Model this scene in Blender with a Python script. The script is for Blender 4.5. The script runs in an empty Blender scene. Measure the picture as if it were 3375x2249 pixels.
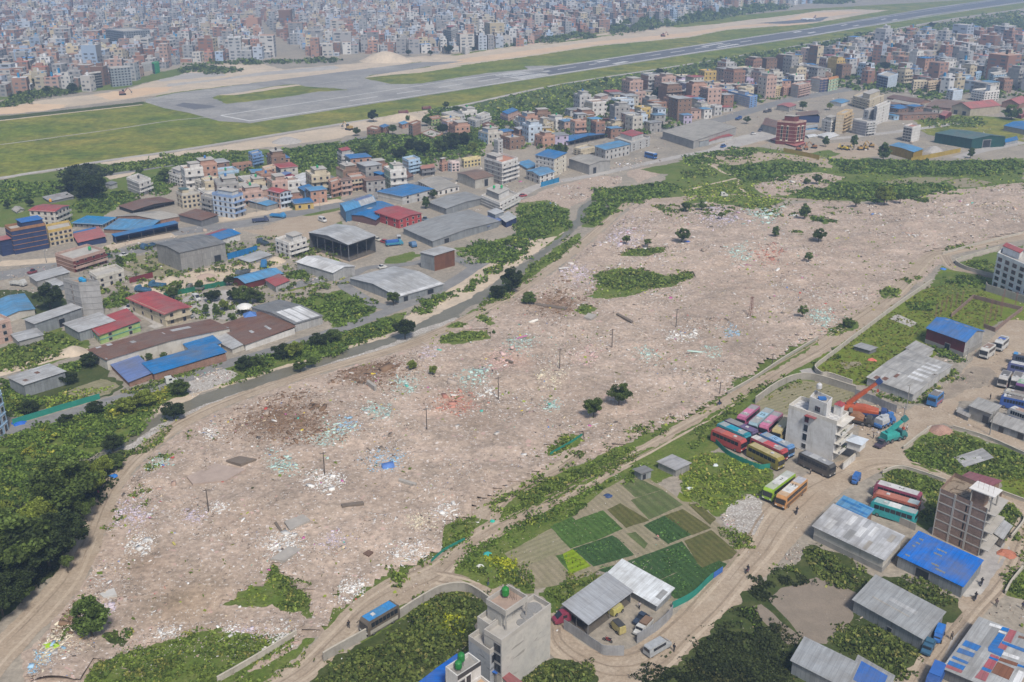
import bpy,math,random
import numpy as np
from mathutils import Vector,Matrix,noise as mnoise
from mathutils.geometry import delaunay_2d_cdt
R=math.radians
RNG=random.Random(7)
NPR=np.random.default_rng(7)
sc=bpy.context.scene
COL=sc.collection
CAM_H,FPX,PITCH=115.0,3333.0,R(21.95)
SN,CS=math.sin(PITCH),math.cos(PITCH)
cam=bpy.data.cameras.new('camera');camo=bpy.data.objects.new('camera',cam);COL.objects.link(camo)
camo.location=(0,0,CAM_H);camo.rotation_euler=(math.pi/2-PITCH,0,0)
cam.sensor_width=36;cam.lens=36*FPX/3375;cam.clip_start=1;cam.clip_end=12000
sc.camera=camo
FR={'f':(0,0,3375/2353),'b1':(0,500,563/2353),'b2':(563,375,562/2350),'b3':(1125,375,562/2350),'b4':(1687,250,563/2353),'b5':(2250,180,562/2350),'b6':(2812,100,563/2353),'b7':(0,0,563/2353),'b8':(1000,0,800/2353),'c1':(2250,1280,562/2350),'c2':(2600,1200,562/2350),'c3':(2812,750,563/2353),'c4':(2950,1100,425/1754),'c5':(1200,1900,650/2353),'c6':(1780,1800,562/2350),'c7':(2950,1874,425/1777),'r1':(2600,0,775/2353),'r2':(1900,60,775/2353),'r3':(1500,120,775/2353),'r4':(480,200,1120/2353),'s':(0,0,1)}
for _i in range(3):
 for _j in range(3):
  FR['t%d%d'%(_i,_j)]=(1125*_i,750*_j,1125/2352)
def ground_at(fr,x,y,z=0.0):
 ox,oy,s=FR[fr]
 dx,dy=ox+x*s-1687.5,oy+y*s-1124.5
 k=(CAM_H-z)/(dy*CS+FPX*SN)
 return Vector((k*dx,k*(FPX*CS-dy*SN),z))
def sheet_y(p):
 rz=p.z-CAM_H
 d=p.y*CS-rz*SN
 return 1124.5-FPX*(p.y*SN+rz*CS)/d
def sheet_x(p):
 return 1687.5+FPX*p.x/(p.y*CS-(p.z-CAM_H)*SN)
def height_of(fr,x,y,by):
 """height of a roof point whose foot stands at by"""
 ox,oy,s=FR[fr]
 want=oy+by*s
 lo,hi=0.0,60.0
 for _ in range(40):
  h=(lo+hi)/2
  g=ground_at(fr,x,y,h);g.z=0
  if sheet_y(g)<want:lo=h
  else:hi=h
 return h
MATS={}
def _nt(name):
 m=bpy.data.materials.new(name);m.use_nodes=True
 t=m.node_tree;b=t.nodes['Principled BSDF']
 return m,t,b
def N(t,kind,**kw):
 n=t.nodes.new(kind)
 for k,v in kw.items():setattr(n,k,v)
 return n
def c4(c):return(c[0],c[1],c[2],1)
def mixc(t,fac,a,b,mode='MIX'):
 n=N(t,'ShaderNodeMix',data_type='RGBA',blend_type=mode)
 for s,v in((n.inputs[0],fac),(n.inputs[6],a),(n.inputs[7],b)):
  if isinstance(v,bpy.types.NodeSocket):t.links.new(v,s)
  elif isinstance(v,(int,float)):s.default_value=v
  else:s.default_value=c4(v)
 return n.outputs[2]
def noise(t,scale,detail=4,rough=.6,vec=None):
 n=N(t,'ShaderNodeTexNoise');n.inputs['Scale'].default_value=scale
 n.inputs['Detail'].default_value=detail;n.inputs['Roughness'].default_value=rough
 if vec is None:
  g=t.nodes.get('WP')or N(t,'ShaderNodeNewGeometry',name='WP');vec=g.outputs['Position']
 t.links.new(vec,n.inputs['Vector'])
 return n.outputs['Fac']
def ramp(t,fac,lo,hi):
 n=N(t,'ShaderNodeMapRange');n.inputs[1].default_value=lo;n.inputs[2].default_value=hi
 t.links.new(fac,n.inputs[0]);n.clamp=True
 return n.outputs[0]
def bump(t,b,h,strength=.3,dist=.1):
 n=N(t,'ShaderNodeBump');n.inputs['Strength'].default_value=strength;n.inputs['Distance'].default_value=dist
 t.links.new(h,n.inputs['Height']);t.links.new(n.outputs[0],b.inputs['Normal'])
def ground_mat(name,cols,scales=(.02,.12,.9),rough=.95,speck=None,fine=.5,bumpy=.3):
 """cols: base, second, third colour mixed by three sizes of noise; speck = (colour, scale, threshold)"""
 if name in MATS:return MATS[name]
 m,t,b=_nt(name)
 c=mixc(t,ramp(t,noise(t,scales[0],5),.38,.62),cols[0],cols[1])
 c=mixc(t,ramp(t,noise(t,scales[1],6,.7),.42,.66),c,cols[2])
 n3=noise(t,scales[2],6,.75)
 dk=mixc(t,1.0,c,(1-fine*.75,)*3,'MULTIPLY')
 lt=mixc(t,1.0,c,(1+fine*.55,)*3,'MULTIPLY')
 c=mixc(t,ramp(t,n3,.3,.7),dk,lt)
 if speck:
  for(sc_,s_,th)in speck:
   c=mixc(t,ramp(t,noise(t,s_,3,.5),th,th+.03),c,sc_)
 t.links.new(c,b.inputs['Base Color']);b.inputs['Roughness'].default_value=rough
 b.inputs['Specular IOR Level'].default_value=.2
 bump(t,b,n3,bumpy,.15)
 MATS[name]=m;return m
def plain(name,c,rough=.6,metal=0.0,grime=.25,scale=.6,spec=.4):
 if name in MATS:return MATS[name]
 m,t,b=_nt(name)
 n=noise(t,scale,5,.7)
 x=mixc(t,ramp(t,n,.3,.75),c,(c[0]*(1-grime),c[1]*(1-grime),c[2]*(1-grime)))
 t.links.new(x,b.inputs['Base Color']);b.inputs['Roughness'].default_value=rough;b.inputs['Metallic'].default_value=metal
 b.inputs['Specular IOR Level'].default_value=spec
 MATS[name]=m;return m
def wall_mat(c,kind='paint'):
 key='wall_%s_%.2f_%.2f_%.2f'%((kind,)+tuple(c))
 if key in MATS:return MATS[key]
 m,t,b=_nt(key)
 if kind=='brick':
  g=N(t,'ShaderNodeTexCoord');uv=g.outputs['UV']
  br=N(t,'ShaderNodeTexBrick');t.links.new(uv,br.inputs['Vector'])
  br.inputs['Scale'].default_value=1;br.inputs['Brick Width'].default_value=.46;br.inputs['Row Height'].default_value=.16
  br.inputs['Mortar Size'].default_value=.018
  br.inputs['Color1'].default_value=c4(c);br.inputs['Color2'].default_value=c4([v*.68 for v in c]);br.inputs['Mortar'].default_value=c4([.5*v+.12 for v in c])
  base=br.outputs['Color']
 elif kind=='tin':
  g=N(t,'ShaderNodeTexCoord');uv=g.outputs['UV']
  br=N(t,'ShaderNodeTexBrick');t.links.new(uv,br.inputs['Vector'])
  br.inputs['Scale'].default_value=1;br.inputs['Brick Width'].default_value=.85;br.inputs['Row Height'].default_value=2.6
  br.inputs['Mortar Size'].default_value=.03;br.offset=0
  br.inputs['Color1'].default_value=c4(c);br.inputs['Color2'].default_value=c4([v*.78 for v in c]);br.inputs['Mortar'].default_value=c4([v*.6 for v in c])
  base=br.outputs['Color']
  b.inputs['Metallic'].default_value=.15
 else:
  base=mixc(t,0.0,c,c)
 n=noise(t,.35,6,.75)
 c2=mixc(t,1.0,base,(.62,.6,.58),'MULTIPLY')
 x=mixc(t,ramp(t,n,.42,.8),base,c2)
 sp=N(t,'ShaderNodeMapping');sp.inputs['Scale'].default_value=(1.2,1.2,.12)
 gp=N(t,'ShaderNodeNewGeometry');t.links.new(gp.outputs['Position'],sp.inputs['Vector'])
 st=noise(t,1.0,4,.6,sp.outputs[0])
 x=mixc(t,ramp(t,st,.55,.8),x,mixc(t,1.0,x,(.66,.64,.6),'MULTIPLY'))
 t.links.new(x,b.inputs['Base Color']);b.inputs['Roughness'].default_value=.85 if kind!='tin' else.55
 b.inputs['Specular IOR Level'].default_value=.3
 MATS[key]=m;return m
def tin_roof(c,rust=0.0,rustc=(.17,.085,.05),vary=.2,rough=.5,streak=True):
 key='tin_%.2f_%.2f_%.2f_%.2f_%.2f'%(tuple(c)+(rust,vary))
 if key in MATS:return MATS[key]
 m,t,b=_nt(key)
 g=N(t,'ShaderNodeTexCoord');uv=g.outputs['UV']
 br=N(t,'ShaderNodeTexBrick');t.links.new(uv,br.inputs['Vector'])
 br.inputs['Scale'].default_value=1;br.inputs['Brick Width'].default_value=.95;br.inputs['Row Height'].default_value=3.1
 br.inputs['Mortar Size'].default_value=.03;br.offset=.0;br.inputs['Bias'].default_value=-.1
 br.inputs['Color1'].default_value=c4(c);br.inputs['Color2'].default_value=c4([v*(1-vary)for v in c]);br.inputs['Mortar'].default_value=c4([v*.72 for v in c])
 x=br.outputs['Color']
 if rust>0:
  mp=N(t,'ShaderNodeMapping');mp.inputs['Scale'].default_value=(1.0,.18,1);t.links.new(uv,mp.inputs['Vector'])
  n=noise(t,.7,5,.75,mp.outputs[0])
  x=mixc(t,ramp(t,n,.72-.5*rust,.82-.42*rust),x,rustc)
 mp2=N(t,'ShaderNodeMapping');mp2 .inputs['Scale'].default_value=(1.0,.08,1);t.links.new(uv,mp2 .inputs['Vector'])
 n2=noise(t,1.4,4,.65,mp2 .outputs[0])
 x=mixc(t,ramp(t,n2,.4,.75),x,mixc(t,1.0,x,(.6,.59,.58),'MULTIPLY'))
 n4=noise(t,.12,5,.7)
 x=mixc(t,ramp(t,n4,.42,.68),x,mixc(t,.35,mixc(t,1.0,x,(.72,.71,.69),'MULTIPLY'),(.26,.24,.22)))
 n5=noise(t,2.2,4,.7)
 x=mixc(t,ramp(t,n5,.68,.76),x,mixc(t,.5,x,(.2,.13,.09)))
 t.links.new(x,b.inputs['Base Color']);b.inputs['Roughness'].default_value=rough;b.inputs['Metallic'].default_value=.1
 wv=N(t,'ShaderNodeTexWave');wv.inputs['Scale'].default_value=1.6;t.links.new(uv,wv.inputs['Vector'])
 bump(t,b,wv.outputs['Fac'],.35,.06)
 MATS[key]=m;return m
def attr_mat(name,rough=.9,rnd=0.0,trans=0.0,spec=.2):
 """colour comes from the mesh's own colour attribute"""
 if name in MATS:return MATS[name]
 m,t,b=_nt(name)
 a=N(t,'ShaderNodeAttribute',attribute_name='col')
 t.links.new(a.outputs['Color'],b.inputs['Base Color'])
 b.inputs['Roughness'].default_value=rough;b.inputs['Specular IOR Level'].default_value=spec
 MATS[name]=m;return m
GLASS=plain('window_glass',(.025,.03,.04),.12,0,.3,.3,.6)
DARK=plain('dark_opening',(.02,.02,.022),.9)
CONC=plain('raw_concrete',(.30,.29,.275),.9,0,.35,.5)
CONCL=plain('light_concrete',(.42,.40,.37),.9,0,.3,.4)
TYRE=plain('tyre_rubber',(.02,.02,.02),.8)
STEEL=plain('grey_steel',(.22,.22,.23),.5,.4)
WOOD=plain('weathered_wood',(.16,.11,.07),.9)
KIDS={}
class MB:
 def __init__(s):s.v,s.f,s.m,s.uv,s.mats,s.sm=[],[],[],[],[],[]
 def mi(s,mat):
  if mat not in s.mats:s.mats.append(mat)
  return s.mats.index(mat)
 def poly(s,pts,mat,uvs=None,smooth=False):
  i=len(s.v);s.v+=[tuple(p)for p in pts]
  s.f.append(tuple(range(i,i+len(pts))));s.m.append(s.mi(mat));s.sm.append(smooth)
  if uvs is None:
   a,b_=Vector(pts[0]),Vector(pts[1]);u=(b_-a)
   if u.length<1e-6:u=Vector((1,0,0))
   u.normalize()
   n=u.cross(Vector(pts[-1])-a)
   if n.length<1e-9:n=Vector((0,0,1))
   w=n.normalized().cross(u)
   uvs=[((Vector(p)-a).dot(u),(Vector(p)-a).dot(w))for p in pts]
  s.uv+=uvs
 def prism(s,pts,z0,z1,mat,top=None,bottom=False,mats=None):
  """pts: ground outline, any winding"""
  P=[Vector((p[0],p[1],0))for p in pts]
  ar=sum(P[i].x*P[(i+1)%len(P)].y-P[(i+1)%len(P)].x*P[i].y for i in range(len(P)))
  if ar<0:P.reverse()
  n=len(P)
  for i in range(n):
   a,b_=P[i],P[(i+1)%n]
   s.poly([(a.x,a.y,z0),(b_.x,b_.y,z0),(b_.x,b_.y,z1),(a.x,a.y,z1)],mat)
  s.poly([(p.x,p.y,z1)for p in P],top or mat)
  if bottom:s.poly([(p.x,p.y,z0)for p in reversed(P)],mat)
 def box(s,c,h,mat,ax=None,top=None):
  """centre, half sizes, axes (3 vectors)"""
  c=Vector(c);ax=ax or(Vector((1,0,0)),Vector((0,1,0)),Vector((0,0,1)))
  X,Y,Z=ax[0]*h[0],ax[1]*h[1],ax[2]*h[2]
  q=lambda i,j,k:c+X*i+Y*j+Z*k
  for(fa,mt)in(([(-1,-1,1),(1,-1,1),(1,1,1),(-1,1,1)],top or mat),([(-1,1,-1),(1,1,-1),(1,-1,-1),(-1,-1,-1)],mat),([(-1,-1,-1),(1,-1,-1),(1,-1,1),(-1,-1,1)],mat),([(1,1,-1),(-1,1,-1),(-1,1,1),(1,1,1)],mat),([(1,-1,-1),(1,1,-1),(1,1,1),(1,-1,1)],mat),([(-1,1,-1),(-1,-1,-1),(-1,-1,1),(-1,1,1)],mat)):
   s.poly([q(*t_)for t_ in fa],mt)
 def bar(s,a,b_,r,mat,n=6,r2=None,cap=True):
  a,b_=Vector(a),Vector(b_);d=(b_-a)
  if d.length<1e-6:return
  d.normalize();u=d.orthogonal().normalized();w=d.cross(u)
  r2=r if r2 is None else r2
  A=[a+(u*math.cos(2*math.pi*k/n)+w*math.sin(2*math.pi*k/n))*r for k in range(n)]
  B=[b_+(u*math.cos(2*math.pi*k/n)+w*math.sin(2*math.pi*k/n))*r2 for k in range(n)]
  for k in range(n):
   s.poly([A[k],A[(k+1)%n],B[(k+1)%n],B[k]],mat,smooth=n>7)
  if cap:s.poly(list(reversed(A)),mat);s.poly(B,mat)
 def lathe(s,c,prof,mat,n=12):
  """prof: (radius, z) list"""
  c=Vector(c)
  ring=lambda r,z:[c+Vector((r*math.cos(2*math.pi*k/n),r*math.sin(2*math.pi*k/n),z))for k in range(n)]
  for(r0,z0),(r1,z1)in zip(prof,prof[1:]):
   A,B=ring(r0,z0),ring(r1,z1)
   for k in range(n):s.poly([A[k],A[(k+1)%n],B[(k+1)%n],B[k]],mat,smooth=True)
  s.poly(ring(*prof[-1]),mat)
 def build(s,name,parent=None,loc=None,mesh_only=False):
  me=bpy.data.meshes.new(name)
  o0=Vector(loc)if loc is not None else Vector((0,0,0))
  me.from_pydata([tuple(Vector(p)-o0)for p in s.v]if loc is not None else s.v,[],s.f)
  for m in s.mats:me.materials.append(m)
  me.polygons.foreach_set('material_index',s.m)
  me.polygons.foreach_set('use_smooth',s.sm)
  uvl=me.uv_layers.new(name='UVMap')
  uvl.data.foreach_set('uv',[x for u in s.uv for x in u])
  me.update()
  if mesh_only:return me
  o=bpy.data.objects.new(name,me);COL.objects.link(o)
  if parent is not None:o.parent=parent;KIDS.setdefault(parent.name,[]).append(o)
  elif loc is not None:o.location=o0
  return o
def np_mesh(name,verts,faces4,cols=None,mat=None,smooth=False):
 """quads from numpy arrays, one colour per vertex"""
 me=bpy.data.meshes.new(name)
 nv,nf=len(verts),len(faces4)
 me.vertices.add(nv);me.vertices.foreach_set('co',np.ascontiguousarray(verts,dtype=np.float32).ravel())
 k=faces4 .shape[1]
 me.loops.add(nf*k);me.loops.foreach_set('vertex_index',np.ascontiguousarray(faces4,dtype=np.int32).ravel())
 me.polygons.add(nf);me.polygons.foreach_set('loop_start',np.arange(0,nf*k,k,dtype=np.int32))
 try:me.polygons.foreach_set('loop_total',np.full(nf,k,dtype=np.int32))
 except Exception:pass
 if cols is not None:
  a=me.attributes.new('col','FLOAT_COLOR','POINT')
  cc=np.ones((nv,4),dtype=np.float32);cc[:,:3]=cols
  a.data.foreach_set('color',cc.ravel())
 if mat:me.materials.append(mat)
 me.update(calc_edges=True);me.validate()
 return me
def tag(o,label=None,cat=None,group=None,kind=None):
 if label:o['label']=label
 if cat:o['category']=cat
 if group:o['group']=group
 if kind:o['kind']=kind
 return o
def thing(name,label,cat,loc=(0,0,0),rotz=0.0,group=None):
 o=bpy.data.objects.new(name,None);COL.objects.link(o)
 o.empty_display_size=.5;o.location=loc;o.rotation_euler=(0,0,rotz)
 return tag(o,label,cat,group)
def child(name,mesh,parent,mat4=None,label=None):
 o=bpy.data.objects.new(name,mesh);COL.objects.link(o);o.parent=parent
 KIDS.setdefault(parent.name,[]).append(o)
 if mat4 is not None:o.matrix_local=mat4
 if label:o['label']=label
 return o
def copy_tree(o,parent=None):
 c=o.copy();COL.objects.link(c)
 if parent is not None:c.parent=parent;KIDS.setdefault(parent.name,[]).append(c)
 for ch in list(KIDS.get(o.name,())):copy_tree(ch,c)
 return c
UNUSED=set()
def prototype(o):
 UNUSED.add(o.name);return o
def place(proto,label,loc,rotz=0.0,group=None,scale=None):
 """the prototype itself the first time, a copy with copies of its parts afterwards"""
 if proto.name in UNUSED:o=proto;UNUSED.discard(proto.name)
 else:o=copy_tree(proto)
 o.location=loc;o.rotation_euler=(0,0,rotz)
 if scale:o.scale=(scale,)*3 if isinstance(scale,(int,float))else scale
 tag(o,label,None,group)
 return o
ZONES=[]
BARE=[]
ZN=[0.0]
def nextz():
 ZN[0]+=.004
 return ZN[0]
def dist_of(p):return math.sqrt(p.x**2+p.y**2+CAM_H**2)
def ragged(P,amp,closed=True):
 out=[]
 n=len(P)
 for i in range(n if closed else n-1):
  a,b=P[i],P[(i+1)%n]
  L=(b-a).length
  st=max(.7,dist_of((a+b)/2)/1011*1.6)
  k=max(1,min(400,int(L/st)))
  d=(b-a).normalized()if L>1e-6 else Vector((1,0,0));nr=Vector((-d.y,d.x,0))
  for j in range(k):
   p=a+(b-a)*(j/k)
   w=min(1,j/2)if amp else 0
   o=mnoise.noise(Vector((p.x*.13,p.y*.13,3.1)))*1.2+mnoise.noise(Vector((p.x*.5,p.y*.5,7.7)))*.7+mnoise.noise(Vector((p.x*1.6,p.y*1.6,1.7)))*.4
   out.append(p+nr*o*amp)
 return out
def pip(poly,x,y):
 """points (arrays) inside polygon"""
 x=np.asarray(x,float);y=np.asarray(y,float)
 r=np.zeros(x.shape,bool);n=len(poly)
 for i in range(n):
  x0,y0=poly[i];x1,y1=poly[(i+1)%n]
  if y0==y1:continue
  c=((y0>y)!=(y1>y))&(x<(x1-x0)*(y-y0)/(y1-y0)+x0)
  r^=c
 return r
def z_over(P):
 """4 mm above the highest sheet this outline touches"""
 q=np.array([(p.x,p.y)for p in P]);lo,hi=q.min(0),q.max(0)
 c=q.mean(0);ins=np.concatenate([q[::max(1,len(q)//60)],c+(q[::max(1,len(q)//40)]-c)*.5,c[None]])
 z=0.0
 for poly,zz,nm in ZONES:
  if zz<=z:continue
  l2,h2=poly.min(0),poly.max(0)
  if(l2>hi).any()or(h2<lo).any():continue
  if pip(poly,ins[:,0],ins[:,1]).any()or pip(q,poly[::max(1,len(poly)//60),0],poly[::max(1,len(poly)//60),1]).any():z=zz
 return z+.006
def sheet_pts(name,P,mat,z=None,kind='structure',label=None):
 z=z_over(P)if z is None else z
 vs=[Vector((p.x,p.y))for p in P]
 es=[(i,(i+1)%len(vs))for i in range(len(vs))]
 v,e,f,*_=delaunay_2d_cdt(vs,es,[],1,1e-5)
 poly=[(p.x,p.y)for p in P]
 cx=[sum(v[i].x for i in t)/3 for t in f];cy=[sum(v[i].y for i in t)/3 for t in f]
 keep=pip(poly,cx,cy)
 f=[t for t,k in zip(f,keep)if k]
 me=bpy.data.meshes.new(name)
 me.from_pydata([(p.x,p.y,z)for p in v],[],f);me.materials.append(mat);me.update()
 o=bpy.data.objects.new(name,me);COL.objects.link(o)
 tag(o,label,None,None,kind)
 ZONES.append((np.array([(p.x,p.y)for p in P]),z,name))
 return o
def sheet(name,fr,pts,mat,amp=.6,kind='structure'):
 P=[ground_at(fr,*p)for p in pts]
 if amp and name in('grass','scrub_grass'):amp=max(amp,1.3)
 if amp:P=ragged(P,amp)
 return sheet_pts(name,P,mat,kind=kind)
def spline(P,closed=False,sub=6):
 out=[]
 n=len(P)
 for i in range(n-1):
  a,b,c,d=P[max(i-1,0)],P[i],P[i+1],P[min(i+2,n-1)]
  for j in range(sub):
   t=j/sub
   out.append(.5*((2*b)+(c-a)*t+(2*a-5*b+4*c-d)*t*t+(3*b-a-3*c+d)*t**3))
 out.append(P[-1]);return out
RUTS=[]
def strip(name,fr,pts,w,mat,amp=.3):
 P=spline([ground_at(fr,p[0],p[1])for p in pts])
 ws=[p[2]if len(p)>2 else w for p in pts]
 L,Rr=[],[]
 for i,p in enumerate(P):
  a,b=P[max(i-1,0)],P[min(i+1,len(P)-1)]
  d=(b-a);d.z=0
  if d.length<1e-6:d=Vector((1,0,0))
  d.normalize();nr=Vector((-d.y,d.x,0))
  k=min(i//6,len(ws)-1);k2=min(k+1,len(ws)-1);fr_=(i%6)/6
  h=(ws[k]*(1-fr_)+ws[k2]*fr_)/2
  L.append(p+nr*h);Rr.append(p-nr*h)
 Q=L+Rr[::-1]
 if name.startswith('dirt'):RUTS.append((P,[(a-b).length for a,b in zip(L,Rr)]))
 return sheet_pts(name,ragged(Q,amp)if amp else Q,mat)
def gz(x,y):
 z=0.0
 for poly,zz,nm in ZONES:
  if zz>z and poly[:,0].min()<=x<=poly[:,0].max()and poly[:,1].min()<=y<=poly[:,1].max()and pip(poly,[x],[y])[0]:z=zz
 return z
G_TOWN=ground_mat('town_ground',[(.285,.25,.205),(.23,.21,.18),(.33,.29,.235)],(.01,.08,.7),fine=.45)
G_DIRT=ground_mat('dirt',[(.345,.275,.205),(.30,.24,.18),(.38,.315,.245)],(.04,.2,1.6),fine=.3)
G_DIRTD=ground_mat('damp_dirt',[(.27,.225,.18),(.22,.185,.15),(.33,.28,.22)],(.05,.25,1.5),fine=.35)
G_RUB=ground_mat('demolished_ground',[(.385,.302,.242),(.435,.345,.282),(.31,.25,.2)],(.022,.12,.85),fine=.6,speck=[((.55,.5,.47),1.3,.63),((.2,.17,.15),1.1,.66),((.47,.33,.29),.35,.68)])
G_SAND=ground_mat('sand',[(.47,.385,.29),(.53,.44,.34),(.40,.34,.27)],(.012,.07,.5),fine=.25)
G_SANDO=ground_mat('orange_sand',[(.56,.40,.26),(.60,.45,.31),(.50,.37,.26)],(.01,.05,.4),fine=.2)
G_GRAVEL=ground_mat('grey_gravel',[(.36,.34,.32),(.42,.40,.37),(.31,.29,.28)],(.02,.1,.8),fine=.4)
G_ASPH=ground_mat('asphalt',[(.20,.198,.195),(.24,.235,.23),(.17,.168,.168)],(.03,.2,2),fine=.25,bumpy=.1)
G_RUN=ground_mat('runway_asphalt',[(.25,.243,.236),(.33,.32,.305),(.20,.197,.195)],(.008,.035,.4),fine=.3,bumpy=.05)
G_RUND=ground_mat('dark_runway_asphalt',[(.13,.133,.15),(.15,.153,.168),(.11,.113,.13)],(.006,.03,.5),fine=.15,bumpy=.05)
G_AIRG=ground_mat('airfield_grass',[(.15,.185,.022),(.235,.215,.042),(.075,.115,.02)],(.012,.045,.25),fine=.75)
G_GRASS=ground_mat('lush_grass',[(.10,.145,.024),(.075,.115,.02),(.145,.165,.045)],(.05,.2,1.4),fine=.55)
G_GRASSB=ground_mat('bright_grass',[(.125,.17,.018),(.10,.15,.018),(.16,.18,.03)],(.05,.2,1.4),fine=.45)
G_GRASSD=ground_mat('dark_grass',[(.05,.07,.018),(.038,.056,.014),(.08,.09,.03)],(.06,.25,1.5),fine=.5)  # darker green than the other two grass colours
G_MUD=ground_mat('ploughed_soil',[(.215,.18,.145),(.195,.165,.132),(.24,.20,.16)],(.05,.3,3),fine=.2)
G_SOIL=ground_mat('field_soil',[(.255,.22,.15),(.22,.20,.125),(.29,.25,.175)],(.08,.4,3),fine=.3)
G_SOILG=ground_mat('dry_field',[(.24,.215,.13),(.21,.2,.115),(.27,.245,.16)],(.08,.4,3),fine=.3)
G_PAINT=plain('white_paint',(.56,.56,.55),.7,0,.35,.3)
G_DEBRIS=ground_mat('debris_ground',[(.37,.34,.31),(.29,.26,.23),(.44,.42,.39)],(.1,.5,2.2),fine=.6,speck=[((.55,.54,.52),2.2,.6),((.2,.17,.15),1.9,.64)])
def water_mat():
 m,t,b=_nt('river_water')
 n=noise(t,.12,5,.7)
 t.links.new(mixc(t,ramp(t,n,.35,.7),(.135,.125,.092),(.18,.165,.125)),b.inputs['Base Color'])
 b.inputs['Roughness'].default_value=.3;b.inputs['Specular IOR Level'].default_value=.3
 bump(t,b,noise(t,1.1,5,.7),.5,.12)
 return m
G_WATER=water_mat()
def base_ground():
 xs=[-2600,2600];me=bpy.data.meshes.new('ground')
 me.from_pydata([(-3200,20,0),(3200,20,0),(3200,4200,0),(-3200,4200,0)],[],[(0,1,2,3)])
 me.materials.append(G_TOWN);o=bpy.data.objects.new('ground',me);COL.objects.link(o);o['kind']='structure'
base_ground()
sheet('airfield_grass','t00',[(-300,820),(0,800),(480,760),(1000,705),(1080,660),(1300,620),(1700,570),(2352,495),(2552,470),(3600,300),(4400,170),(5600,60),(6400,15),(7056,-20),(7056,60),(6574,42+83),(6204,190),(5604,295),(4704,447),(3852,580),(3202,720),(2742,790),(2352,850),(1560,980),(1180,1040),(660,1115),(450,1155),(-300,1265)],G_AIRG,1.5)
sheet('dirt','t00',[(-300,825),(0,790),(250,772),(460,738),(760,702),(1000,668),(1300,625),(1700,578),(2100,530),(2352,500),(2560,470),(2700,455),(3000,410),(3600,330),(4100,250),(4704,195),(4500,170),(4100,240),(3400,340),(3152,385),(3000,375),(2550,430),(2352,445),(1950,480),(1800,440),(1500,435),(1300,455),(1270,510),(1000,575),(860,620),(600,655),(300,690),(0,735),(-300,770)],G_SAND,2.0)
sheet('sand_strip','s',[(1440,228),(1500,219),(1632,201),(1770,182.6),(1961,153),(2275,123),(2394,99.5),(2675,78),(2929,34),(2814,31),(2715,34.6),(2600,51),(2460,66.6),(2361,80),(2098,103),(1900,135),(1800,146),(1544,178.5),(1483,186),(1380,200)],G_SAND,2.5)
sheet('sand_strip','s',[(1480,212),(1632,197),(1770,178),(1961,149),(2275,119),(2394,96),(2600,77),(2600,71),(2394,88),(2275,107),(1961,138),(1770,163),(1632,180),(1520,195)],G_SANDO,2.0)
sheet('sand_strip','s',[(2710,58),(2660,80),(2560,88),(2580,70),(2650,45),(2760,38),(2850,40)],G_SANDO,2.0)
sheet('dirt','t00',[(-200,805),(0,790),(250,770),(440,742),(460,722),(200,716),(0,745),(-200,765)],G_SANDO,2)
sheet('dirt','t00',[(640,655),(760,690),(940,670),(1150,630),(1180,600),(1000,605),(800,630)],G_SANDO,2)
sheet('gravel_patch','t00',[(1150,600),(1700,530),(2300,480),(2352,470),(2300,452),(1800,500),(1500,545),(1150,580)],G_GRAVEL,2)
sheet('gravel_patch','t00',[(1060,548),(1300,505),(1500,500),(1560,520),(1300,545),(1120,562)],G_GRAVEL,2)
sheet('grass','t00',[(-200,700),(0,690),(300,655),(600,635),(850,612),(1010,570),(1250,515),(1330,455),(1240,470),(1050,510),(900,560),(600,610),(200,640),(-200,660)],G_GRASS,2)
sheet('grass','t00',[(-200,850),(0,830),(500,775),(980,722),(1000,700),(480,755),(0,805),(-200,830)],G_GRASSD,1.5)
sheet('taxiway','r4',[(0,290),(0,268),(200,226),(620,172),(1400,72),(1900,12),(2206,6),(1950,42),(1515,122),(1700,163),(1900,163),(2353,78),(2590,52),(2353,170),(720,435),(420,385),(130,330)],G_RUN,.25)
sheet('runway','s',[(722,400),(560,355),(720,345),(1500,262.5),(1900,207.5),(2275,151.5),(2675,92),(3061,27),(3375,-16),(3700,-60),(3700,-40),(3375,9.5),(3061,53),(2675,120),(2275,179.5),(1900,238),(1600,285),(823,406)],G_RUN,0)
sheet('runway','s',[(1790,228),(1900,211),(2275,155),(2675,95.5),(3061,30.5),(3375,-12),(3700,-57),(3700,-43),(3375,5),(3061,48),(2675,115),(2275,174.5),(1900,233),(1810,246.5)],G_RUND,.4)
sheet('taxiway','r4',[(200,310),(260,292),(440,308),(500,322),(340,340)],G_RUND,.8)
sheet('taxiway','r3',[(230,375),(330,350),(700,300),(1000,292),(760,330),(430,385),(300,395)],G_RUN,.3)
sheet('grass','r4',[(458,258),(560,300),(700,285),(1000,248),(1200,215),(1420,204),(1300,192),(1100,180),(1060,165),(960,168),(800,192),(640,225),(500,243)],G_AIRG,1)
sheet('dirt','r4',[(500,240),(620,240),(900,198),(1080,172),(1060,166),(900,180),(640,222)],G_SAND,1)
sheet('airfield_grass','r4',[(1515,124),(1560,100),(1800,78),(2100,45),(2260,25),(2353,10),(2560,0),(2650,60),(2353,88),(1900,160),(1700,158),(1590,140)],G_AIRG,1)
sheet('dirt','r4',[(1520,120),(1700,100),(1900,85),(2200,40),(2000,40),(1750,75),(1560,105)],G_SAND,1)
sheet('apron','t20',[(500,162),(700,146),(960,120),(1010,116),(950,148),(720,166)],G_RUND,.8)
def stripe(pts,name='runway_marking',fr='s'):
 sheet_pts(name,[ground_at(fr,*p)for p in pts],G_RUND if name=='rubber_mark' else G_PAINT)
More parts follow.
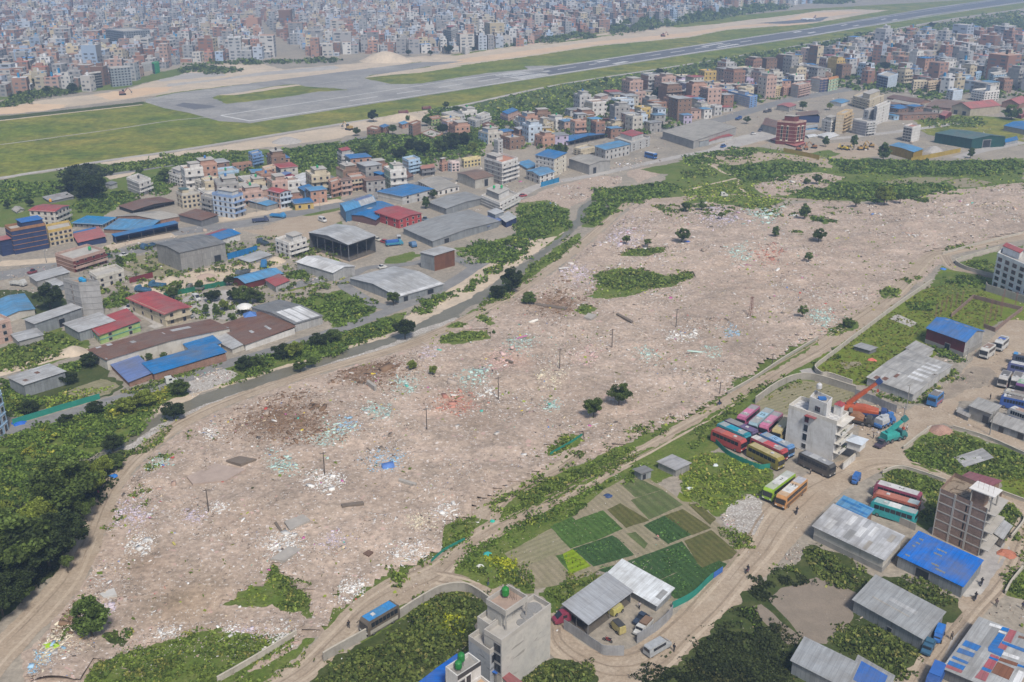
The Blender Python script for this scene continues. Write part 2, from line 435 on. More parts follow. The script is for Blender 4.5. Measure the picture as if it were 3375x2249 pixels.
def edge_line(x0,y0,x1,y1,w):
 stripe([(x0,y0-w),(x1,y1-w*.45),(x1,y1+w*.45),(x0,y0+w)])
edge_line(823,399,1600,281.9,1.1);edge_line(1600,281.9,2275,176,1.0);edge_line(2275,176,2675,116.7,.8);edge_line(2675,116.7,3375,6,.7)
edge_line(727.5,380.9,1500,265,.8);edge_line(1500,265,1900,210,.9);edge_line(1900,210,2275,154,.8);edge_line(2275,154,2675,94.6,.7);edge_line(2675,94.6,3375,-13,.5)
stripe([(727.5,379.5),(823,397.5),(823,400.5),(727.5,382.5)])
stripe([(1633,248.6),(1732,260),(1732,262.4),(1633,250.6)])
for(xa,xb)in((1151,1244),(1308,1387),(1446,1525),(1577,1648),(1838,1899),(1941,2004),(2037,2091),(2127,2178),(2210,2257),(2290,2336),(2366,2407),(2440,2478)):
 yc=lambda x:333-.1501*(x-1151)
 stripe([(xa,yc(xa)-.8),(xb,yc(xb)-.7),(xb,yc(xb)+.7),(xa,yc(xa)+.8)],'runway_centre_line')
for k in range(12):
 f0=k/12+(.012 if k!=6 else.02);f1=(k+.8)/12
 A=lambda f:(1640+90*f,247+12.5*f);B=lambda f:(1718+92*f,236.5+9.5*f)
 stripe([A(f0),B(f0),B(f1),A(f1)],'threshold_stripe')
for q in([(175,441),(300,421),(350,423),(225,445)],[(350,457),(478,432),(528,436),(400,462)],[(1237,283),(1450,249),(1485,251),(1270,288)],[(1393,293),(1600,258),(1637,263),(1425,298)]):
 stripe(q,'runway_marking','r2')
for q in([(35,323),(110,313),(135,318),(60,330)],[(180,332),(255,318),(277,323),(205,338)],[(515,256),(570,245),(590,248),(535,260)],[(635,262),(690,250),(708,254),(655,266)],[(920,196),(965,187),(982,191),(935,200)],[(1030,202),(1075,192),(1090,196),(1045,206)]):
 stripe(q,'runway_marking','r1')
stripe([(865,350),(930,343),(975,352),(930,356),(905,360)],'runway_marking','r3')
strip('taxiway_line','r4',[(60,290),(260,268),(480,248)],.5,G_PAINT,0)
strip('taxiway_line','r4',[(1180,165),(1330,142),(1460,127)],.6,G_PAINT,0)
for k_ in range(9):
 x0=1560+45*k_+(k_*37%50);y0=333-.1501*(x0-1151)+(k_*5%9-4)*1.3;L_=130+k_*29%90
 stripe([(x0,y0-.5),(x0+L_,y0-.1501*L_-.4),(x0+L_,y0-.1501*L_+.5),(x0,y0+.7)],'rubber_mark')
strip('perimeter_track','t00',[(-300,1268),(0,1228),(230,1190),(450,1158),(660,1118),(1180,1044),(1560,984),(2352,854),(2742,794),(3202,722),(3852,584),(4704,450),(5604,298),(6204,194),(6574,128),(7056,60)],4.5,G_GRAVEL,.3)
strip('perimeter_track','t00',[(-200,1012),(0,998),(400,945),(800,890),(1200,830),(1500,806)],1.6,G_GRAVEL,.2)
strip('perimeter_track','t00',[(-200,850),(0,832),(500,776),(980,722)],3.0,G_SAND,.3)
sheet('grass','t00',[(-300,1275),(0,1240),(450,1168),(700,1125),(1200,1060),(1600,1030),(2000,1030),(2300,980),(2352,960),(2352,1560),(1500,1300),(1100,1250),(600,1567),(-300,1567)],G_GRASS,1.5)
sheet('sand_bank','t00',[(700,1125),(900,1090),(1180,1055),(1560,1000),(2000,925),(2352,870),(2552,850),(2640,880),(2500,905),(2352,950),(2100,985),(1900,1010),(1650,1040),(1400,1070),(1150,1090),(800,1145)],G_SAND,1.5)
sheet('sand_bank','t10',[(0,860),(170,830),(420,780),(620,760),(700,780),(560,830),(300,860),(0,930)],G_SAND,1.5)
sheet('sand_bank','t00',[(720,1215),(930,1180),(900,1210),(760,1240)],G_SAND,1)
sheet('scrub_grass','t10',[(850,730),(1500,585),(2352,455),(3252,300),(3852,200),(4404,130),(4704,120),(4704,300),(4200,330),(3700,420),(3200,470),(2800,500),(2352,590),(2000,640),(1600,760),(1100,830),(850,800)],ground_mat('scrub',[(.075,.105,.028),(.095,.125,.035),(.055,.085,.025)],(.02,.07,.5),fine=.6),2)
sheet('sand_bank','t10',[(2150,580),(2300,570),(2352,580),(2352,600),(2150,605)],G_SAND,1)
sheet('gravel_patch','t20',[(1700,240),(2000,225),(2352,270),(2352,300),(2050,270),(1800,262)],G_GRAVEL,2)
strip('lane','t00',[(700,1212),(950,1175),(1300,1120),(1560,1080)],5,G_ASPH,.2)
strip('lane','t10',[(0,985),(120,955),(300,925)],5,G_ASPH,.2)
sheet('grass','t20',[(-200,1330),(0,1090),(150,1050),(500,1010),(700,1040),(1000,1060),(1400,1100),(2000,1110),(2352,1090),(2352,1260),(2050,1330),(1700,1400),(1200,1390),(700,1370),(450,1440),(0,1340)],G_GRASS,1.5)
sheet('dirt','t20',[(150,1070),(540,955),(600,985),(420,1040),(700,1060),(1000,1100),(1030,1160),(900,1150),(700,1090),(450,1130),(300,1140),(0,1190)],G_DIRT,1)
sheet('dirt_field','t20',[(480,1280),(700,1210),(950,1190),(1120,1220),(950,1300),(700,1350),(560,1350)],G_RUB,1.5)
sheet('dirt_field','t20',[(1820,1250),(1950,1225),(2150,1260),(2050,1285),(1880,1295)],G_SOIL,.8)
sheet('dirt_field','t20',[(1370,1250),(1600,1220),(1880,1225),(1750,1260),(1500,1290)],G_SOILG,.8)
sheet('dirt_field','t10',[(1210,1400),(1400,1310),(1750,1210),(1930,1220),(1930,1260),(1750,1340),(1560,1440),(1400,1400)],G_RUB,1.2)
sheet('dirt_field','t10',[(1950,1190),(2100,1150),(2250,1180),(2050,1260)],G_RUB,1.2)
sheet('grass','t10',[(2060,1170),(2352,1110),(2552,1090),(2552,1210),(2200,1200)],G_GRASS,1)
sheet('grass','t10',[(1700,1430),(1800,1300),(2000,1290),(2352,1240),(2752,1200),(2852,1260),(2552,1400),(2050,1360),(1900,1480),(1780,1567),(1650,1567)],G_GRASS,1.2)
sheet('grass','t10',[(1200,1400),(1420,1380),(1560,1440),(1590,1530),(1560,1640),(1100,1840),(780,1710),(900,1700),(1250,1600)],G_GRASS,1)
sheet('dirt','t11',[(700,410),(830,330),(1000,250),(1250,100),(1480,60),(1540,30),(1380,150),(1230,250),(1090,350),(950,460),(850,560),(700,640),(560,690),(450,700),(420,640)],G_SAND,.8)
sheet('river','t11',[(-1700,1340),(-1500,1150),(-1352,1000-0),(-1272,770),(-1112,640),(-922,555),(-602,470),(-352,415),(-152,330),(0,850),],G_WATER,0)if 0 else None
sheet('river','t01',[(0,2080),(250,1850),(560,1620),(850,1470),(1000,1340),(1080,1290),(1240,1210),(1430,1130),(1750,1040),(1900,985),(2200,905),(2352,850),(2552,790),(2752,730),(2832,690),(2952,620),(3132,550),(3232,490),(3352,420),(3472,340),(3562,280),(3652,215),(3772,130),(3912,20),(4002,-150),(4122,-210),(4302,-230),(4152,-90),(3982,0),(3852,110),(3782,170),(3682,250),(3592,330),(3452,455),(3352,500),(3212,560),(3152,620),(2912,700),(2772,770),(2602,840),(2352,910),(2180,970),(2000,1030),(1750,1110),(1370,1240),(1180,1330),(1000,1430),(860,1530),(640,1720),(420,1900),(150,2080)],G_WATER,1.1)
sheet('grass','t01',[(-200,1480),(0,1445),(400,1335),(780,1215),(1250,1062),(1600,945),(2100,795),(2352,725),(2652,615),(2800,580),(2770,690),(2552,785),(2352,845),(2200,898),(1900,978),(1750,1033),(1430,1122),(1240,1202),(1080,1282),(1000,1332),(850,1462),(560,1612),(250,1842),(0,2072),(-200,2100)],G_GRASS,.8)
sheet('sandy_bank','t01',[(1050,1260),(1200,1180),(1280,1165),(1330,1140),(1420,1130),(1240,1212),(1080,1292)],G_SAND,.6)
sheet('debris_patch','t01',[(1260,1060),(1500,970),(1580,985),(1650,1010),(1560,1080),(1430,1130),(1330,1170),(1290,1130)],G_DEBRIS,.8)
sheet('dark_ground','t02',[(-200,480),(250,330),(560,100),(700,0),(860,-40),(900,0),(800,180),(640,330),(600,470),(500,640),(440,800),(240,900),(100,1060),(0,1160),(-200,1250)],G_GRASSD,.8)  # dark grass colour below the lower river trees
sheet('grass','t01',[(860,1540),(1000,1440),(1180,1335),(1250,1300),(1150,1400),(1000,1510),(900,1600),(780,1720),(700,1700)],G_GRASS,.5)
sheet('grass','t11',[(830,612),(1000,510),(1240,345),(1330,265),(1430,180),(1520,110),(1640,40),(1640,80),(1560,170),(1400,300),(1240,420),(1040,520),(860,600)],G_GRASS,.6)
strip('muddy_bank','t01',[(870,1535),(1010,1440),(1190,1340),(1375,1250),(1755,1122),(2005,1042),(2185,980),(2352,922),(2602,850),(2772,780),(2912,712),(3152,632)],2.6,G_DEBRIS,.9)
strip('muddy_bank','t01',[(1240,1200),(1430,1122),(1750,1032),(1900,977),(2200,897),(2352,842),(2552,782),(2752,722),(2952,612)],1.6,G_SAND,.9)
for q_ in([(2356,405),(3300,300),(3300,520),(2356,525)],):sheet('demolished_ground','f',q_,G_RUB,1)
for q_ in([(2358,600),(2900,540),(3300,950),(2400,800)],[(2358,1180),(2700,1050),(3200,1350),(2358,1560)],[(-900,420),(-8,410),(-8,520),(-900,560)],[(-1000,1000),(-5,985),(-5,1500),(-600,1640)]):sheet('grass','f',q_,G_GRASS,1)
sheet('yard','t01',[(900,400),(1150,330),(1700,240),(1950,260),(1560,380),(1250,470),(1080,470),(960,440)],G_SAND,.8)
sheet('yard','t01',[(880,200),(1100,180),(1250,300),(1150,330),(1030,350),(860,290)],G_SOILG,.8)
sheet('yard','t01',[(1250,500),(1330,460),(1560,430),(1760,480),(1700,600),(1600,640),(1300,620)],G_GRAVEL,.4)
sheet('yard','t01',[(1650,20),(2100,0),(2352,150),(2500,160),(2560,190),(2400,240),(2100,200),(1850,60)],G_DIRT,.8)
sheet('grass','t01',[(1960,400),(2180,330),(2300,370),(2000,440)],G_GRASSB,.5)
sheet('grass','t01',[(1980,520),(2352,430),(2500,470),(2600,560),(2560,610),(2300,700),(2200,600),(2020,540)],G_GRASS,.8)
sheet('grass','t01',[(-100,860),(400,700),(600,780),(640,840),(300,960),(0,1010),(-100,1020)],G_GRASS,.8)
sheet('grass','t01',[(-100,1100),(480,960),(660,900),(860,1095),(780,1150),(560,1200),(0,1310),(-100,1330)],G_GRASSD,.6)
sheet('dirt_field','t01',[(430,1140),(700,1040),(830,1090),(760,1140),(560,1200)],G_SOILG,.8)
sheet('grass','t01',[(-100,420),(250,440),(480,500),(560,560),(300,640),(-100,620)],G_GRASSD,.8)
sheet('sand_pile_base','t01',[(410,850),(500,812),(580,830),(560,880),(470,890)],G_SAND,.4)
sheet('grass','t11',[(300,215),(480,170),(560,190),(420,250),(290,250)],G_GRASS,.5)
strip('river_road','t01',[(-200,1485),(0,1430),(365,1318),(740,1205),(1190,1070),(1540,948),(1850,860),(2050,795),(2352,700),(2618,600),(2760,545),(2960,470),(3180,340),(3260,285),(3420,190),(3660,60)],5.2,G_ASPH,.2)
strip('side_road','t11',[(360,555),(230,530),(100,455),(20,400),(30,370),(120,345),(-60,330),(-400,420)],4.6,G_ASPH,.15)
strip('side_road','t11',[(-420,430),(-200,380),(60,330),(180,280),(400,260),(560,235),(640,180)],4.2,G_ASPH,.2)
strip('side_road','t11',[(780,210),(860,250),(930,285)],4.2,G_ASPH,.2)
strip('lane','t01',[(-100,1030),(150,960),(400,890),(620,850)],5,G_SAND,.4)
strip('lane','t01',[(850,545),(1000,600),(1100,660),(1040,690)],4,G_GRAVEL,.3)
strip('main_road','b1',[(-300,1720),(200,1640),(700,1540),(1000,1480),(1500,1385),(1900,1300),(2353,1215),(2953,1075-20),(3600,930),(4000,850),(4600,700),(5100,600)],11,G_ASPH,.2)if 0 else None
strip('main_road','t01',[(-150,350),(60,325),(260,290),(450,240),(760,190),(1050,130),(1250,90)],11,G_ASPH,.3)
strip('main_road','b2',[(0,1640),(560,1570),(1100,1500),(1700,1370),(2350,1240),(2800,1140),(3200,1040),(3500,960),(3800,880)],11,G_ASPH,.3)
strip('roadside','b2',[(600,1480),(1200,1380),(1800,1280),(2350,1190)],7,G_SAND,.5)
strip('roadside','t01',[(0,250),(250,235),(600,200),(850,110),(1200,50)],7,G_SAND,.5)
sheet('yard','b2',[(1250,1567),(1600,1440),(2000,1400),(2350,1330),(2350,1480),(2000,1640),(1500,1700)],G_DIRT,.8)
strip('lane','t10',[(1130,1420),(1260,1330),(1400,1270),(1700,1215),(2000,1150),(2352,1075),(2700,1010),(2900,960),(3250,900),(3600,850),(3800,830)],6,G_GRAVEL,.3)
strip('main_road','t20',[(-300,910),(0,880),(250,830),(480,760),(700,700),(1000,640),(1250,600)],12,G_ASPH,.4)
sheet('yard','t20',[(130,1050),(350,950),(560,900),(640,940),(540,960),(250,1040)],G_GRAVEL,.5)
sheet('yard','t20',[(760,1030),(1000,990),(1300,970),(1420,1060),(1200,1100),(950,1090)],G_DIRT,.8)
sheet('grass','t20',[(860,1060),(1000,1030),(1080,1060),(1000,1090)],G_GRASS,.8)
sheet('grass','t20',[(1600,830),(1900,790),(2352,820),(2352,1000),(2200,1010),(1700,930),(1640,900)],G_AIRG,1)
strip('lane','t20',[(1000,960),(1250,935),(1500,905),(1760,870),(2000,835)],6,G_GRAVEL,.3)
strip('lane','t20',[(1900,1090),(2050,1040),(2352,980)],7,G_GRAVEL,.3)
strip('footpath','t20',[(60,1110),(200,1140),(290,1195),(420,1215),(380,1250),(410,1310),(460,1340)],1.6,G_SAND,.3)
strip('footpath','t20',[(0,1320),(200,1270),(370,1230)],1.6,G_SAND,.3)
sheet('demolished_ground','f',[(40,1600),(60,1500),(190,1345),(235,1230),(262,1140),(330,1060),(420,985),(520,935),(700,872),(900,812),(1000,777),(1150,702),(1250,642),(1330,582),(1400,522),(1470,458),(1600,450),(1700,462),(1790,470),(1900,462),(2000,470),(2100,448),(2450,408),(2450,520),(2353,537),(2180,590),(2125,640),(2010,715),(1890,790),(1760,880),(1650,940),(1560,975),(1400,1040),(1240,1110),(1150,1180),(1060,1250),(1000,1310),(900,1370),(700,1470),(620,1540),(560,1600)],G_RUB,1.2)
BARE.append(('t02',[(700,1180),(950,860),(1300,730),(1700,700),(1850,900),(1900,1120),(1500,1180),(1050,1300)]))
BARE.append(('t11',[(1400,1250),(1900,1150),(2150,1000),(2352,1050),(2352,1240),(2050,1330),(1700,1380)]))
BARE.append(('t11',[(1400,600),(1900,680),(2250,720),(2352,700),(2352,640),(1900,600),(1700,560)]))
BARE.append(('t21',[(900,260),(1400,160),(1750,190),(1600,330),(1300,430),(900,400)]))
strip('dirt_track','f',[(-60,1570,8),(0,1500,7),(100,1400,7),(165,1320,6.5),(210,1220,6),(245,1140,5.5),(300,1065,5),(400,985,5),(520,925,4.6),(700,862,4.4),(900,805,4.4),(1000,768,4.4),(1150,692,4.4),(1240,635,4.5),(1320,575,4.5),(1390,515,4.5),(1450,462,3.5),(1480,450,2.5)],5,G_DIRT,.5)
strip('dirt_track','t20',[(-200,1390),(100,1360),(400,1345),(700,1370),(1000,1385),(1150,1395)],3.5,G_DIRT,.5)
strip('grass_verge','t12',[(0,1240),(300,1000),(640,870),(900,690),(1100,540),(1500,330),(2100,40),(2352,-110),(2700,-330),(3000,-520),(3300,-730)],18,G_GRASS,1.0)
strip('dirt_road','t12',[(-520,1640,6.5),(-250,1480,6.5),(0,1240,6),(180,1060,7),(400,930,9),(620,830,9),(760,720,6.5),(900,610,6),(1060,505,6),(1400,335,5.2),(1800,125,5.2),(2050,-5,5.2),(2352,-170,5.5),(2652,-345,6),(3002,-575,6.5),(3302,-745,7),(3602,-950,6.5),(3852,-1140,6),(4052,-1360,6),(4172,-1395,7),(4452,-1460,7),(4752,-1520,7)],6,G_DIRT,.35)
strip('dirt_road','t12',[(1650,-20,3.5),(1500,90,4),(1250,220,4),(1080,320,5),(980,440,6)],4,G_DIRT,.5)
strip('dirt_road','t21',[(1800,195),(1850,270),(1960,310),(2150,345)],4.2,G_DIRT,.3)
strip('dirt_road','t12',[(640,850,6),(820,880,5),(1000,950,5),(1200,1060,5),(1450,1130,5),(1500,1280,6),(1640,1400,7),(1850,1490,10),(2080,1460,10),(2280,1320,9),(2480,1110,8),(2700,880,8),(2860,690,9),(2990,500,11),(3150,320,11),(3320,200,10),(3500,110,9),(3720,50,7),(3980,85,6),(4230,190,6),(4560,280,5),(4760,390,5)],6,G_DIRT,.3)
sheet('yard','t12',[(1500,1500),(1700,1390),(2000,1420),(2200,1460),(2150,1620),(1750,1640)],G_DIRT,.4)
sheet('yard','t21',[(1230,1640),(1200,1460),(1230,1330),(1420,1240),(1560,1260),(1600,1225),(1720,1235),(1860,1090),(1950,970),(2000,900),(2060,860),(2130,760),(2250,640),(2352,570),(2452,540),(2452,1300),(2352,1260),(2130,1180),(1900,1200),(1880,1290),(2100,1370),(2352,1480),(2452,1530),(2452,1570),(2300,1520),(2000,1410),(1800,1350),(1700,1370),(1530,1520),(1560,1640)],G_DIRT,.4)
sheet('mud_puddle','t21',[(1780,1080),(1900,1030),(2000,960),(2120,965),(2170,1010),(2100,1090),(1950,1130),(1850,1180),(1740,1190)],G_DIRTD,.8)
sheet('debris_patch','t22',[(262,430),(330,330),(470,270),(545,330),(560,400),(540,480),(520,560),(400,530),(300,490)],G_DEBRIS,.5)
strip('dirt_lane','t22',[(2420,380,6),(2352,480,5),(2250,700,5),(2150,880,5.5),(2000,1040,5),(1850,1240,5),(1720,1400,6),(1600,1600,6)],5,G_DIRT,.3)
sheet('yard','t22',[(2040,640),(2180,580),(2260,640),(2200,760),(2050,960),(1950,980),(1890,950),(2000,830)],G_GRAVEL,.3)
sheet('yard','t22',[(1790,1390),(1850,1260),(1960,1180),(2000,1180),(1900,1330),(1850,1400)],G_GRAVEL,.3)
sheet('grass','t21',[(200,1290),(450,1150),(760,1010),(810,1040),(600,1150),(400,1290),(220,1500),(20,1567),(-300,1640),(-600,1640),(-100,1470)],G_GRASS,.6)
sheet('grass','t21',[(920,960),(950,900),(1200,740),(1480,520),(1720,390),(1780,260),(1850,290),(2130,350),(2352,420),(2352,640),(2200,640),(1750,860),(1640,1000),(1380,1100),(1200,1085),(990,1030)],G_GRASSB,.5)
sheet('grass','t21',[(1750,320),(1900,300),(2130,350),(2090,430),(1900,480),(1700,430)],G_GRASS,.8)
sheet('grass','t21',[(1890,240),(2000,205),(2352,120),(2352,300),(2150,320),(1950,285)],G_GRASS,.5)
sheet('dry_pen','t21',[(400,1290),(640,1120),(800,1050),(960,1070),(1190,1140),(1200,1250),(900,1300),(700,1290),(560,1320)],G_SOILG,.3)
sheet('dirt','t21',[(1430,630),(1480,595),(1620,660),(1570,690)],G_GRAVEL,.3)
sheet('dirt','t21',[(1080,930),(1220,925),(1240,950),(1120,980)],G_SOIL,.4)
sheet('lane','t21',[(960,1040),(1010,1030),(1200,1095),(1195,1140),(980,1075),(850,1040),(800,985),(880,970)],G_GRAVEL,.3)
sheet('grass','t21',[(1530,1540),(1700,1390),(1830,1385),(2000,1450),(2352,1550),(2352,1760),(2200,1740),(1900,1730),(1600,1640),(1520,1567)],G_GRASS,.5)
sheet('grass','t22',[(0,30),(100,-40),(300,0),(500,60),(640,110),(660,180),(540,270),(450,270),(320,340),(250,420),(100,340),(0,260)],G_GRASS,.5)
sheet('bright_crop','t22',[(-20,255),(80,330),(20,360),(-60,330)],G_GRASSB,.3)
sheet('grass','t22',[(1380,120),(1480,95),(1600,110),(1830,200),(1850,260),(1720,480),(1680,520),(1620,480),(1650,260),(1350,170)],G_GRASS,.4)
sheet('grass','t22',[(2200,150),(2352,120),(2450,200),(2450,320),(2200,240)],G_GRASSB,.4)
sheet('grass','t22',[(2190,330),(2290,350),(2340,430),(2260,580),(2130,600)],G_GRASSD,.4)
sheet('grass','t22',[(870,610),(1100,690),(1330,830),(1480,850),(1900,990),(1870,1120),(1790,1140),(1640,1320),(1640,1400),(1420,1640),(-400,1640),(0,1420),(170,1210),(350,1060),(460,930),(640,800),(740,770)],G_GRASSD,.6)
sheet('grass','t22',[(2220,950),(2330,800),(2400,740),(2400,1000),(2300,990)],G_GRASS,.4)
sheet('ploughed_plot','t22',[(600,1000),(680,920),(925,838),(1195,950),(1165,1140),(1100,1230),(990,1310),(930,1300),(820,1250),(700,1110)],G_MUD,.4)
sheet('ploughed_plot','t22',[(485,1045),(540,1030),(620,1090),(810,1255),(790,1300),(730,1310),(540,1140)],G_MUD,.4)
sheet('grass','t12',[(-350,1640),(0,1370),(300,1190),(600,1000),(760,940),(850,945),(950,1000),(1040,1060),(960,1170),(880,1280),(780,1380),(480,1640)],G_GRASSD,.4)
sheet('grass','t12',[(770,780),(900,680),(1150,560),(1450,470),(1130,660),(1230,790),(1300,880),(1340,930),(1290,960),(1150,880),(1040,920),(850,850)],G_GRASS,.4)
sheet('grass','t12',[(1360,950),(1500,860),(1720,800),(1830,830),(1600,1000),(1540,1040),(1450,1090),(1440,1020)],G_GRASS,.4)
sheet('grass','t12',[(1480,1380),(1700,1450),(1780,1640),(1100,1640),(1280,1520),(1440,1400)],G_GRASSD,.4)
sheet('grass','t12',[(1090,450),(1200,280),(1400,160),(1700,40),(2000,-60),(2050,-20),(1700,180),(1300,380),(1100,465)],G_GRASS,.6)
sheet('grass','t12',[(690,670),(720,500),(830,430),(920,500),(860,590),(780,660)],G_GRASS,.5)
sheet('grass','t12',[(320,870),(330,820),(450,770),(470,820),(400,880)],G_GRASS,.4)
sheet('grass','t02',[(560,1567),(640,1430),(900,1340),(1050,1310),(1250,1250),(1530,1190),(1480,1240),(1800,1220),(1840,1240),(2050,1270),(1750,1450),(1480,1640),(500,1640)],G_GRASS,.8)
sheet('grass','t02',[(1840,880),(1850,760),(1900,740),(1990,830),(2100,960),(2150,1060),(2120,1130),(1950,1100),(1870,1040),(1540,1040),(1700,960)],G_GRASS,.8)
sheet('grass','t02',[(1560,1640),(1900,1420),(2150,1260),(2080,1370),(1900,1500),(1760,1640)],G_GRASS,.5)
sheet('grass','t02',[(710,1240),(800,1200),(900,1280),(860,1350),(760,1320)],G_GRASSD,.5)
sheet('grass','t11',[(1680,480),(1760,420),(1730,320),(1900,280),(2050,290),(2300,340),(2400,310),(2450,330),(2300,400),(2100,440),(1850,500)],G_GRASS,.8)
sheet('grass','t11',[(1910,200),(2000,150),(2200,140),(2250,170),(2100,200)],G_GRASS,.5)
sheet('grass','t11',[(660,800),(700,740),(850,710),(1010,720),(1030,760),(900,790),(760,810)],G_GRASS,.6)
sheet('grass','t11',[(730,690),(800,650),(880,660),(850,690)],G_GRASS,.5)
sheet('grass','t11',[(920,620),(980,585),(1050,660),(1030,680)],G_GRASS,.5)
sheet('grass','t11',[(1600,580),(1680,530),(1750,560),(1700,600)],G_GRASS,.5)
sheet('grass','t11',[(1410,1540),(1600,1420),(1670,1430),(1600,1510),(1450,1567)],G_GRASS,.5)
sheet('grass','t21',[(340,1070),(520,990),(700,870),(900,770),(930,790),(800,880),(600,1000),(380,1090)],G_GRASS,.5)
sheet('grass','t21',[(960,750),(1090,660),(1200,640),(1190,690),(1050,750)],G_GRASS,.5)
sheet('grass','t21',[(1330,450),(1400,405),(1510,440),(1480,480),(1400,490)],G_GRASS,.5)
sheet('grass','t20',[(-50,1410),(100,1370),(300,1340),(720,1380),(560,1440),(430,1430),(200,1400)],G_GRASS,.6)
sheet('grass','t20',[(860,1490),(960,1500),(1060,1520),(980,1550)],G_GRASS,.5)
def rows(m,ang,per=1.1,k=.62):
 t=m.node_tree;b=t.nodes['Principled BSDF'];src=b.inputs['Base Color'].links[0].from_socket
 mp=N(t,'ShaderNodeMapping');mp.inputs['Rotation'].default_value=(0,0,ang);t.links.new(t.nodes['WP'].outputs['Position'],mp.inputs['Vector'])
 wv=N(t,'ShaderNodeTexWave');wv.inputs['Scale'].default_value=.314/per;wv.inputs['Distortion'].default_value=1.5;wv.inputs['Detail'].default_value=2;wv.inputs['Detail Scale'].default_value=.6;t.links.new(mp.outputs[0],wv.inputs['Vector'])
 t.links.new(mixc(t,ramp(t,wv.outputs['Fac'],.25,.75),mixc(t,1.0,src,(k,k,k),'MULTIPLY'),src),b.inputs['Base Color'])
G_CROPD=ground_mat('dark_crop',[(.036,.08,.026),(.042,.09,.028),(.05,.095,.03)],(.1,.6,3),fine=.4)
G_CROP=ground_mat('green_crop',[(.065,.125,.026),(.055,.11,.026),(.085,.145,.036)],(.1,.6,3),fine=.4)
G_CROPY=ground_mat('yellow_green_crop',[(.19,.28,.01),(.16,.25,.01),(.21,.29,.02)],(.1,.6,3),fine=.3)
G_CROPO=ground_mat('olive_crop',[(.105,.105,.035),(.085,.095,.03),(.13,.12,.045)],(.1,.6,3),fine=.4)
G_CROPL=ground_mat('thin_crop',[(.105,.135,.05),(.13,.145,.065),(.085,.12,.04)],(.1,.6,3),fine=.4)
sheet('field','t12',[(1130,680),(1440,515),(1590,420),(1830,230),(1960,160),(2100,150),(2230,230),(2352,320),(2460,330),(2640,520),(2740,680),(2680,770),(2530,850),(2330,1020),(2200,1000),(1950,750),(1560,880),(1340,930),(1230,800)],G_SOIL,.3)
PLOTS=[([(1140,680),(1435,520),(1555,640),(1225,785)],G_SOILG),([(1450,500),(1590,430),(1725,590),(1580,640)],G_CROP),([(1620,455),(1800,390),(1930,510),(1735,592)],G_CROP),([(1530,688),(1598,652),(1715,765),(1570,825)],G_CROPY),([(1475,700),(1526,690),(1568,800),(1545,790)],G_CROP),([(1606,650),(1875,560),(2003,690),(1740,765)],G_CROPD),([(1245,840),(1470,705),(1550,800),(1340,915)],G_SOIL),([(1840,380),(1925,340),(2110,450),(1960,500)],G_CROPO),([(1940,205),(2050,165),(2200,240),(2030,290)],G_CROPL),([(2005,315),(2210,248),(2345,345),(2125,440)],G_CROPL),([(1880,558),(2020,490),(2190,628),(2090,680)],G_SOIL),([(1965,545),(2030,535),(2110,612),(2085,645)],G_CROPL),([(2092,490),(2230,425),(2405,548),(2250,610)],G_CROPD),([(2238,422),(2355,380),(2540,502),(2412,548)],G_CROPO),([(1970,742),(2340,605),(2442,745),(2188,858)],G_CROPD),([(2372,598),(2547,528),(2737,690),(2482,778)],G_CROPO),([(2196,870),(2446,760),(2530,840),(2370,985),(2300,985)],G_CROPD),([(2482,786),(2602,732),(2662,760),(2535,832)],G_CROPD),([(2397,347),(2457,337),(2577,440),(2537,480)],G_CROPO),([(1780,800),(1950,750),(2180,865),(2290,985),(2150,900),(1850,820)],G_CROPD)]
for q_,a_ in((G_CROPD,-.5),(G_CROP,-.5),(G_CROPY,1.0),(G_CROPO,-.45),(G_CROPL,-.5),(G_SOIL,-.5),(G_SOILG,1.0)):rows(q_,a_,1.3 if q_ is not G_CROPL else 2.4,.8 if q_ not in(G_SOIL,G_SOILG)else.86)
for P,m in PLOTS:
 cx_,cy_=sum(q[0]for q in P)/len(P),sum(q[1]for q in P)/len(P)
 sheet('field_plot','t12',[(cx_+(x-cx_)*1.075,cy_+(y-cy_)*1.075)for x,y in P],m,.16)
G_RUT=ground_mat('tyre_ruts',[(.27,.215,.16),(.30,.24,.18),(.24,.19,.145)],(.05,.3,1.5),fine=.35)
G_RUTL=ground_mat('packed_dirt',[(.41,.335,.255),(.38,.31,.235),(.44,.365,.285)],(.05,.3,1.5),fine=.25)
for P,ws in RUTS:
 for o_,wd,m_ in((-.26,.7,G_RUTL),(-.12,.35,G_RUT),(.1,.4,G_RUT),(.26,.6,G_RUTL),(.38,.5,G_RUT)):
  run=[]
  for i,q in enumerate(P+[None]):
   on=q is not None and mnoise.noise(Vector((q.x*.035,q.y*.035,o_*30)))>-.12
   if on:
    a,b=P[max(i-1,0)],P[min(i+1,len(P)-1)];d=(b-a);d=d.normalized()if d.length>1e-6 else Vector((1,0,0));nr=Vector((-d.y,d.x,0))
    run.append((q+nr*ws[min(i,len(ws)-1)]*(o_+.05*mnoise.noise(Vector((q.x*.1,q.y*.1,o_)))),nr))
   elif len(run)>3:
    n_=len(run);tp=[min(1,.25+i/3,.25+(n_-1-i)/3)*wd/2 for i in range(n_)]
    sheet_pts('tyre_ruts',ragged([c+nr*t_ for(c,nr),t_ in zip(run,tp)]+[c-nr*t_ for(c,nr),t_ in zip(run[::-1],tp[::-1])],.12),m_);run=[]
   else:run=[]
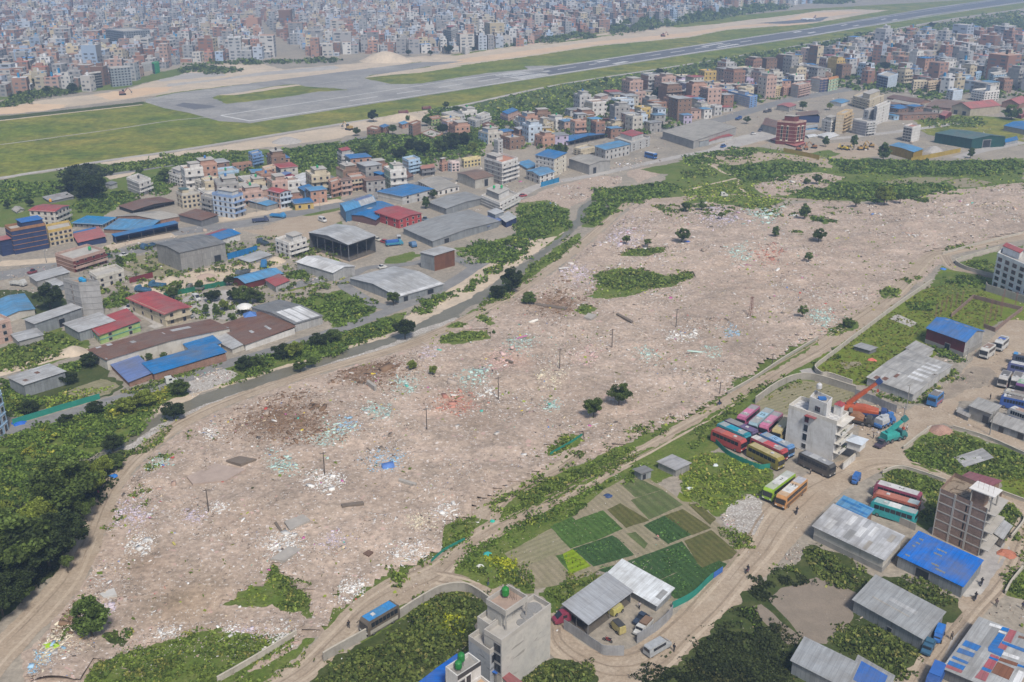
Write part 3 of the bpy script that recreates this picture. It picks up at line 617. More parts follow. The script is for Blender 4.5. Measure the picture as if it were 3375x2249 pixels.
W=dict(white=(.57,.56,.545),offw=(.47,.45,.41),cream=(.49,.43,.32),yellow=(.48,.35,.12),pink=(.44,.31,.265),salmon=(.41,.245,.185),brick=(.30,.165,.115),dbrick=(.22,.12,.09),grey=(.31,.305,.30),lgrey=(.42,.42,.42),dgrey=(.16,.165,.175),blue=(.16,.27,.48),sky=(.33,.46,.60),pale=(.46,.53,.62),navy=(.025,.04,.11),teal=(.10,.30,.28),mint=(.38,.52,.36),lilac=(.42,.37,.50),maroon=(.15,.038,.038),red=(.38,.055,.06),magenta=(.33,.06,.10),orange=(.52,.25,.10),green=(.30,.42,.16),steel=(.27,.29,.31),dteal=(.015,.075,.07),gold=(.38,.25,.03),rust=(.19,.085,.05),brown=(.22,.14,.10),black=(.03,.03,.035))
RF=dict(red=(.42,.075,.075),pinkred=(.46,.15,.14),blue=(.01,.19,.50),lblue=(.10,.32,.58),violet=(.15,.22,.46),grey=(.34,.345,.345),silver=(.50,.51,.52),white=(.75,.76,.77),beige=(.44,.41,.36),rust=(.20,.10,.065),brown=(.25,.155,.11),dgrey=(.22,.225,.23),teal=(.085,.16,.16),orange=(.50,.22,.15),tarp=(.0,.16,.56))
WIN_MESH={}
def window_mesh(c=(.5,.5,.5)):
 key=tuple(c)
 if key not in WIN_MESH:
  mb=MB();fm=plain('frame_%.2f_%.2f_%.2f'%key,c,.7,0,.1)
  mb.box((0,-.03,0),(.5,.05,.5),fm)
  mb.box((0,-.075,0),(.43,.02,.42),GLASS)
  WIN_MESH[key]=mb.build('window',mesh_only=True)
 return WIN_MESH[key]
def lerp(a,b,t):return a+(b-a)*t
class B:
 """a box-like building: foot O, side vectors a and c, height h"""
 def __init__(s,O,a,c,h):s.O,s.a,s.c,s.h=O,a,c,h;s.ua,s.uc=a.normalized(),c.normalized();s.la,s.lc=a.length,c.length;s.up=Vector((0,0,1))
 def P(s,i,j,z=0.0):return s.O+s.a*i+s.c*j+s.up*z
 def frame(s,f):
  """origin, along, length, outward normal of a wall: A and C are the two near ones"""
  if f=='A':o,u,L,n=s.O,s.ua,s.la,-s.uc
  elif f=='C':o,u,L,n=s.O,s.uc,s.lc,-s.ua
  elif f=='A2':o,u,L,n=s.O+s.c,s.ua,s.la,s.uc
  else:o,u,L,n=s.O+s.a,s.uc,s.lc,s.ua
  nn=Vector((-u.y,u.x,0))
  if nn.dot(n)<0:nn=-nn
  return o,u,L,nn
 def wbox(s,mb,f,x0,x1,z0,z1,d,mat,back=0.0):
  """slab on a wall from x0 to x1 (metres), standing d proud"""
  o,u,L,n=s.frame(f)
  c=o+u*(x0+x1)/2+n*((d-back)/2)+s.up*(z0+z1)/2
  mb.box(c,((x1-x0)/2,(d+back)/2,(z1-z0)/2),mat,(u,n,s.up))
 def wmat(s,f,x,z,w,h):
  o,u,L,n=s.frame(f)
  p=o+u*x+s.up*z
  X=u if n.cross(u).z<0 else u
  M=Matrix(((X.x*w,-n.x,0,p.x),(X.y*w,-n.y,0,p.y),(0,0,h,p.z),(0,0,0,1)))
  return M
def solve(fr,A,Bp,C,by):
 h=height_of(fr,Bp[0],Bp[1],by)
 g=[ground_at(fr,p[0],p[1],h)for p in(A,Bp,C)]
 for q in g:q.z=0
 return B(g[1],g[0]-g[1],g[2]-g[1],h)
HOUSES=[]
def walls(b,cA,cC,kA='paint',kC='paint',z0=-.5,top=True,h=None):
 mb=MB();h=h or b.h
 mA,mC=wall_mat(cA,kA),wall_mat(cC,kC)
 for f,m in(('A',mA),('C',mC),('A2',mA),('C2',mC)):
  o,u,L,n=b.frame(f)
  p=[o+b.up*z0,o+u*L+b.up*z0,o+u*L+b.up*h,o+b.up*h]
  if(p[1]-p[0]).cross(p[3]-p[0]).dot(n)<0:p=[p[1],p[0],p[3],p[2]]
  mb.poly(p,m,[(0,z0),(L,z0),(L,h),(0,h)])
 return mb
def roof_plane(b,mb,mat,z,over=.35,pitch='flat',rise=0.0,thick=.08,gable=None,patches=()):
 """pitch: flat | mono (rises from the A wall to the back) | a (ridge along a) | c (ridge along c)"""
 oa,oc=over/b.la,over/b.lc
 i0,i1,j0,j1=-oa,1+oa,-oc,1+oc
 def zz(i,j):
  if pitch=='mono':return z+rise*j
  if pitch=='monoc':return z+rise*i
  if pitch=='a':return z+rise*(1-abs(j-.5)*2)
  if pitch=='c':return z+rise*(1-abs(i-.5)*2)
  return z
 Q=lambda i,j,d=0.0:b.P(i,j,zz(i,j)+d)
 def face(i0,i1,j0,j1,m,d=0.0,ua='a'):
  pts=[Q(i0,j0,d),Q(i1,j0,d),Q(i1,j1,d),Q(i0,j1,d)]
  uv=[(i*b.la,j*b.lc)for i,j in((i0,j0),(i1,j0),(i1,j1),(i0,j1))]
  if pitch in('c','monoc'):uv=[(v,u)for u,v in uv]
  if(pts[1]-pts[0]).cross(pts[3]-pts[0]).z<0:pts.reverse();uv.reverse()
  mb.poly(pts,m,uv)
 if pitch=='a':
  face(i0,i1,j0,.5,mat);face(i0,i1,.5,j1,mat)
 elif pitch=='c':
  face(i0,.5,j0,j1,mat);face(.5,i1,j0,j1,mat)
 else:face(i0,i1,j0,j1,mat)
 ring=[(i0,j0),(i1,j0),(i1,j1),(i0,j1)]
 if pitch=='a':ring=[(i0,j0),(i1,j0),(i1,.5),(i1,j1),(i0,j1),(i0,.5)]
 if pitch=='c':ring=[(i0,j0),(.5,j0),(i1,j0),(i1,j1),(.5,j1),(i0,j1)]
 n=len(ring)
 for k in range(n):
  p,q=ring[k],ring[(k+1)%n]
  mb.poly([Q(p[0],p[1],-thick),Q(q[0],q[1],-thick),Q(q[0],q[1]),Q(p[0],p[1])],mat)
 if pitch in('flat','mono','monoc'):mb.poly([Q(p[0],p[1],-thick)for p in reversed(ring)],DARK)
 if gable is not None and rise:
  if pitch=='a':
   for i in(0.0,1.0):mb.poly([b.P(i,0,z-thick-.02),b.P(i,1,z-thick-.02),b.P(i,.5,z+rise-thick-.02)],gable)
  if pitch=='c':
   for j in(0.0,1.0):mb.poly([b.P(0,j,z-thick-.02),b.P(1,j,z-thick-.02),b.P(.5,j,z+rise-thick-.02)],gable)
 for k,(pi0,pi1,pj0,pj1,m)in enumerate(patches):face(pi0,pi1,pj0,pj1,m,.02+.004*k)
def parapet(b,mb,z0,z1,mat,th=.2):
 for f,sgn in(('A',1),('C',1),('A2',1),('C2',1)):
  o,u,L,n=b.frame(f)
  e=.003 if f in('A','A2')else-th
  c=o+u*L/2-n*(th/2-.012)+b.up*(z0+z1)/2
  mb.box(c,(L/2+(e if e>0 else-th),th/2,(z1-z0)/2),mat,(u,n,b.up))
def sub(b,i0,i1,j0,j1,z0,h):return B(b.P(i0,j0,z0),b.a*(i1-i0),b.c*(j1-j0),h)
def tank(parent,p,c,name='water_tank',r=.55,h=1.2,stand=.4):
 mb=MB();m=plain('tank_%.2f_%.2f_%.2f'%tuple(c),c,.45,0,.15)
 for dx,dy in((-1,-1),(1,-1),(1,1),(-1,1)):mb.bar(p+Vector((dx*r*.6,dy*r*.6,0)),p+Vector((dx*r*.6,dy*r*.6,stand)),.05,STEEL,4)
 mb.lathe(p,[(.05,stand),(r,stand),(r*1.03,stand+h*.3),(r,stand+h*.75),(r*.7,stand+h*.93),(r*.28,stand+h),(r*.26,stand+h*1.08)],m)
 return mb.build(name,parent,None)
def house(fr,A,Bp,C,by,n,wall,label,side=None,roof='flat',rc=None,kA='paint',kC='paint',wc=None,trim=None,bal=None,stair=None,tk=None,name='house',cat='house',group='town houses',wA=None,wC=None,win=True,par=.9,rise=1.2,pitch='a',b=None,over=.45,small=False,wgap=2.6,wsz=(1.25,1.35),wz=.5,patches=(),blankA=False,blankC=False,loose=None):
 b=b or solve(fr,A,Bp,C,by)
 O=b.O.copy();b0=B(Vector((0,0,0)),b.a,b.c,b.h)
 root=thing(name,label,cat,(O.x,O.y,0),0,group);b=b0
 wall=W.get(wall,wall);side=W.get(side,side)if side else wall
 trim=W.get(trim,trim)if trim else tuple(min(.75,v*1.12+.02)for v in side)
 flat=roof=='flat'
 ht=b.h-(par if flat else 0)
 if ht<2.4:ht,par=b.h*.75,b.h*.25
 st=ht/n
 mb=walls(b,wall,side,kA,kC,h=ht)
 tm=wall_mat(trim)
 for k in range(1,n+1):
  for f in('A','C'):
   o,u,L,nn=b.frame(f)
   b.wbox(mb,f,-.1,L+.1,k*st-.16,k*st+.06-(.008 if f=='C' else 0),.11+(.004 if f=='C' else 0),tm)
 if small and win:
  fm=GLASS
  for f,blank in(('A',blankA),('C',blankC)):
   if blank:continue
   o,u,L,nn=b.frame(f);m=max(1,int(L/wgap))
   for k in range(n):
    for q in range(m):
     x=L*(q+.5)/m;z=k*st+st*.52
     b.wbox(mb,f,x-.6,x+.6,z-.6,z+.6,.03,fm)
 if flat:
  mb.poly([b.P(0,0,ht-.05),b.P(1,0,ht-.05),b.P(1,1,ht-.05),b.P(0,1,ht-.05)]if b.a.cross(b.c).z>0 else[b.P(0,0,ht-.05),b.P(0,1,ht-.05),b.P(1,1,ht-.05),b.P(1,0,ht-.05)],CONCL if rc is None else plain('roofdeck_%.2f_%.2f_%.2f'%tuple(rc),rc,.9,0,.3))
 mb.build('wall',root)
 if flat:
  m2=MB();parapet(b,m2,ht,b.h,tm);m2 .build('parapet',root)
 else:
  m2=MB();rm=rc if isinstance(rc,bpy.types.Material)else tin_roof(rc or RF['grey'])
  if not flat and roof=='flatin':roof_plane(b,m2,rm,ht,over,'flat',patches=patches)
  else:roof_plane(b,m2,rm,ht,over,pitch,rise,gable=wall_mat(wall,kA),patches=patches)
  m2 .build('roof',root)
 if win and not small:
  wm=window_mesh(wc or(.42,.36,.32))
  cnt=0
  for f,cols,blank in(('A',wA,blankA),('C',wC,blankC)):
   if blank:continue
   o,u,L,nn=b.frame(f)
   m=cols or max(1,int(L/wgap))
   for k in range(n):
    for q in range(m):
     if cnt>95:break
     x=L*(q+.5)/m;z=k*st+st*wz
     w_=min(wsz[0],L/m*.72)
     if k==0 and q%3==1:child('door',wm,root,b.wmat(f,x,min(st,2.6)*.42,w_*.95,min(st,2.6)*.8))
     else:child('window',wm,root,b.wmat(f,x,z,w_,min(wsz[1],st*.6)))
     cnt+=1
 for f in(bal or ''):
  for k in range(1,n):
   m3=MB();o,u,L,nn=b.frame(f)
   b.wbox(m3,f,.05,L-.05,k*st-.13,k*st+.02,1.15,tm)
   c0=o+nn*1.1+u*L/2+b.up*(k*st+.45)
   m3 .box(c0,(L/2-.05,.05,.42),wall_mat(trim if k%2 else side),(u,nn,b.up))
   m3 .build('balcony',root)
 if stair:
  i0,i1,j0,j1=stair[:4];sh=stair[4]if len(stair)>4 else 2.4
  sb=sub(b,i0,i1,j0,j1,ht,sh);m4=walls(sb,wall,side,kA,kC,z0=-.02,h=sh)
  m5=MB();roof_plane(sb,m4,CONCL if len(stair)<6 else tin_roof(RF[stair[5]]),sh,.35,'flat',thick=.18)
  m4 .build('stair_head',root)
 for k_,t_ in enumerate(tk or()):
  tank(root,b.P(t_[0],t_[1],ht+(t_[3]if len(t_)>3 else 0)),t_[2],r=.55 if len(t_)<5 else t_[4])
 HOUSES.append((O,b,root))
 return root,b,ht
def shed(fr,A,Bp,C,by,label,wall='steel',kw='tin',rc='grey',pitch='a',rise=1.0,over=.35,rust=0.0,door=None,patches=(),name='metal_shed',cat='shed',group='metal sheds',open_=(),side=None,ks=None,base=0.0,win=(),vary=.2,lift=0.0,gable=True,skylights=0):
 b=solve(fr,A,Bp,C,by);O=b.O.copy();b=B(Vector((0,0,0)),b.a,b.c,b.h)
 root=thing(name,label,cat,(O.x,O.y,0),0,group)
 wl=W.get(wall,wall);sd=W.get(side,side)if side else wl
 mb=MB();h=b.h-.1
 allm={'A':wall_mat(wl,kw),'C':wall_mat(sd,ks or kw),'A2':wall_mat(wl,kw),'C2':wall_mat(sd,ks or kw)}
 for f,m in allm.items():
  o,u,L,n=b.frame(f)
  if f in open_:
   k=max(2,int(L/4.5))
   for q in range(k+1):mb.bar(o+u*(L*q/k)-n*.12,o+u*(L*q/k)-n*.12+b.up*h,.08,STEEL,4)
   b.wbox(mb,f,0,L,h-.5,h,.02,allm[f],.05)
   continue
  p=[o-b.up*.5,o+u*L-b.up*.5,o+u*L+b.up*h,o+b.up*h];uv=[(0,-.5),(L,-.5),(L,h),(0,h)]
  if(p[1]-p[0]).cross(p[3]-p[0]).dot(n)<0:p=[p[1],p[0],p[3],p[2]]
  mb.poly(p,m,uv)
  if base:b.wbox(mb,f,-.02,L+.02,-.4,base,.06+(.004 if f[0]=='C' else 0),CONC)
 if open_:
  mb.poly([b.P(0,0,.12),b.P(1,0,.12),b.P(1,1,.12),b.P(0,1,.12)]if b.a.cross(b.c).z>0 else[b.P(0,0,.12),b.P(0,1,.12),b.P(1,1,.12),b.P(1,0,.12)],plain('oily_floor',(.12,.105,.09),.9,0,.4))
 mb.build('wall',root)
 m2=MB();rm=rc if isinstance(rc,bpy.types.Material)else tin_roof(RF.get(rc,rc),rust,vary=vary)
 pt=[(p[0],p[1],p[2],p[3],p[4]if isinstance(p[4],bpy.types.Material)else tin_roof(RF.get(p[4],p[4]),p[5]if len(p)>5 else 0))for p in patches]
 roof_plane(b,m2,rm,b.h,over,pitch,rise,gable=wall_mat(wl if pitch=='c' else sd,kw),patches=pt)
 m2 .build('roof',root)
 dm=window_mesh((.2,.2,.21))
 for(f,x,w_,hh)in(door or()):
  o,u,L,n=b.frame(f);hh=min(hh,h*.85)
  child('door',dm,root,b.wmat(f,x*L,hh/2,w_,hh))
 for(f,m,z)in win:
  o,u,L,n=b.frame(f)
  for q in range(m):child('window',window_mesh(),root,b.wmat(f,L*(q+.5)/m,z,1.2,1.0))
 HOUSES.append((O,b,root))
 return root,b
def leaf_mat(name):
 m,t,b=_nt(name)
 a=N(t,'ShaderNodeAttribute',attribute_name='col');t.links.new(a.outputs['Color'],b.inputs['Base Color'])
 b.inputs['Roughness'].default_value=.7;b.inputs['Specular IOR Level'].default_value=.15
 tr=N(t,'ShaderNodeBsdfTranslucent');t.links.new(a.outputs['Color'],tr.inputs['Color'])
 mx=N(t,'ShaderNodeMixShader');mx.inputs[0].default_value=.4;t.links.new(b.outputs[0],mx.inputs[1]);t.links.new(tr.outputs[0],mx.inputs[2]);t.links.new(mx.outputs[0],t.nodes['Material Output'].inputs['Surface'])
 return m
LEAF=leaf_mat('leaves')
def cards(P,size,col,flat=.45,rng=NPR):
 """one quad per point, random turn; P (n,3), size (n,), col (n,3)"""
 n=len(P)
 nz=rng.normal(size=(n,3));nz[:,2]=np.abs(nz[:,2])+flat;nz/=np.linalg.norm(nz,axis=1)[:,None]
 r=rng.normal(size=(n,3));u=np.cross(nz,r);u/=np.linalg.norm(u,axis=1)[:,None]+1e-9;v=np.cross(nz,u)
 s=size[:,None]*.5;e=(.6+.8*rng.random((n,1)))
 V=np.stack([P-u*s*e-v*s,P+u*s*e-v*s*.8,P+u*s*e*.8+v*s,P-u*s*e*.9+v*s*.9],1).reshape(-1,3)
 F=np.arange(n*4).reshape(n,4);C=np.repeat(col,4,0)
 return V,F,C
def leaf_blob(n,rad,size,col,rng=NPR,var=.35):
 d=rng.normal(size=(n,3));d/=np.linalg.norm(d,axis=1)[:,None]
 P=d*(rng.random((n,1))**.35)*np.array(rad)
 k=1+var*rng.normal(size=(n,1));C=np.clip(np.array(col)[None]*np.clip(k,.4,1.9),0,1)
 return cards(P,size*(.6+.8*rng.random(n)),C,rng=rng)
H,S=house,shed
SR='shops and houses along the main road'
H('t00',(1150,1180),(1235,1212),(1308,1185),1290,3,'white','white stepped three-storey house beside the brick house below the airfield',stair=(.2,.8,.3,.9),tk=[(.5,.1,(.02,.02,.02))],bal='C')
H('t00',(1300,1150),(1318,1166),(1382,1150),1230,3,'brick','bare brick house with pale tin roof behind the white stepped house',roof='flatin',rc=RF['silver'],kA='brick',kC='brick',blankC=True)
H('b1',(1740,352),(1910,420),(2072,362),612,3,'grey','house with grey side wall and white front standing alone in the scrub',side='white',bal='C',blankA=True,wC=2,tk=[(.6,.6,(.05,.05,.05))])
r_,b_,h_=H('b1',(400,806),(750,826),(945,742),1030,3,'offw','house under a wide hipped red roof with an orange water tank',roof='tin',rc=RF['red'],rise=.6,tk=[(.55,.75,(.6,.3,.03),1.6)],bal='C')
r_,b_,h_=H('b1',(60,1010),(145,1066),(620,982),1420,5,'navy','dark blue glass-banded five-storey block with a blue rooftop shed',side='navy',trim=(.28,.15,.08),group=SR,name='shop_block',cat='shop building',win=False,stair=(.05,.9,.35,.95,2.6,'tarp'))
H('b1',(625,1005),(660,1086),(985,1020),1308,3,'yellow','cream house with a yellow parapet and rows of dark windows beside the navy block',side='cream',trim='yellow',wC=5,group=SR,name='shop_block',cat='shop building')
S('b1',(990,1110),(1080,1250),(1455,1186),1320,'low shop with a faded pink roof beside the cream house','navy','paint',RF['pinkred'],'mono',.6,group=SR,name='shop_shed',cat='shop',patches=[(.86,1,0,.9,'blue')])
H('t01',(378,176),(500,216),(722,150),312,3,'brick','brick-sided house with maroon bays and a pink porch tower',side='maroon',kA='brick',trim='pink',bal='C',wC=4,blankA=True,tk=[(.5,.8,(.02,.3,.1))])
H('t01',(430,350),(540,380),(682,372),607,5,(.30,.30,.305),'bare grey concrete tower with blue tanks on its roof',side=(.33,.33,.335),trim=(.31,.31,.31),blankC=True,wA=1,wsz=(.5,1.4),tk=[(.3,.5,(.02,.25,.5),0,.8),(.6,.6,(.02,.25,.5),0,.8)],rc=(.40,.29,.2),name='tower_house')
H('t01',(612,300),(665,336),(850,284),425,2,'lgrey','unpainted two-storey house behind the grey concrete tower',side='offw',wC=3)
S('t01',(200,330),(255,368),(478,312),418,'grey tin shed beside the main road and the tower','grey','tin','silver','mono',.3)
S('t01',(310,365),(390,408),(446,392),445,'small silver shed tucked against the grey tower','steel','tin','silver','mono',.3)
S('t01',(-40,510),(25,618),(236,560),660,'low house under a patched bright blue tin roof','offw','paint','lblue','a',.8,vary=.3)
S('t01',(168,632),(238,662),(560,560),745,'long grey metal shed at the foot of the tower','steel','tin','silver','mono',.4,door=[('C',.55,2.2,3)])
S('t01',(440,660),(545,718),(790,650),785,'shed with a rust-streaked tin roof joined to the green house','steel','tin',RF['silver'],'mono',.4,rust=.35)
H('t01',(597,655),(684,741),(962,652),806,2,'green','pale green two-storey house under an L-shaped red roof',roof='tin',rc=RF['red'],rise=.5,pitch='mono',trim='teal',wC=2)
H('t01',(885,484),(1135,592),(1305,546),682,2,'cream','cream two-storey building under a thick red roof with blue fascia panels',roof='tin',rc=RF['red'],rise=.5,pitch='a',bal='C',trim='cream',wA=4,wC=2,over=.8)
GC='sheds of the rusty courtyard compound'
S('t01',(610,842),(735,910),(1580,692),985,'very long rusty roof with grey panels along the courtyard compound','offw','paint','rust','a',.9,rust=.45,group=GC,patches=[(0,.12,.0,1.0,'grey'),(.55,.72,.28,.55,'silver'),(.62,.8,.62,.78,'silver'),(.9,1.0,.05,.09,'silver'),(.85,1.0,.13,.17,'silver')])
S('t01',(735,910),(890,1062),(1068,1003),1100,'violet-blue tin roof over a brick wall at the corner of the compound','brick','brick','violet','mono',.5,group=GC)
S('t01',(985,934),(1062,1005),(1556,868),1060,'long bright blue roof over a brick wall beside the river road','brick','brick','blue','mono',.5,group=GC)
S('t01',(1230,768),(1330,858),(1520,800),905,'square bright blue roof inside the courtyard compound','offw','paint','blue','mono',.3,group=GC)
S('t01',(1405,735),(1600,835),(1692,803),872,'plain silver lean-to roof between blue and rusty roofs','offw','paint','silver','mono',.3,group=GC)
S('t01',(1500,680),(1690,806),(2030,692),850,'brown rust-striped roof over a whitewashed wall beside the river road','white','paint','rust','mono',.5,rust=.4,group=GC,patches=[(.3,.42,.3,.36,'silver'),(.2,.4,.6,.65,'silver')])
S('t01',(1735,548),(2030,662),(2220,608),722,'shed with a half grey, half white striped roof beside the river road','lgrey','tin','dgrey','c',.9,patches=[(0.02,.48,.1,.95,'white'),(.02,.48,.3,.34,'grey'),(.02,.48,.6,.64,'grey')],door=[('A',.8,3,3)])
S('t01',(1600,345),(1690,382),(1945,315),428,'maroon shed under a weathered light blue arched roof','maroon','tin','lblue','c',1.0)
S('t01',(1830,358),(1900,403),(1992,372),452,'small grey shed with a bright red roof beside the blue arched shed','lgrey','tin',RF['red'],'mono',.4)
S('t01',(1075,110),(1238,172),(1550,105),305,'tall dark warehouse of grey tin sheets under a mottled roof','grey','tin','dgrey','c',.8,vary=.4,door=[('C',.8,3,3.5)],name='warehouse',cat='warehouse')
S('t01',(1405,50),(1520,82),(1652,40),130,'white shed under bright blue roof sheets behind the dark warehouse','white','paint','blue','c',.8,patches=[(.7,1,0,1,'red')])
S('t01',(1640,210),(1720,238),(1870,190),255,'low pale tin lean-to behind the blue fence','steel','tin','silver','mono',.2)
H('t01',(1895,72),(1990,108),(2112,72),215,3,'white','white three-storey house with stepped roof terraces beside the open grey shed',bal='C',stair=(.2,.7,.4,.9),wC=3)
S('t01',(2045,236),(2296,310),(2444,266),372,'white-roofed ribbed metal warehouse beside a green plot','lgrey','tin','white','a',1.0,name='warehouse',cat='warehouse')
S('f',(710,534),(800,562),(862,541),602,'open-sided storage shed under a broad silver roof','dgrey','tin','silver','c',1.2,open_=('A','C'),name='warehouse',cat='warehouse')
S('t11',(60,348),(395,476),(703,388),524,'wide low grey warehouse with white roof edges beside the river road','steel','tin','silver','c',1.3,patches=[(.0,.06,0,1,'white')],door=[('C',.15,2,3),('C',.7,3,3)],name='warehouse',cat='warehouse')
S('t11',(545,170),(640,193),(780,156),302,'tall tin shed with rust-red stripes beside the sandy lane','steel','tin','silver','mono',.3,side='rust',patches=())
S('f',(927,524),(994,554),(1146,508),569,'largest flat grey warehouse beside the scrap lot and river meadow','steel','tin','grey','a',.8,door=[('C',.2,3,4)],name='warehouse',cat='warehouse')
S('t10',(930,1525),(1010,1560),(1125,1510),1590,'blue lean-to roof between grey warehouse annexes','steel','tin','violet','mono',.3)
S('t10',(1080,1490),(1135,1530),(1206,1502),1570,'small grey annex at the end of the largest warehouse','navy','paint','silver','mono',.3)
S('t10',(1008,1455),(1060,1478),(1118,1462),1540,'little raised grey roof above the warehouse annexes','steel','tin','silver','mono',.3)
S('b3',(1200,1215),(1445,1306),(1965,1160),1395,'long grey warehouse behind the red building','steel','tin','grey','a',.7,name='warehouse',cat='warehouse')
H('b3',(460,1350),(790,1458),(1102,1373),1585,2,'red','bright red two-storey building under a red tin roof',roof='tin',rc=RF['red'],rise=.6,pitch='a',trim='red',wA=3,wC=4,wc=(.6,.55,.5),name='shop_block',cat='shop building')
S('b3',(-20,1240),(60,1345),(480,1210),1500,'long shed with bright and faded blue roof panels left of the red building','lblue' if 0 else(.08,.2,.36),'tin','lblue','c',.8,patches=[(.1,.9,.0,.3,'blue'),(.5,1,.45,.95,'violet'),(0,.5,.5,1,'silver')])
S('b3',(130,1390),(470,1462),(720,1262),1545,'workshop under a two-tone bright and violet blue roof joined to the red building',(.14,.08,.08),'paint','blue','c',.8,patches=[(.0,1,.55,1,'violet'),(.5,.9,.42,.54,'silver')])
H('b3',(495,1068),(840,1141),(1268,1048),1262,2,'offw','panel-walled factory under a large bright blue roof',roof='tin',rc=RF['blue'],rise=.5,pitch='mono',side='lgrey',blankA=True,wC=3,name='factory',cat='factory')
H('b3',(1060,925),(1330,1062),(1625,995),1132,1,'white','long single-storey white building under a beige roof beside the blue-roofed factory',roof='tin',rc=RF['beige'],rise=.6,pitch='a',wC=4)
S('b3',(1600,816),(1842,907),(2097,855),1037,'white panel-walled warehouse under a brown rusted roof','offw','tin','brown','c',.9,rust=.25,name='warehouse',cat='warehouse',door=[('C',.6,2.5,4)])
H('t10',(962,1346),(1092,1400),(1220,1335),1470,3,'grey','stepped white apartment house with a grey side wall and green tanks',side='white',bal='C',blankA=True,wC=5,stair=(.3,.95,.25,.8,3.0),tk=[(.7,.4,(.02,.35,.12),3.2),(.5,.6,(.02,.35,.12),3.2)])
H('t10',(985,1082),(1107,1118),(1216,1086),1276,5,'grey','tall grey-sided block with a white balconied front and orange roof terrace',side='white',bal='C',wA=3,wsz=(1.0,.8),rc=(.45,.22,.15),wC=3,stair=(.4,.95,.1,.5),tk=[(.6,.6,(.03,.03,.03))],name='apartment_block',cat='apartment block')
H('b4',(325,1090),(585,1141),(752,1072),1382,4,'white','white factory tower with a deep bright blue top and roof',side=(.60,.56,.47),roof='tin',rc=RF['blue'],rise=.5,pitch='mono',wA=5,wC=2,wsz=(.9,.9),trim='white',name='factory',cat='factory',patches=())
H('b4',(200,1310),(385,1378),(585,1320),1496,2,'lgrey','low white factory house under a curved light blue roof',side='white',roof='tin',rc=RF['lblue'],rise=1.0,pitch='c',wA=3,wC=3,name='factory',cat='factory')
S('b4',(80,1195),(215,1275),(370,1240),1310,'light blue awning roof behind the white factory tower','steel','paint','lblue','mono',.2)
S('b4',(790,1140),(1070,1226),(1358,1166),1366,'grey-roofed warehouse with a broad bright blue fascia band','grey','paint','beige','a',.9,name='warehouse',cat='warehouse',door=[('C',.25,2.5,3.5)])
H('b4',(850,985),(955,1012),(1147,966),1115,3,'cream','cream villa with columned balconies behind the blue-banded warehouse',bal='C',wC=3)
H('b4',(1145,968),(1290,1021),(1625,950),1166,2,'lgrey','grey factory block with light blue roof sheets and brick corner piers',roof='tin',rc=RF['lblue'],rise=.4,pitch='mono',wA=2,wC=6,side='lgrey',name='factory',cat='factory')
H('b4',(1415,850),(1640,922),(1905,842),1052,3,'white','unfinished concrete block with a red roof on its upper floor',side='lgrey',wC=3,wA=2,stair=(.3,1,.3,.9,2.6,'red'),trim='lgrey')
S('b4',(575,886),(790,902),(1282,802),965,'open market hall under a huge bright blue roof','black','paint','blue','a',1.0,open_=('A','C'),name='market_hall',cat='market hall')
H('b4',(1040,312),(1220,352),(1415,292),475,4,'pink','ornate pink mansion with many arched windows at the foot of the airfield slope',side='pink',trim='white',bal='AC',stair=(.25,.75,.25,.75,3.0),wA=6,wC=6)
H('b4',(1490,486),(1590,502),(1728,472),626,4,'salmon','terracotta-coloured four-storey house with many dark windows',stair=(.3,.8,.2,.7),wC=3,wA=2)
S('b4',(1230,596),(1400,626),(1575,586),655,'low shop under pink-red double roofs beside the terracotta house','brown','paint',RF['pinkred'],'c',.8,group=SR)
H('b4',(985,575),(1045,582),(1150,566),760,4,'yellow','narrow red-brown house with a yellow side wall',side='brick',wC=2,stair=(.2,.8,.2,.8))
H('b4',(700,576),(950,626),(1002,600),722,3,'cream','long mustard row house with a blue roof awning',side='yellow',wA=6,stair=(0,.2,.1,.8,2.0,'lblue'))
H('b4',(380,640),(460,666),(577,632),802,4,'offw','cream house with a tall stair tower and a sky-blue front bay',side='cream',stair=(.3,.9,.0,.4,4.0),wC=2)
H('b4',(20,600),(105,640),(235,590),752,4,'offw','white cracked-looking tower house beside the lilac blue-roofed house',side='white',stair=(.3,.9,.2,.7),wC=2)
H('b4',(180,670),(235,690),(370,650),832,3,'brick','grey-cream house with a bare brick side wall',side='lgrey',kA='brick',wC=3)
H('t10',(925,790),(965,802),(1024,780),880,4,'lgrey','white tower house with a grey blank wall on the slope',side='white',bal='C',blankA=True,wC=1)
H('t10',(866,815),(925,832),(966,816),893,3,'pale','pale blue house with green windows joined to the white tower house',side='lgrey',wA=3,blankC=True)
H('t10',(690,775),(765,800),(850,786),876,3,'grey','unfinished grey concrete house with pillared roof terrace',side='lgrey',bal='C')
H('t10',(598,805),(620,816),(692,804),868,2,'green','low lime-green house with salmon roof edge',side='green',trim='salmon')
H('t10',(462,846),(490,857),(546,836),956,4,'grey','narrow bare brick tower above the wooded hollow',side='brick',kC='brick',blankC=True,name='tower_house')
H('t10',(175,880),(240,892),(275,876),945,2,'brick','square old brick house at the airfield edge',kA='brick',kC='brick',wA=2,wC=1)
H('t10',(262,868),(290,880),(328,866),938,2,'brick','brick house with blue roof sheets behind the square brick house',kA='brick',kC='brick',roof='flatin',rc=RF['blue'],wA=1,wC=1)
H('t10',(395,845),(420,858),(460,846),890,1,'salmon','small orange house with a blue tarpaulin roof',roof='flatin',rc=RF['lblue'],wA=1,wC=1)
H('t10',(545,915),(630,945),(700,918),968,1,'brick','low brick house with flat grey roof at the edge of the wooded hollow',kA='brick',kC='brick')
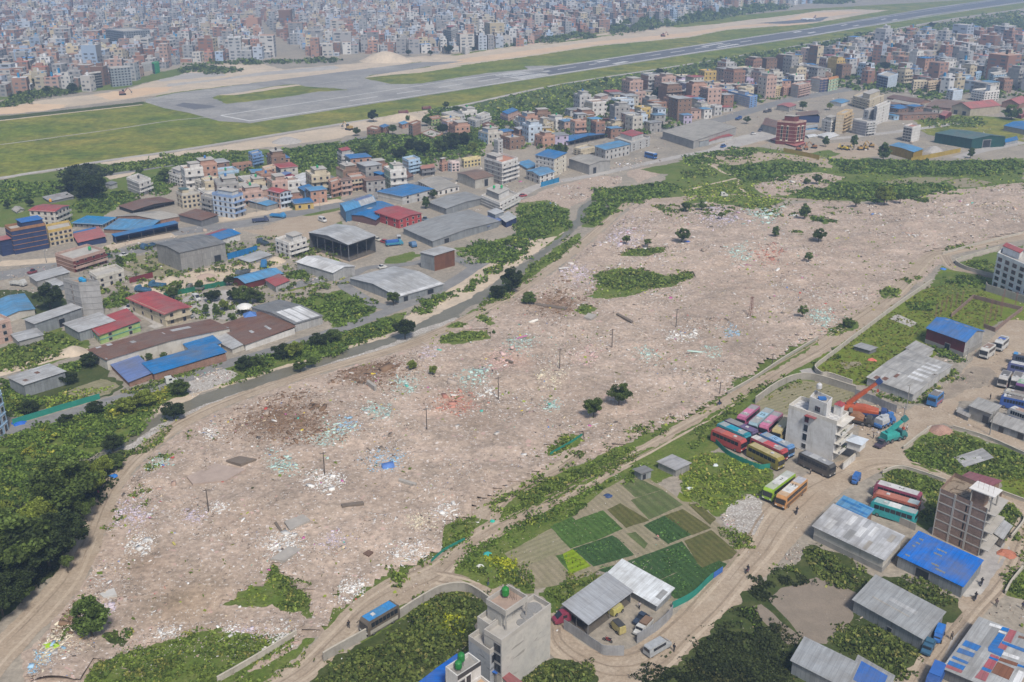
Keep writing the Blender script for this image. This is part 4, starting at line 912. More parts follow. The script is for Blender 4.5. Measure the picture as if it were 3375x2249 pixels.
H('t10',(1095,785),(1150,808),(1236,772),862,3,'lilac','lilac house with two blue awning roofs',side='pink',stair=(.2,.9,.1,.9,2.2,'blue'),wC=3)
H('t10',(970,856),(1010,866),(1052,850),936,2,'dbrick','dark brick cube beside a green path on the slope',kA='brick',kC='brick',wA=1,wC=1)
H('b3',(838,600),(925,640),(1083,608),852,4,'lgrey','narrow house with a grey blank side and a sky-blue balconied front',side='sky',bal='C',blankA=True,wC=2,group=SR)
H('b3',(1090,716),(1110,762),(1286,738),866,2,'brown','two-storey shop with an orange tin roof beside the sky-blue front',side='dgrey',roof='flatin',rc=RF['orange'],group=SR,bal='C')
H('b3',(75,830),(130,880),(330,852),1080,3,'cream','cream balconied row house with pillars facing the main road',side='cream',bal='C',trim='salmon',wC=4,group=SR)
H('b3',(-40,895),(-5,925),(140,905),1142,3,'pink','pink row house under a brown tin roof facing the main road',roof='flatin',rc=RF['brown'],bal='C',wC=2,group=SR)
H('b2',(2165,905),(2205,945),(2345,905),1170,3,'salmon','salmon house with an outside staircase beside the parked cars',bal='C',wC=2,group=SR)
H('b3',(-60,522),(0,562),(165,530),762,4,'grey','grey four-storey house with a dark red roof storey below the woods',side='lgrey',bal='C',stair=(.1,.9,.1,.8,2.6,'red'),wC=2)
H('b3',(430,872),(540,912),(700,882),1012,2,'navy','navy shop house with a bright blue rooftop box and a red awning',side='navy',stair=(.1,.9,.05,.5,3.4,'blue'),bal='C',group=SR,wC=3)
H('b3',(650,832),(740,852),(850,832),962,2,'brown','weathered brown two-storey shop house beside the navy shop',group=SR,wC=2)
S('b3',(760,800),(890,892),(992,862),940,'low roadside shop under a rust-striped roof','dgrey','paint','rust','mono',.4,rust=.3,group=SR)
H('b3',(1350,670),(1390,682),(1470,660),802,3,'brown','small terracotta house with an arched roof window',side='salmon',stair=(.2,.9,.1,.7,3.0),wC=1,wA=1)
H('b3',(1470,650),(1520,662),(1628,652),802,3,'sky','pale pink narrow house with a blue side beside the terracotta house',side=(.55,.46,.45),wC=2,wA=1)
H('b3',(1655,612),(1690,630),(1920,592),748,2,'cream','pair of pale yellow houses with red window frames',side=(.55,.47,.25),wC=5,wA=1)
H('b3',(2100,352),(2160,372),(2226,352),562,4,'lgrey','slim unplastered concrete tower among low roofs',blankA=True,wC=1,name='tower_house')
H('b2',(565,1085),(845,1132),(990,1088),1450,4,'pale','pale blue and pink four-storey house with blue balcony bands',side='white',trim=(.25,.36,.58),bal='C',wA=4,wC=2,group=SR,stair=(.1,.8,.2,.8))
H('b2',(410,1122),(560,1162),(622,1134),1382,3,'grey','plain grey concrete house between the pale blue house and the green terrace',bal='A',wA=2,group=SR)
H('b2',(70,1062),(150,1102),(400,1072),1312,3,'cream','cream house with black corner columns and a mint green roof room',trim='offw',stair=(.2,.8,.1,.45,2.4,'teal'),wC=4,group=SR)
H('b2',(330,905),(480,952),(692,892),1092,3,'offw','off-white house with a small orange terrace roof and green tank',bal='C',wC=3,tk=[(.6,.7,(.02,.35,.15))])
H('b2',(760,972),(800,1002),(1082,962),1075,2,'yellow','bright ochre-yellow two-storey house',trim='yellow',wC=4)
H('b2',(680,882),(740,908),(922,872),965,2,'orange','orange-trimmed house behind the ochre-yellow house',side='cream',trim='salmon',wC=3)
H('b2',(835,680),(850,694),(1112,662),802,2,'brick','long bare brick house with a white ground floor',kA='brick',side='brick',kC='brick',wC=4)
H('b2',(1065,522),(1120,552),(1256,522),738,4,'lgrey','house with bright blue lower floors and an orange brick top floor',side='blue',wC=2,bal='C')
H('b2',(1330,560),(1360,572),(1546,542),722,3,'maroon','dark red brick house beside the bright blue house',side='maroon',wC=3)
H('b2',(1255,730),(1290,762),(1442,722),962,4,'cream','cream tower house beside the magenta wall',side=(.55,.42,.32),wC=2)
H('b2',(1440,872),(1535,892),(1702,842),1062,4,'dgrey','four-storey house with one blank magenta wall and a blue roof canopy',side='magenta',blankC=True,wA=2,stair=(.1,.9,.1,.8,2.2,'violet'))
S('b2',(1695,862),(1825,993),(2082,936),1065,'dark open shed under a dazzling white roof','black','paint','white','a',.8,open_=('C',))
S('b2',(1900,850),(2080,942),(2142,935),1040,'narrow grey shed beside the dazzling white roof','lgrey','tin','dgrey','a',.5)
S('b2',(2000,828),(2185,905),(2300,888),960,'dull grey-roofed shed behind the dazzling white roof','grey','paint','dgrey','a',.6)
S('b2',(1752,1012),(1842,1063),(1988,1030),1202,'little two-storey shop under a bright blue roof with a blue shutter','grey','paint','blue','mono',.3,side='blue',group=SR)
H('b2',(1330,1052),(1500,1092),(1652,1062),1312,3,'salmon','grey-blue roadside house under a red hipped roof',side='pale',roof='tin',rc=RF['red'],rise=.8,pitch='a',bal='C',wC=3,group=SR)
S('b2',(1080,1222),(1325,1266),(1520,1216),1342,'roadside workshop with a half silver, half blue roof','grey','tin','lblue','monoc',.8,group=SR,patches=[(.55,1,0,1,'silver')])
S('b2',(110,1390),(420,1470),(652,1406),1562,'roadside shops under a wide brown-striped roof','dgrey','paint','rust','mono',.5,rust=.35,group=SR)
S('b1',(1640,745),(1835,808),(2400,680),862,'long open shed with a rust-mottled roof at the edge of the scrub','black','paint','rust','a',.8,rust=.4,open_=('C',))
S('b1',(1595,892),(2195,940),(2520,880),1010,'wide beige-roofed hall behind the blue roofs','brick','brick','beige','c',1.2,group=SR,name='market_hall',cat='market hall')
S('b1',(1430,1064),(2000,1084),(2200,962),1140,'big patched blue lean-to roof in front of the beige hall','brown','paint','lblue','mono',.6,group=SR,vary=.3)
S('b1',(1545,1135),(1590,1166),(2450,990),1272,'long row of open shops under a narrow blue awning','navy','paint','blue','mono',.2,group=SR,name='shop_row',cat='shops',open_=('C',))
H('b1',(1000,962),(1400,986),(1590,890),1062,1,'dgrey','cream single-storey house under a bright turquoise-blue roof',side='cream',roof='flatin',rc=(.01,.25,.55),wC=4,over=.6)
S('b1',(165,792),(230,832),(332,792),856,'tiny white cottage in the bushes','offw','paint','beige','a',.8)
H('b1',(-70,1188),(0,1226),(166,1190),1445,3,'navy','dark glass shop building under a pink-red roof',roof='flatin',rc=RF['pinkred'],win=False,group=SR,name='shop_block',cat='shop building')
S('b1',(1450,436),(1530,456),(1612,430),522,'tiny grey hut beside the big dark tree','lgrey','paint','dgrey','mono',.2)
S('b1',(590,622),(690,682),(1012,622),715,'tumbledown shed heaped with whitish scrap','dgrey','paint','silver','mono',.3,rust=.5)
S('t01',(58,1030),(165,1083),(447,1000),1168,'battered tin shed with blue stains and rusty roof patches','steel','tin','silver','mono',.4,rust=.25,patches=[(.2,.4,.1,.2,'rust',.5),(.5,.7,.5,.6,'rust',.5)])
S('t01',(80,735),(130,782),(296,740),835,'grey hut with white junk piled on its flat roof','grey','paint','silver','mono',.1,vary=.5)
H('t01',(-120,1130),(-62,1180),(6,1122),1455,4,'sky','light blue house cut by the frame above the river road',side='sky',wC=2)
H('t01',(-95,622),(-32,652),(66,624),808,3,'salmon','salmon house with maroon windows beside the patched blue roof',side='pink',wC=1)
G2='upper town houses'
r_,b_,h_=H('b5',(1308,905),(1568,926),(1706,904),1256,6,'maroon','dark red tower block with tall cream-framed glass strips',side='maroon',trim='pink',win=False,stair=(.3,.8,.3,.8,3.5),name='tower_block',cat='office block')
for f,xs in(('A',(.28,.58)),('C',(.28,.68))):
 o,u,L,n=b_.frame(f)
 for x in xs:child('window',window_mesh((.6,.55,.45)),r_,b_.wmat(f,L*(1-x)if f=='A' else L*x,h_*.52,L*(.12 if f=='A' else.24),h_*.7))
S('b5',(1212,1168),(1560,1262),(1692,1218),1284,'red brick podium wall under the dark red tower','maroon','brick',RF['pinkred'],'mono',.2,name='podium',cat='building')
H('b6',(300,1035),(335,1060),(516,986),1318,6,'lgrey','tall white blank-walled tower with one strip of windows',side='white',wC=1,blankA=True,wsz=(.9,2.0),name='tower_house',group=G2)
H('b6',(150,1090),(215,1106),(335,1068),1292,4,'lgrey','grey house joined to the tall white blank-walled tower',side='lgrey',group=G2,blankC=True)
H('b5',(2125,806),(2232,812),(2346,756),1096,6,(.48,.42,.33),'tall beige apartment block with tan window bays',side=(.50,.38,.22),blankA=True,wC=2,bal='C',name='apartment_block',cat='apartment block',group=G2)
H('b5',(1925,886),(2050,916),(2152,886),1086,4,'offw','white house with a stepped front beside the tall beige block',side='white',wC=3,wA=1,stair=(.2,.8,.2,.9),group=G2)
H('t20',(1175,820),(1270,840),(1332,832),940,5,(.30,.29,.32),'slate-grey blank-sided block with white balconies',side='lgrey',bal='C',blankA=True,group=G2,name='apartment_block',cat='apartment block')
H('t20',(1175,660),(1290,690),(1390,650),762,4,'cream','cream stack of terraces behind the white blank tower',bal='A',wA=5,wC=2,group=G2,stair=(.2,.6,.2,.9,3.5))
H('b6',(700,1310),(820,1332),(936,1302),1548,5,'dgrey','slim five-storey block with a dark glazed front and white side',side='white',blankC=True,wA=3,rc=(.4,.2,.16),group=G2,name='tower_house')
S('t20',(1742,916),(1997,958),(2226,941),1028,'large dark teal warehouse with teal walls','dteal','tin','teal','a',1.4,name='warehouse',cat='warehouse',door=[('C',.45,6,5)])
S('t20',(1425,1002),(1592,1048),(1656,1026),1106,'mustard yellow warehouse under a bright blue roof','gold','tin','lblue','c',.5,name='warehouse',cat='warehouse')
S('t20',(2215,866),(2400,902),(2520,868),938,'grey warehouse under a bright blue roof cut by the frame','grey','paint','blue','a',1.0,name='warehouse',cat='warehouse')
S('t20',(2215,960),(2226,982),(2312,964),1004,'small blue awning beside the teal warehouse','steel','paint','blue','mono',.2)
S('b6',(1360,1040),(1620,1078),(2032,1032),1188,'large barn-like warehouse under a red gabled roof',(.36,.32,.25),'paint',RF['pinkred'],'c',3.0,name='warehouse',cat='warehouse',door=[('A',.3,3,3),('A',.75,3,3)])
S('b6',(1195,1160),(1270,1182),(1362,1130),1252,'small dark red house with a steep red roof','maroon','paint',RF['pinkred'],'a',1.2)
GB='brown-roofed workshops of the upper town'
S('b6',(1010,1040),(1340,1076),(1542,982),1112,'broad plain brown tin roof beside the red barn','brick','brick','brown','a',1.6,rust=.2,group=GB)
S('b6',(470,925),(900,1000),(1072,970),1025,'long rust-brown roof with pale streaks below the pale blue tower','brick','brick','rust','a',1.4,rust=.3,group=GB)
S('b6',(520,978),(880,1046),(972,1026),1072,'tan-striped workshop roof in front of the long rust-brown roof','brick','brick','beige','a',1.0,rust=.3,group=GB)
S('b6',(505,1140),(690,1166),(1200,1152),1242,'long low brick workshop with a flat brown roof','brick','brick','brown','mono',.3,group=GB,win=[('C',6,2.0)])
S('b5',(2030,646),(2190,673),(2302,636),722,'white shed under a bright blue roof near the main road','white','paint','lblue','c',.6)
S('b5',(1300,700),(1470,726),(1566,690),792,'roadside showroom under a coral red roof','grey','paint',RF['pinkred'],'c',.8,win=[('C',3,1.6)])
H('b5',(605,496),(930,576),(1032,556),738,5,(.52,.50,.54),'broad lilac-white blank block with a blue glazed front',side='blue',blankA=True,wC=2,stair=(.3,.6,.3,.8,2.5),group=G2,name='apartment_block',cat='apartment block')
H('b5',(232,400),(252,420),(422,384),562,4,'dgrey','dark unfinished frame house with open floors',side='dgrey',bal='C',group=G2)
H('b5',(420,392),(440,404),(752,402),545,3,'brick','long brick-and-cream terrace behind the lilac-white block',side='pink',kA='brick',wC=8,bal='C',group=G2)
H('b5',(850,420),(880,442),(1022,430),562,3,'navy','navy house with a coral roof room behind the lilac-white block',side='navy',stair=(.1,.9,.1,.8,2.2,'red'),group=G2)
H('b5',(1195,450),(1230,466),(1372,442),592,4,'cream','yellow-cream four-storey house with four window rows',side=(.52,.42,.24),wC=5,group=G2)
H('b5',(1370,440),(1400,452),(1520,432),582,4,'salmon','orange-pink house next to the yellow-cream house',side='salmon',wC=4,group=G2)
H('b5',(1500,400),(1600,422),(1762,384),602,5,'lgrey','grey blank-sided house with a pink and dark striped front',side='pink',blankA=True,bal='C',wC=3,group=G2)
H('b5',(1770,312),(1900,332),(2012,320),522,5,'lgrey','tall house with navy and pink vertical stripes on its front',side='navy',blankA=True,trim='pink',wC=2,group=G2)
H('b5',(2000,320),(2020,332),(2152,302),512,4,'teal','mint and orange house beside the striped tall house',side='mint',trim='orange',wC=3,group=G2)
H('b5',(1545,142),(1600,152),(1712,118),242,4,'blue','bright blue house on the upper edge of the town',side='white',wA=2,blankC=True,group=G2)
H('b5',(1640,180),(1680,188),(1772,162),252,3,'magenta','raspberry red house in front of the bright blue house',side='magenta',group=G2)
H('b5',(1775,190),(1790,198),(1912,184),272,3,'sky','sky blue flat-fronted house beside the raspberry house',side='sky',wC=4,group=G2)
H('b6',(-150,490),(-110,502),(70,500),602,4,'mint','house with a large blank mint-green wall',side=(.36,.55,.40),blankC=True,group=G2)
H('b6',(105,482),(120,492),(250,474),652,4,'lilac','lilac-blue house with white window bands',side=(.36,.42,.62),bal='C',wC=3,group=G2)
H('b6',(335,605),(485,640),(620,592),838,5,'navy','pale blue blank tower with a dark glazed front',side='pale',blankC=True,wA=4,group=G2,name='tower_house')
S('b6',(215,590),(240,625),(555,600),640,'long light blue awning roof beside the pale blue tower','navy','paint','lblue','mono',.4)
H('b6',(815,682),(840,692),(1022,690),842,4,'dgrey','cream house with dark vertical window strips',side='cream',wC=4,group=G2)
H('b6',(1020,700),(1042,712),(1190,692),862,4,'brown','tan house with brown window bands beside the cream one',side=(.45,.36,.25),wC=4,bal='C',group=G2)
H('b6',(1190,680),(1212,692),(1326,672),852,4,'salmon','peach house with a columned front',side=(.55,.38,.26),wC=3,group=G2)
H('b6',(1295,812),(1385,832),(1516,816),972,4,'white','white-fronted house with a pale grey blank wall above the red barn',side='pale',wA=2,blankC=True,group=G2)
H('b6',(1640,812),(1820,842),(2022,822),992,4,'pale','long white balconied block behind the red barn',side='white',wA=5,wC=5,bal='A',stair=(.1,.4,.4,.8,5.0),group=G2,name='apartment_block',cat='apartment block')
H('b6',(1880,582),(1940,602),(2112,582),772,5,'sky','tall light blue apartment house with white bands',side='sky',trim='white',wA=1,wC=5,bal='C',group=G2,name='apartment_block',cat='apartment block')
H('b6',(1680,572),(1700,582),(1772,566),722,4,'blue','narrow blue-grey house beside the tall light blue one',side='sky',wC=2,group=G2)
S('b6',(640,545),(800,592),(1012,562),612,'long coral-orange tin roof in the middle of the upper town','navy','paint',RF['orange'],'c',1.0)
H('b6',(690,250),(700,258),(772,244),385,5,'navy','blue-white narrow house in the top row beside the yellow one',side='pale',bal='C',wC=2,group=G2)
H('b6',(780,262),(792,270),(872,256),375,5,'teal','yellow balconied house in the top row',side='yellow',bal='C',wC=2,group=G2)
H('b6',(925,250),(945,262),(1062,246),385,5,'white','white-fronted house with dark bays in the top row',side='lgrey',wC=3,group=G2)
H('b6',(1080,262),(1160,276),(1226,256),402,6,'dgrey','slim tower with one bright white side in the top row',side='white',wA=3,blankC=True,group=G2,name='tower_house')
H('b6',(530,300),(560,312),(640,300),445,5,(.46,.40,.34),'beige blank-walled house in the top row',side=(.48,.42,.36),blankA=True,blankC=True,group=G2)
S('b6',(2050,988),(2290,1018),(2430,962),1092,'red-roofed barn cut by the frame above the big tree','brick','brick',RF['pinkred'],'c',2.5,name='warehouse',cat='warehouse')
S('b6',(2225,1152),(2320,1172),(2430,1120),1222,'low red roof below the big tree at the frame edge','maroon','paint',RF['pinkred'],'a',1.0)
S('f',(1523,302),(1594,324),(1692,292),343,'flat-roofed grey block building with a pale roof slab','grey','paint',RF['beige'],'flat',0)
S('t20',(75,930),(182,975),(346,934),1000,'low shed with a coral red roof beside the tyre yard','lgrey','paint',RF['red'],'a',.5)
S('b5',(0,1115),(235,1195),(365,1168),1280,'grey plastered yard building with rough flat roof','steel','paint','beige','flat',0)
S('b5',(1100,960),(1290,1010),(1330,930),1110,'rust-striped lean-to beside the dark red tower','grey','paint','rust','mono',.5,rust=.35)
S('b5',(1690,985),(1700,1020),(1860,1010),1040,'sky-blue shed wall with a pale roof behind the dark red tower','lblue' if 0 else(.10,.28,.55),'paint','silver','mono',.6)
S('b5',(1840,1115),(2000,1160),(2160,1110),1180,'white tent-like roof in front of the beige block','offw','paint','white','c',.6)
S('b5',(1690,1110),(1740,1140),(1860,1125),1160,'small white roof beside the dark red tower','offw','paint','white','c',.4)
S('b5',(1560,800),(1600,850),(1890,850),940,'dark workshop under a broad brown roof behind the red tower','navy','paint','brown','mono',1.5,rust=.2)
def solve_h(fr,A,Bp,C,h):
 g=[ground_at(fr,p[0],p[1],h)for p in(A,Bp,C)]
 for q in g:q.z=0
 return B(g[1],g[0]-g[1],g[2]-g[1],h)
def local(b,O):return B(b.O-O,b.a,b.c,b.h)
def deck(b,mb,z,m):
 q=[b.P(0,0,z),b.P(1,0,z),b.P(1,1,z),b.P(0,1,z)]
 if b.a.cross(b.c).z<0:q.reverse()
 mb.poly(q,m)
def slab(b,mb,z0,z1,m,e=.3):
 ex,ec=e/b.la,e/b.lc
 mb.prism([b.P(-ex,-ec),b.P(1+ex,-ec),b.P(1+ex,1+ec),b.P(-ex,1+ec)],z0,z1,m,bottom=True)
def patch_rough(name,c,c2):
 if name in MATS:return MATS[name]
 m,t,bs=_nt(name)
 n1=noise(t,.18,6,.75);n2=noise(t,1.1,6,.7)
 x=mixc(t,ramp(t,n1,.4,.65),c,c2)
 x=mixc(t,ramp(t,n2,.5,.72),x,[v*.72 for v in c])
 mp=N(t,'ShaderNodeMapping');mp.inputs['Scale'].default_value=(.35,.35,2.2);mp.inputs['Rotation'].default_value=(.5,.1,0)
 g=N(t,'ShaderNodeNewGeometry');t.links.new(g.outputs['Position'],mp.inputs['Vector'])
 n3=noise(t,.55,3,.5,mp.outputs[0])
 x=mixc(t,ramp(t,n3,.64,.68),x,[v*.55 for v in c])
 t.links.new(x,bs.inputs['Base Color']);bs.inputs['Roughness'].default_value=.9
 MATS[name]=m;return m
def open_window(b,root,f,x,z,w,h):
 child('window',window_mesh((.25,.25,.26)),root,b.wmat(f,x,z,w,h))
def grey_house():
 b=solve('c5',(1430,630),(1640,760),(2230,325),1425)
 O=b.O.copy();h=b.h;b=local(b,O)
 root=thing('concrete_house','tall bare grey concrete house with a green water tank on its roof terrace','house',O,0,'concrete houses near the dirt road')
 PL=patch_rough('rough_plaster',(.44,.42,.385),(.33,.325,.31))
 n=5;dk=h-.9;st=dk/n
 mb=MB()
 for f in('A','C','A2','C2'):
  o,u,L,nn=b.frame(f);p=[o-b.up*.5,o+u*L-b.up*.5,o+u*L+b.up*dk,o+b.up*dk]
  if(p[1]-p[0]).cross(p[3]-p[0]).dot(nn)<0:p=[p[1],p[0],p[3],p[2]]
  mb.poly(p,PL)
 for k in range(1,n+1):b.wbox(mb,'A',0,b.la,k*st-.2,k*st,.04,CONC)
 deck(b,mb,dk-.02,CONCL)
 mb.build('wall',root)
 m=MB();parapet(b,m,dk,h,CONCL);m.build('parapet',root)
 w=local(solve_h('c5',(1350,478),(1492,572),(1690,428),h),O)
 m=MB();slab(w,m,st,dk-.02,PL,0);parapet(w,m,dk,h-.01,CONCL);m.build('rear_wing',root)
 lw=local(solve_h('c5',(1245,706),(1500,882),(1655,768),h-st-.3),O)
 m=MB();slab(lw,m,-.5,h-st-1.2,patch_rough('blue_grey_plaster',(.27,.29,.315),(.33,.34,.35)),0);deck(lw,m,h-st-1.18,CONCL);parapet(lw,m,h-st-1.2,h-st-.3,CONCL);m.build('terrace_block',root)
 for(f,x,z)in(('A',.22,dk-st*.55),('A',.22,dk-st*1.5),('A',.55,dk-1.5*st),('A',.22,dk-2.45*st)):open_window(b,root,f,b.la*x,z,1.6,1.7)
 o,u,L,nn=lw.frame('C')
 open_window(lw,root,'C',L*.35,h-2*st-.3,1.6,1.7)
 s_=local(solve_h('c5',(1455,268),(1690,412),(1955,232),h+3.0),O)
 m=MB()
 mid=B(s_.P(.3,.05),s_.a*.7,s_.c*.5,0)
 slab(mid,m,dk,h+1.9,PL,0);slab(s_,m,h+1.9,h+2.15,CONCL,0);deck(s_,m,h+2.17,plain('reddish_deck',(.36,.27,.22),.9,0,.3));parapet(s_,m,h+2.15,h+3.0,CONCL)
 for(i,j)in((.03,.03),(.03,.95),(.95,.95)):m.bar(s_.P(i,j,dk),s_.P(i,j,h+1.95),.18,CONC,4)
 m.build('stair_head',root)
 tank(root,s_.P(.72,.62,h+2.2),(.02,.19,.03),r=.62,h=1.5,stand=.5)
 m=MB()
 for k in range(7):
  p=s_.P(.3+.05*k,.75-.04*(k%3),h+2.2);m.bar(p,p+Vector((.05,.1,1.4+.3*(k%3))),.03,WOOD,4)
 m.build('rebar_bundle',root)
 for(x,y,r)in((2020,375,1.5),(1945,465,1.15),(1880,552,.9)):
  q=ground_at('c5',x,y,dk)-O;q.z=dk-.02
  m=MB();m.lathe(q,[(r,.0),(r*.96,.14),(r*.7,.16)],plain('grey_gravel_pile',(.27,.27,.27),.95,0,.4,3));m.build('gravel_ring',root)
 b0=b
grey_house()
def white_house_tanks():
 b=solve_h('c5',(970,1078),(1115,1192),(1392,1012),8.6);O=b.O.copy();b=local(b,O);h=8.6
 root=thing('white_house','white house with two green water tanks beside the bare grey concrete house','house',O,0,'concrete houses near the dirt road')
 m=MB();WM=wall_mat(W['white']);slab(b,m,-.3,h-.8,WM,0);parapet(b,m,h-.8,h,WM);deck(b,m,h-.78,CONC);m.build('wall',root)
 t_=B(b.P(0,0)-b.c.normalized()*0-b.a.normalized()*5.5,b.a.normalized()*5.48,b.c*1.0,5.4)
 m=MB();slab(t_,m,-.3,5.3,WM,0);deck(t_,m,5.33,plain('terracotta_tiles',(.45,.31,.2),.85,0,.25,2));parapet(t_,m,5.35,5.9,WM);m.build('terrace',root)
 child('door',window_mesh((.6,.6,.6)),root,b.wmat('C',b.lc*.45,h-2.1,1.1,2.3))
 child('window',window_mesh((.2,.2,.2)),root,b.wmat('C',b.lc*.15,h-1.9,1.5,1.3))
 m=MB();b.wbox(m,'C',0,b.lc,h-.8,h+.02,.04,plain('black_marble',(.06,.06,.065),.5,0,.5,4));m.build('fascia',root)
 tank(root,b.P(.75,.55,h-.75),(.02,.18,.04),r=.58,h=1.4,stand=.9);tank(root,b.P(.55,.32,h-.75),(.02,.18,.04),r=.58,h=1.3,stand=.5)
white_house_tanks()
def tarp_roof(name,label,fr,pts,h,mat,cat='roof'):
 P=[ground_at(fr,x,y,h)for x,y in pts];O=sum(P,Vector((0,0,0)))/len(P);O.z=0
 root=thing(name,label,cat,O)
 m=MB();m.prism([p-O for p in P],h-.12,h,mat,bottom=True);m.build('roof',root)
 m=MB()
 for p in P:q=p-O;m.bar((q.x*.96,q.y*.96,0),(q.x*.96,q.y*.96,h-.1),.07,STEEL,5)
 m.build('posts',root)
 return root
BLUE_T=tin_roof((.0,.13,.56),vary=.06);RED_T=tin_roof((.34,.06,.07),vary=.1)
tarp_roof('canopy','bright blue sheet roof between the weed field and the white house with tanks','c5',[(560,1330),(860,1095),(1110,918),(1150,985),(975,1080),(960,1330)],3.4,BLUE_T,'canopy roof')
tarp_roof('canopy','narrow blue awning at the foot of the grey concrete house','c5',[(1340,985),(1420,1020),(1610,1130),(1580,1165),(1400,1080)],4.2,BLUE_T,'canopy roof')
tarp_roof('canopy','dark red tin roof against the foot of the grey concrete house','c5',[(1590,1155),(1672,1098),(2000,1340),(1880,1420)],3.6,RED_T,'canopy roof')
def l_shed():
 R1=shed('c6',(330,830),(665,1062),(1255,620),1235,'grey-roofed open workshop wing with dark rusty edge beside the parked red van','dgrey','tin',(.40,.42,.45),'monoc',.0+.5,open_=('A','C'),group='wings of the walled workshop',name='workshop_shed',cat='workshop',vary=.08)
 R2=shed('c6',(925,405),(1605,797),(1812,606),905,'brilliant white-roofed workshop wing beside the crop plots','steel','tin',(.78,.82,.85),'mono',.4,group='wings of the walled workshop',name='workshop_shed',cat='workshop',vary=.04,patches=[(.0,.1,.25,.75,'grey')],over=.5)
l_shed()
def white_block():
 b=solve('c1',(1465,225),(2130,456),(2290,326),1003);O=b.O.copy();b=local(b,O);h=b.h
 root=thing('white_apartment_house','white four-storey house with a blank side wall and planted balconies by the parked buses','house',O)
 WM=wall_mat((.60,.60,.60));n=4;dk=h-.9;st=dk/n
 mb=MB()
 for f in('A','C','A2','C2'):
  o,u,L,nn=b.frame(f);p=[o-b.up*.5,o+u*L-b.up*.5,o+u*L+b.up*dk,o+b.up*dk]
  if(p[1]-p[0]).cross(p[3]-p[0]).dot(nn)<0:p=[p[1],p[0],p[3],p[2]]
  mb.poly(p,WM)
 mb.build('wall',root)
 m=MB()
 tm,t,bs=_nt('checked_roof_tiles');gg=N(t,'ShaderNodeNewGeometry');mp=N(t,'ShaderNodeMapping');mp.inputs['Rotation'].default_value=(0,0,.4);t.links.new(gg.outputs['Position'],mp.inputs['Vector'])
 ck=N(t,'ShaderNodeTexChecker');ck.inputs['Scale'].default_value=1.1;ck.inputs['Color1'].default_value=(.52,.52,.51,1);ck.inputs['Color2'].default_value=(.38,.38,.39,1)
 t.links.new(mp.outputs[0],ck.inputs['Vector']);t.links.new(ck.outputs['Color'],bs.inputs['Base Color']);bs.inputs['Roughness'].default_value=.8
 deck(b,m,dk-.02,tm);parapet(b,m,dk,h,wall_mat((.60,.58,.54)),.25);m.build('parapet',root)
 for k in range(n):
  for q in range(1):
   child('window',window_mesh((.5,.5,.52)),root,b.wmat('A',b.la*.60,k*st+st*.5,1.25,2.0 if k else 1.4))
 for k in range(1,n+1):
  m=MB();b.wbox(m,'C',-.1,b.lc+.1,k*st-.2,k*st-.05,1.6,wall_mat((.58,.56,.52)))
  if k<n:
   o,u,L,nn=b.frame('C');m.box(o+nn*1.55+u*L/2+b.up*(k*st+.35),(L/2,.06,.4),wall_mat((.60,.59,.57)),(u,nn,b.up))
  m.build('balcony',root)
  if k<n:
   for j in range(2):child('window',window_mesh((.3,.25,.2)),root,b.wmat('C',b.lc*(.3+.4*j),k*st+1.3,1.5,1.8))
   o,u,L,nn=b.frame('C');v,f_,c=leaf_blob(60,(1.0,.3,.35),.16,(.07,.10,.025))
   X=Matrix(((u.x,nn.x,0,0),(u.y,nn.y,0,0),(0,0,1,0),(0,0,0,1)))
   me=np_mesh('planter',v,f_,c,LEAF);child('planter',me,root,Matrix.Translation(o+nn*1.4+u*L*(.25+.2*(k%3))+b.up*(k*st+.75))@X)
 s_=local(solve_h('c1',(1755,112),(1992,215),(2066,127),h+3.0),O)
 m=MB();slab(s_,m,dk,h+2.2,WM,0);parapet(s_,m,h+2.2,h+3.0,WM);deck(s_,m,h+2.22,CONCL);m.build('stair_head',root)
 for j in range(3):child('window',window_mesh((.25,.25,.3)),s_ and root,s_.wmat('A',s_.la*(.38+.1*j),dk+1.6,.45,1.4))
 m=MB();c=s_.P(.45,.55,h+2.35);m.box(c+Vector((0,0,.3)),(.9,.6,.25),plain('blue_sheet',(.03,.14,.42),.5));m.build('blue_tank',root)
 tank(root,s_.P(.75,.75,h+2.2),(.5,.5,.51),r=.65,h=1.3,stand=2.2)
 m=MB();b.wbox(m,'A',b.la*.40,b.la*.62,dk-.1,dk+.05,1.1,RED_T);m.build('red_awning',root)
 t_=B(b.P(.1,.72),b.a.normalized()*1.8,b.c.normalized()*1.8,0)
 m=MB();slab(t_,m,dk,h+1.6,WM,0)
 apex=t_.P(.5,.5,h+2.6);q=[t_.P(-.1,-.1,h+1.6),t_.P(1.1,-.1,h+1.6),t_.P(1.1,1.1,h+1.6),t_.P(-.1,1.1,h+1.6)]
 for k in range(4):m.poly([q[k],q[(k+1)%4],apex],RED_T)
 m.build('turret',root)
 o,u,L,nn=b.frame('C')
 m=MB();m.box(o+nn*3.4+u*L*.75+b.up*(st*1.6),(1.6,1.6,1.0),WM,(u,nn,b.up));m.bar(o+nn*3.4+u*L*.75,o+nn*3.4+u*L*.75+b.up*st*1.4,.25,WM,6)
 pk=o+nn*3.4+u*L*.75+b.up*(st*1.6+2.0);qq=[o+nn*(3.4+sx*2.1)+u*(L*.75+sy*2.1)+b.up*(st*1.6+1.0)for sx,sy in((-1,-1),(1,-1),(1,1),(-1,1))]
 for k in range(4):m.poly([qq[k],qq[(k+1)%4],pk],plain('pale_blue_sheet',(.5,.55,.62),.6))
 m.build('porch_tower',root)
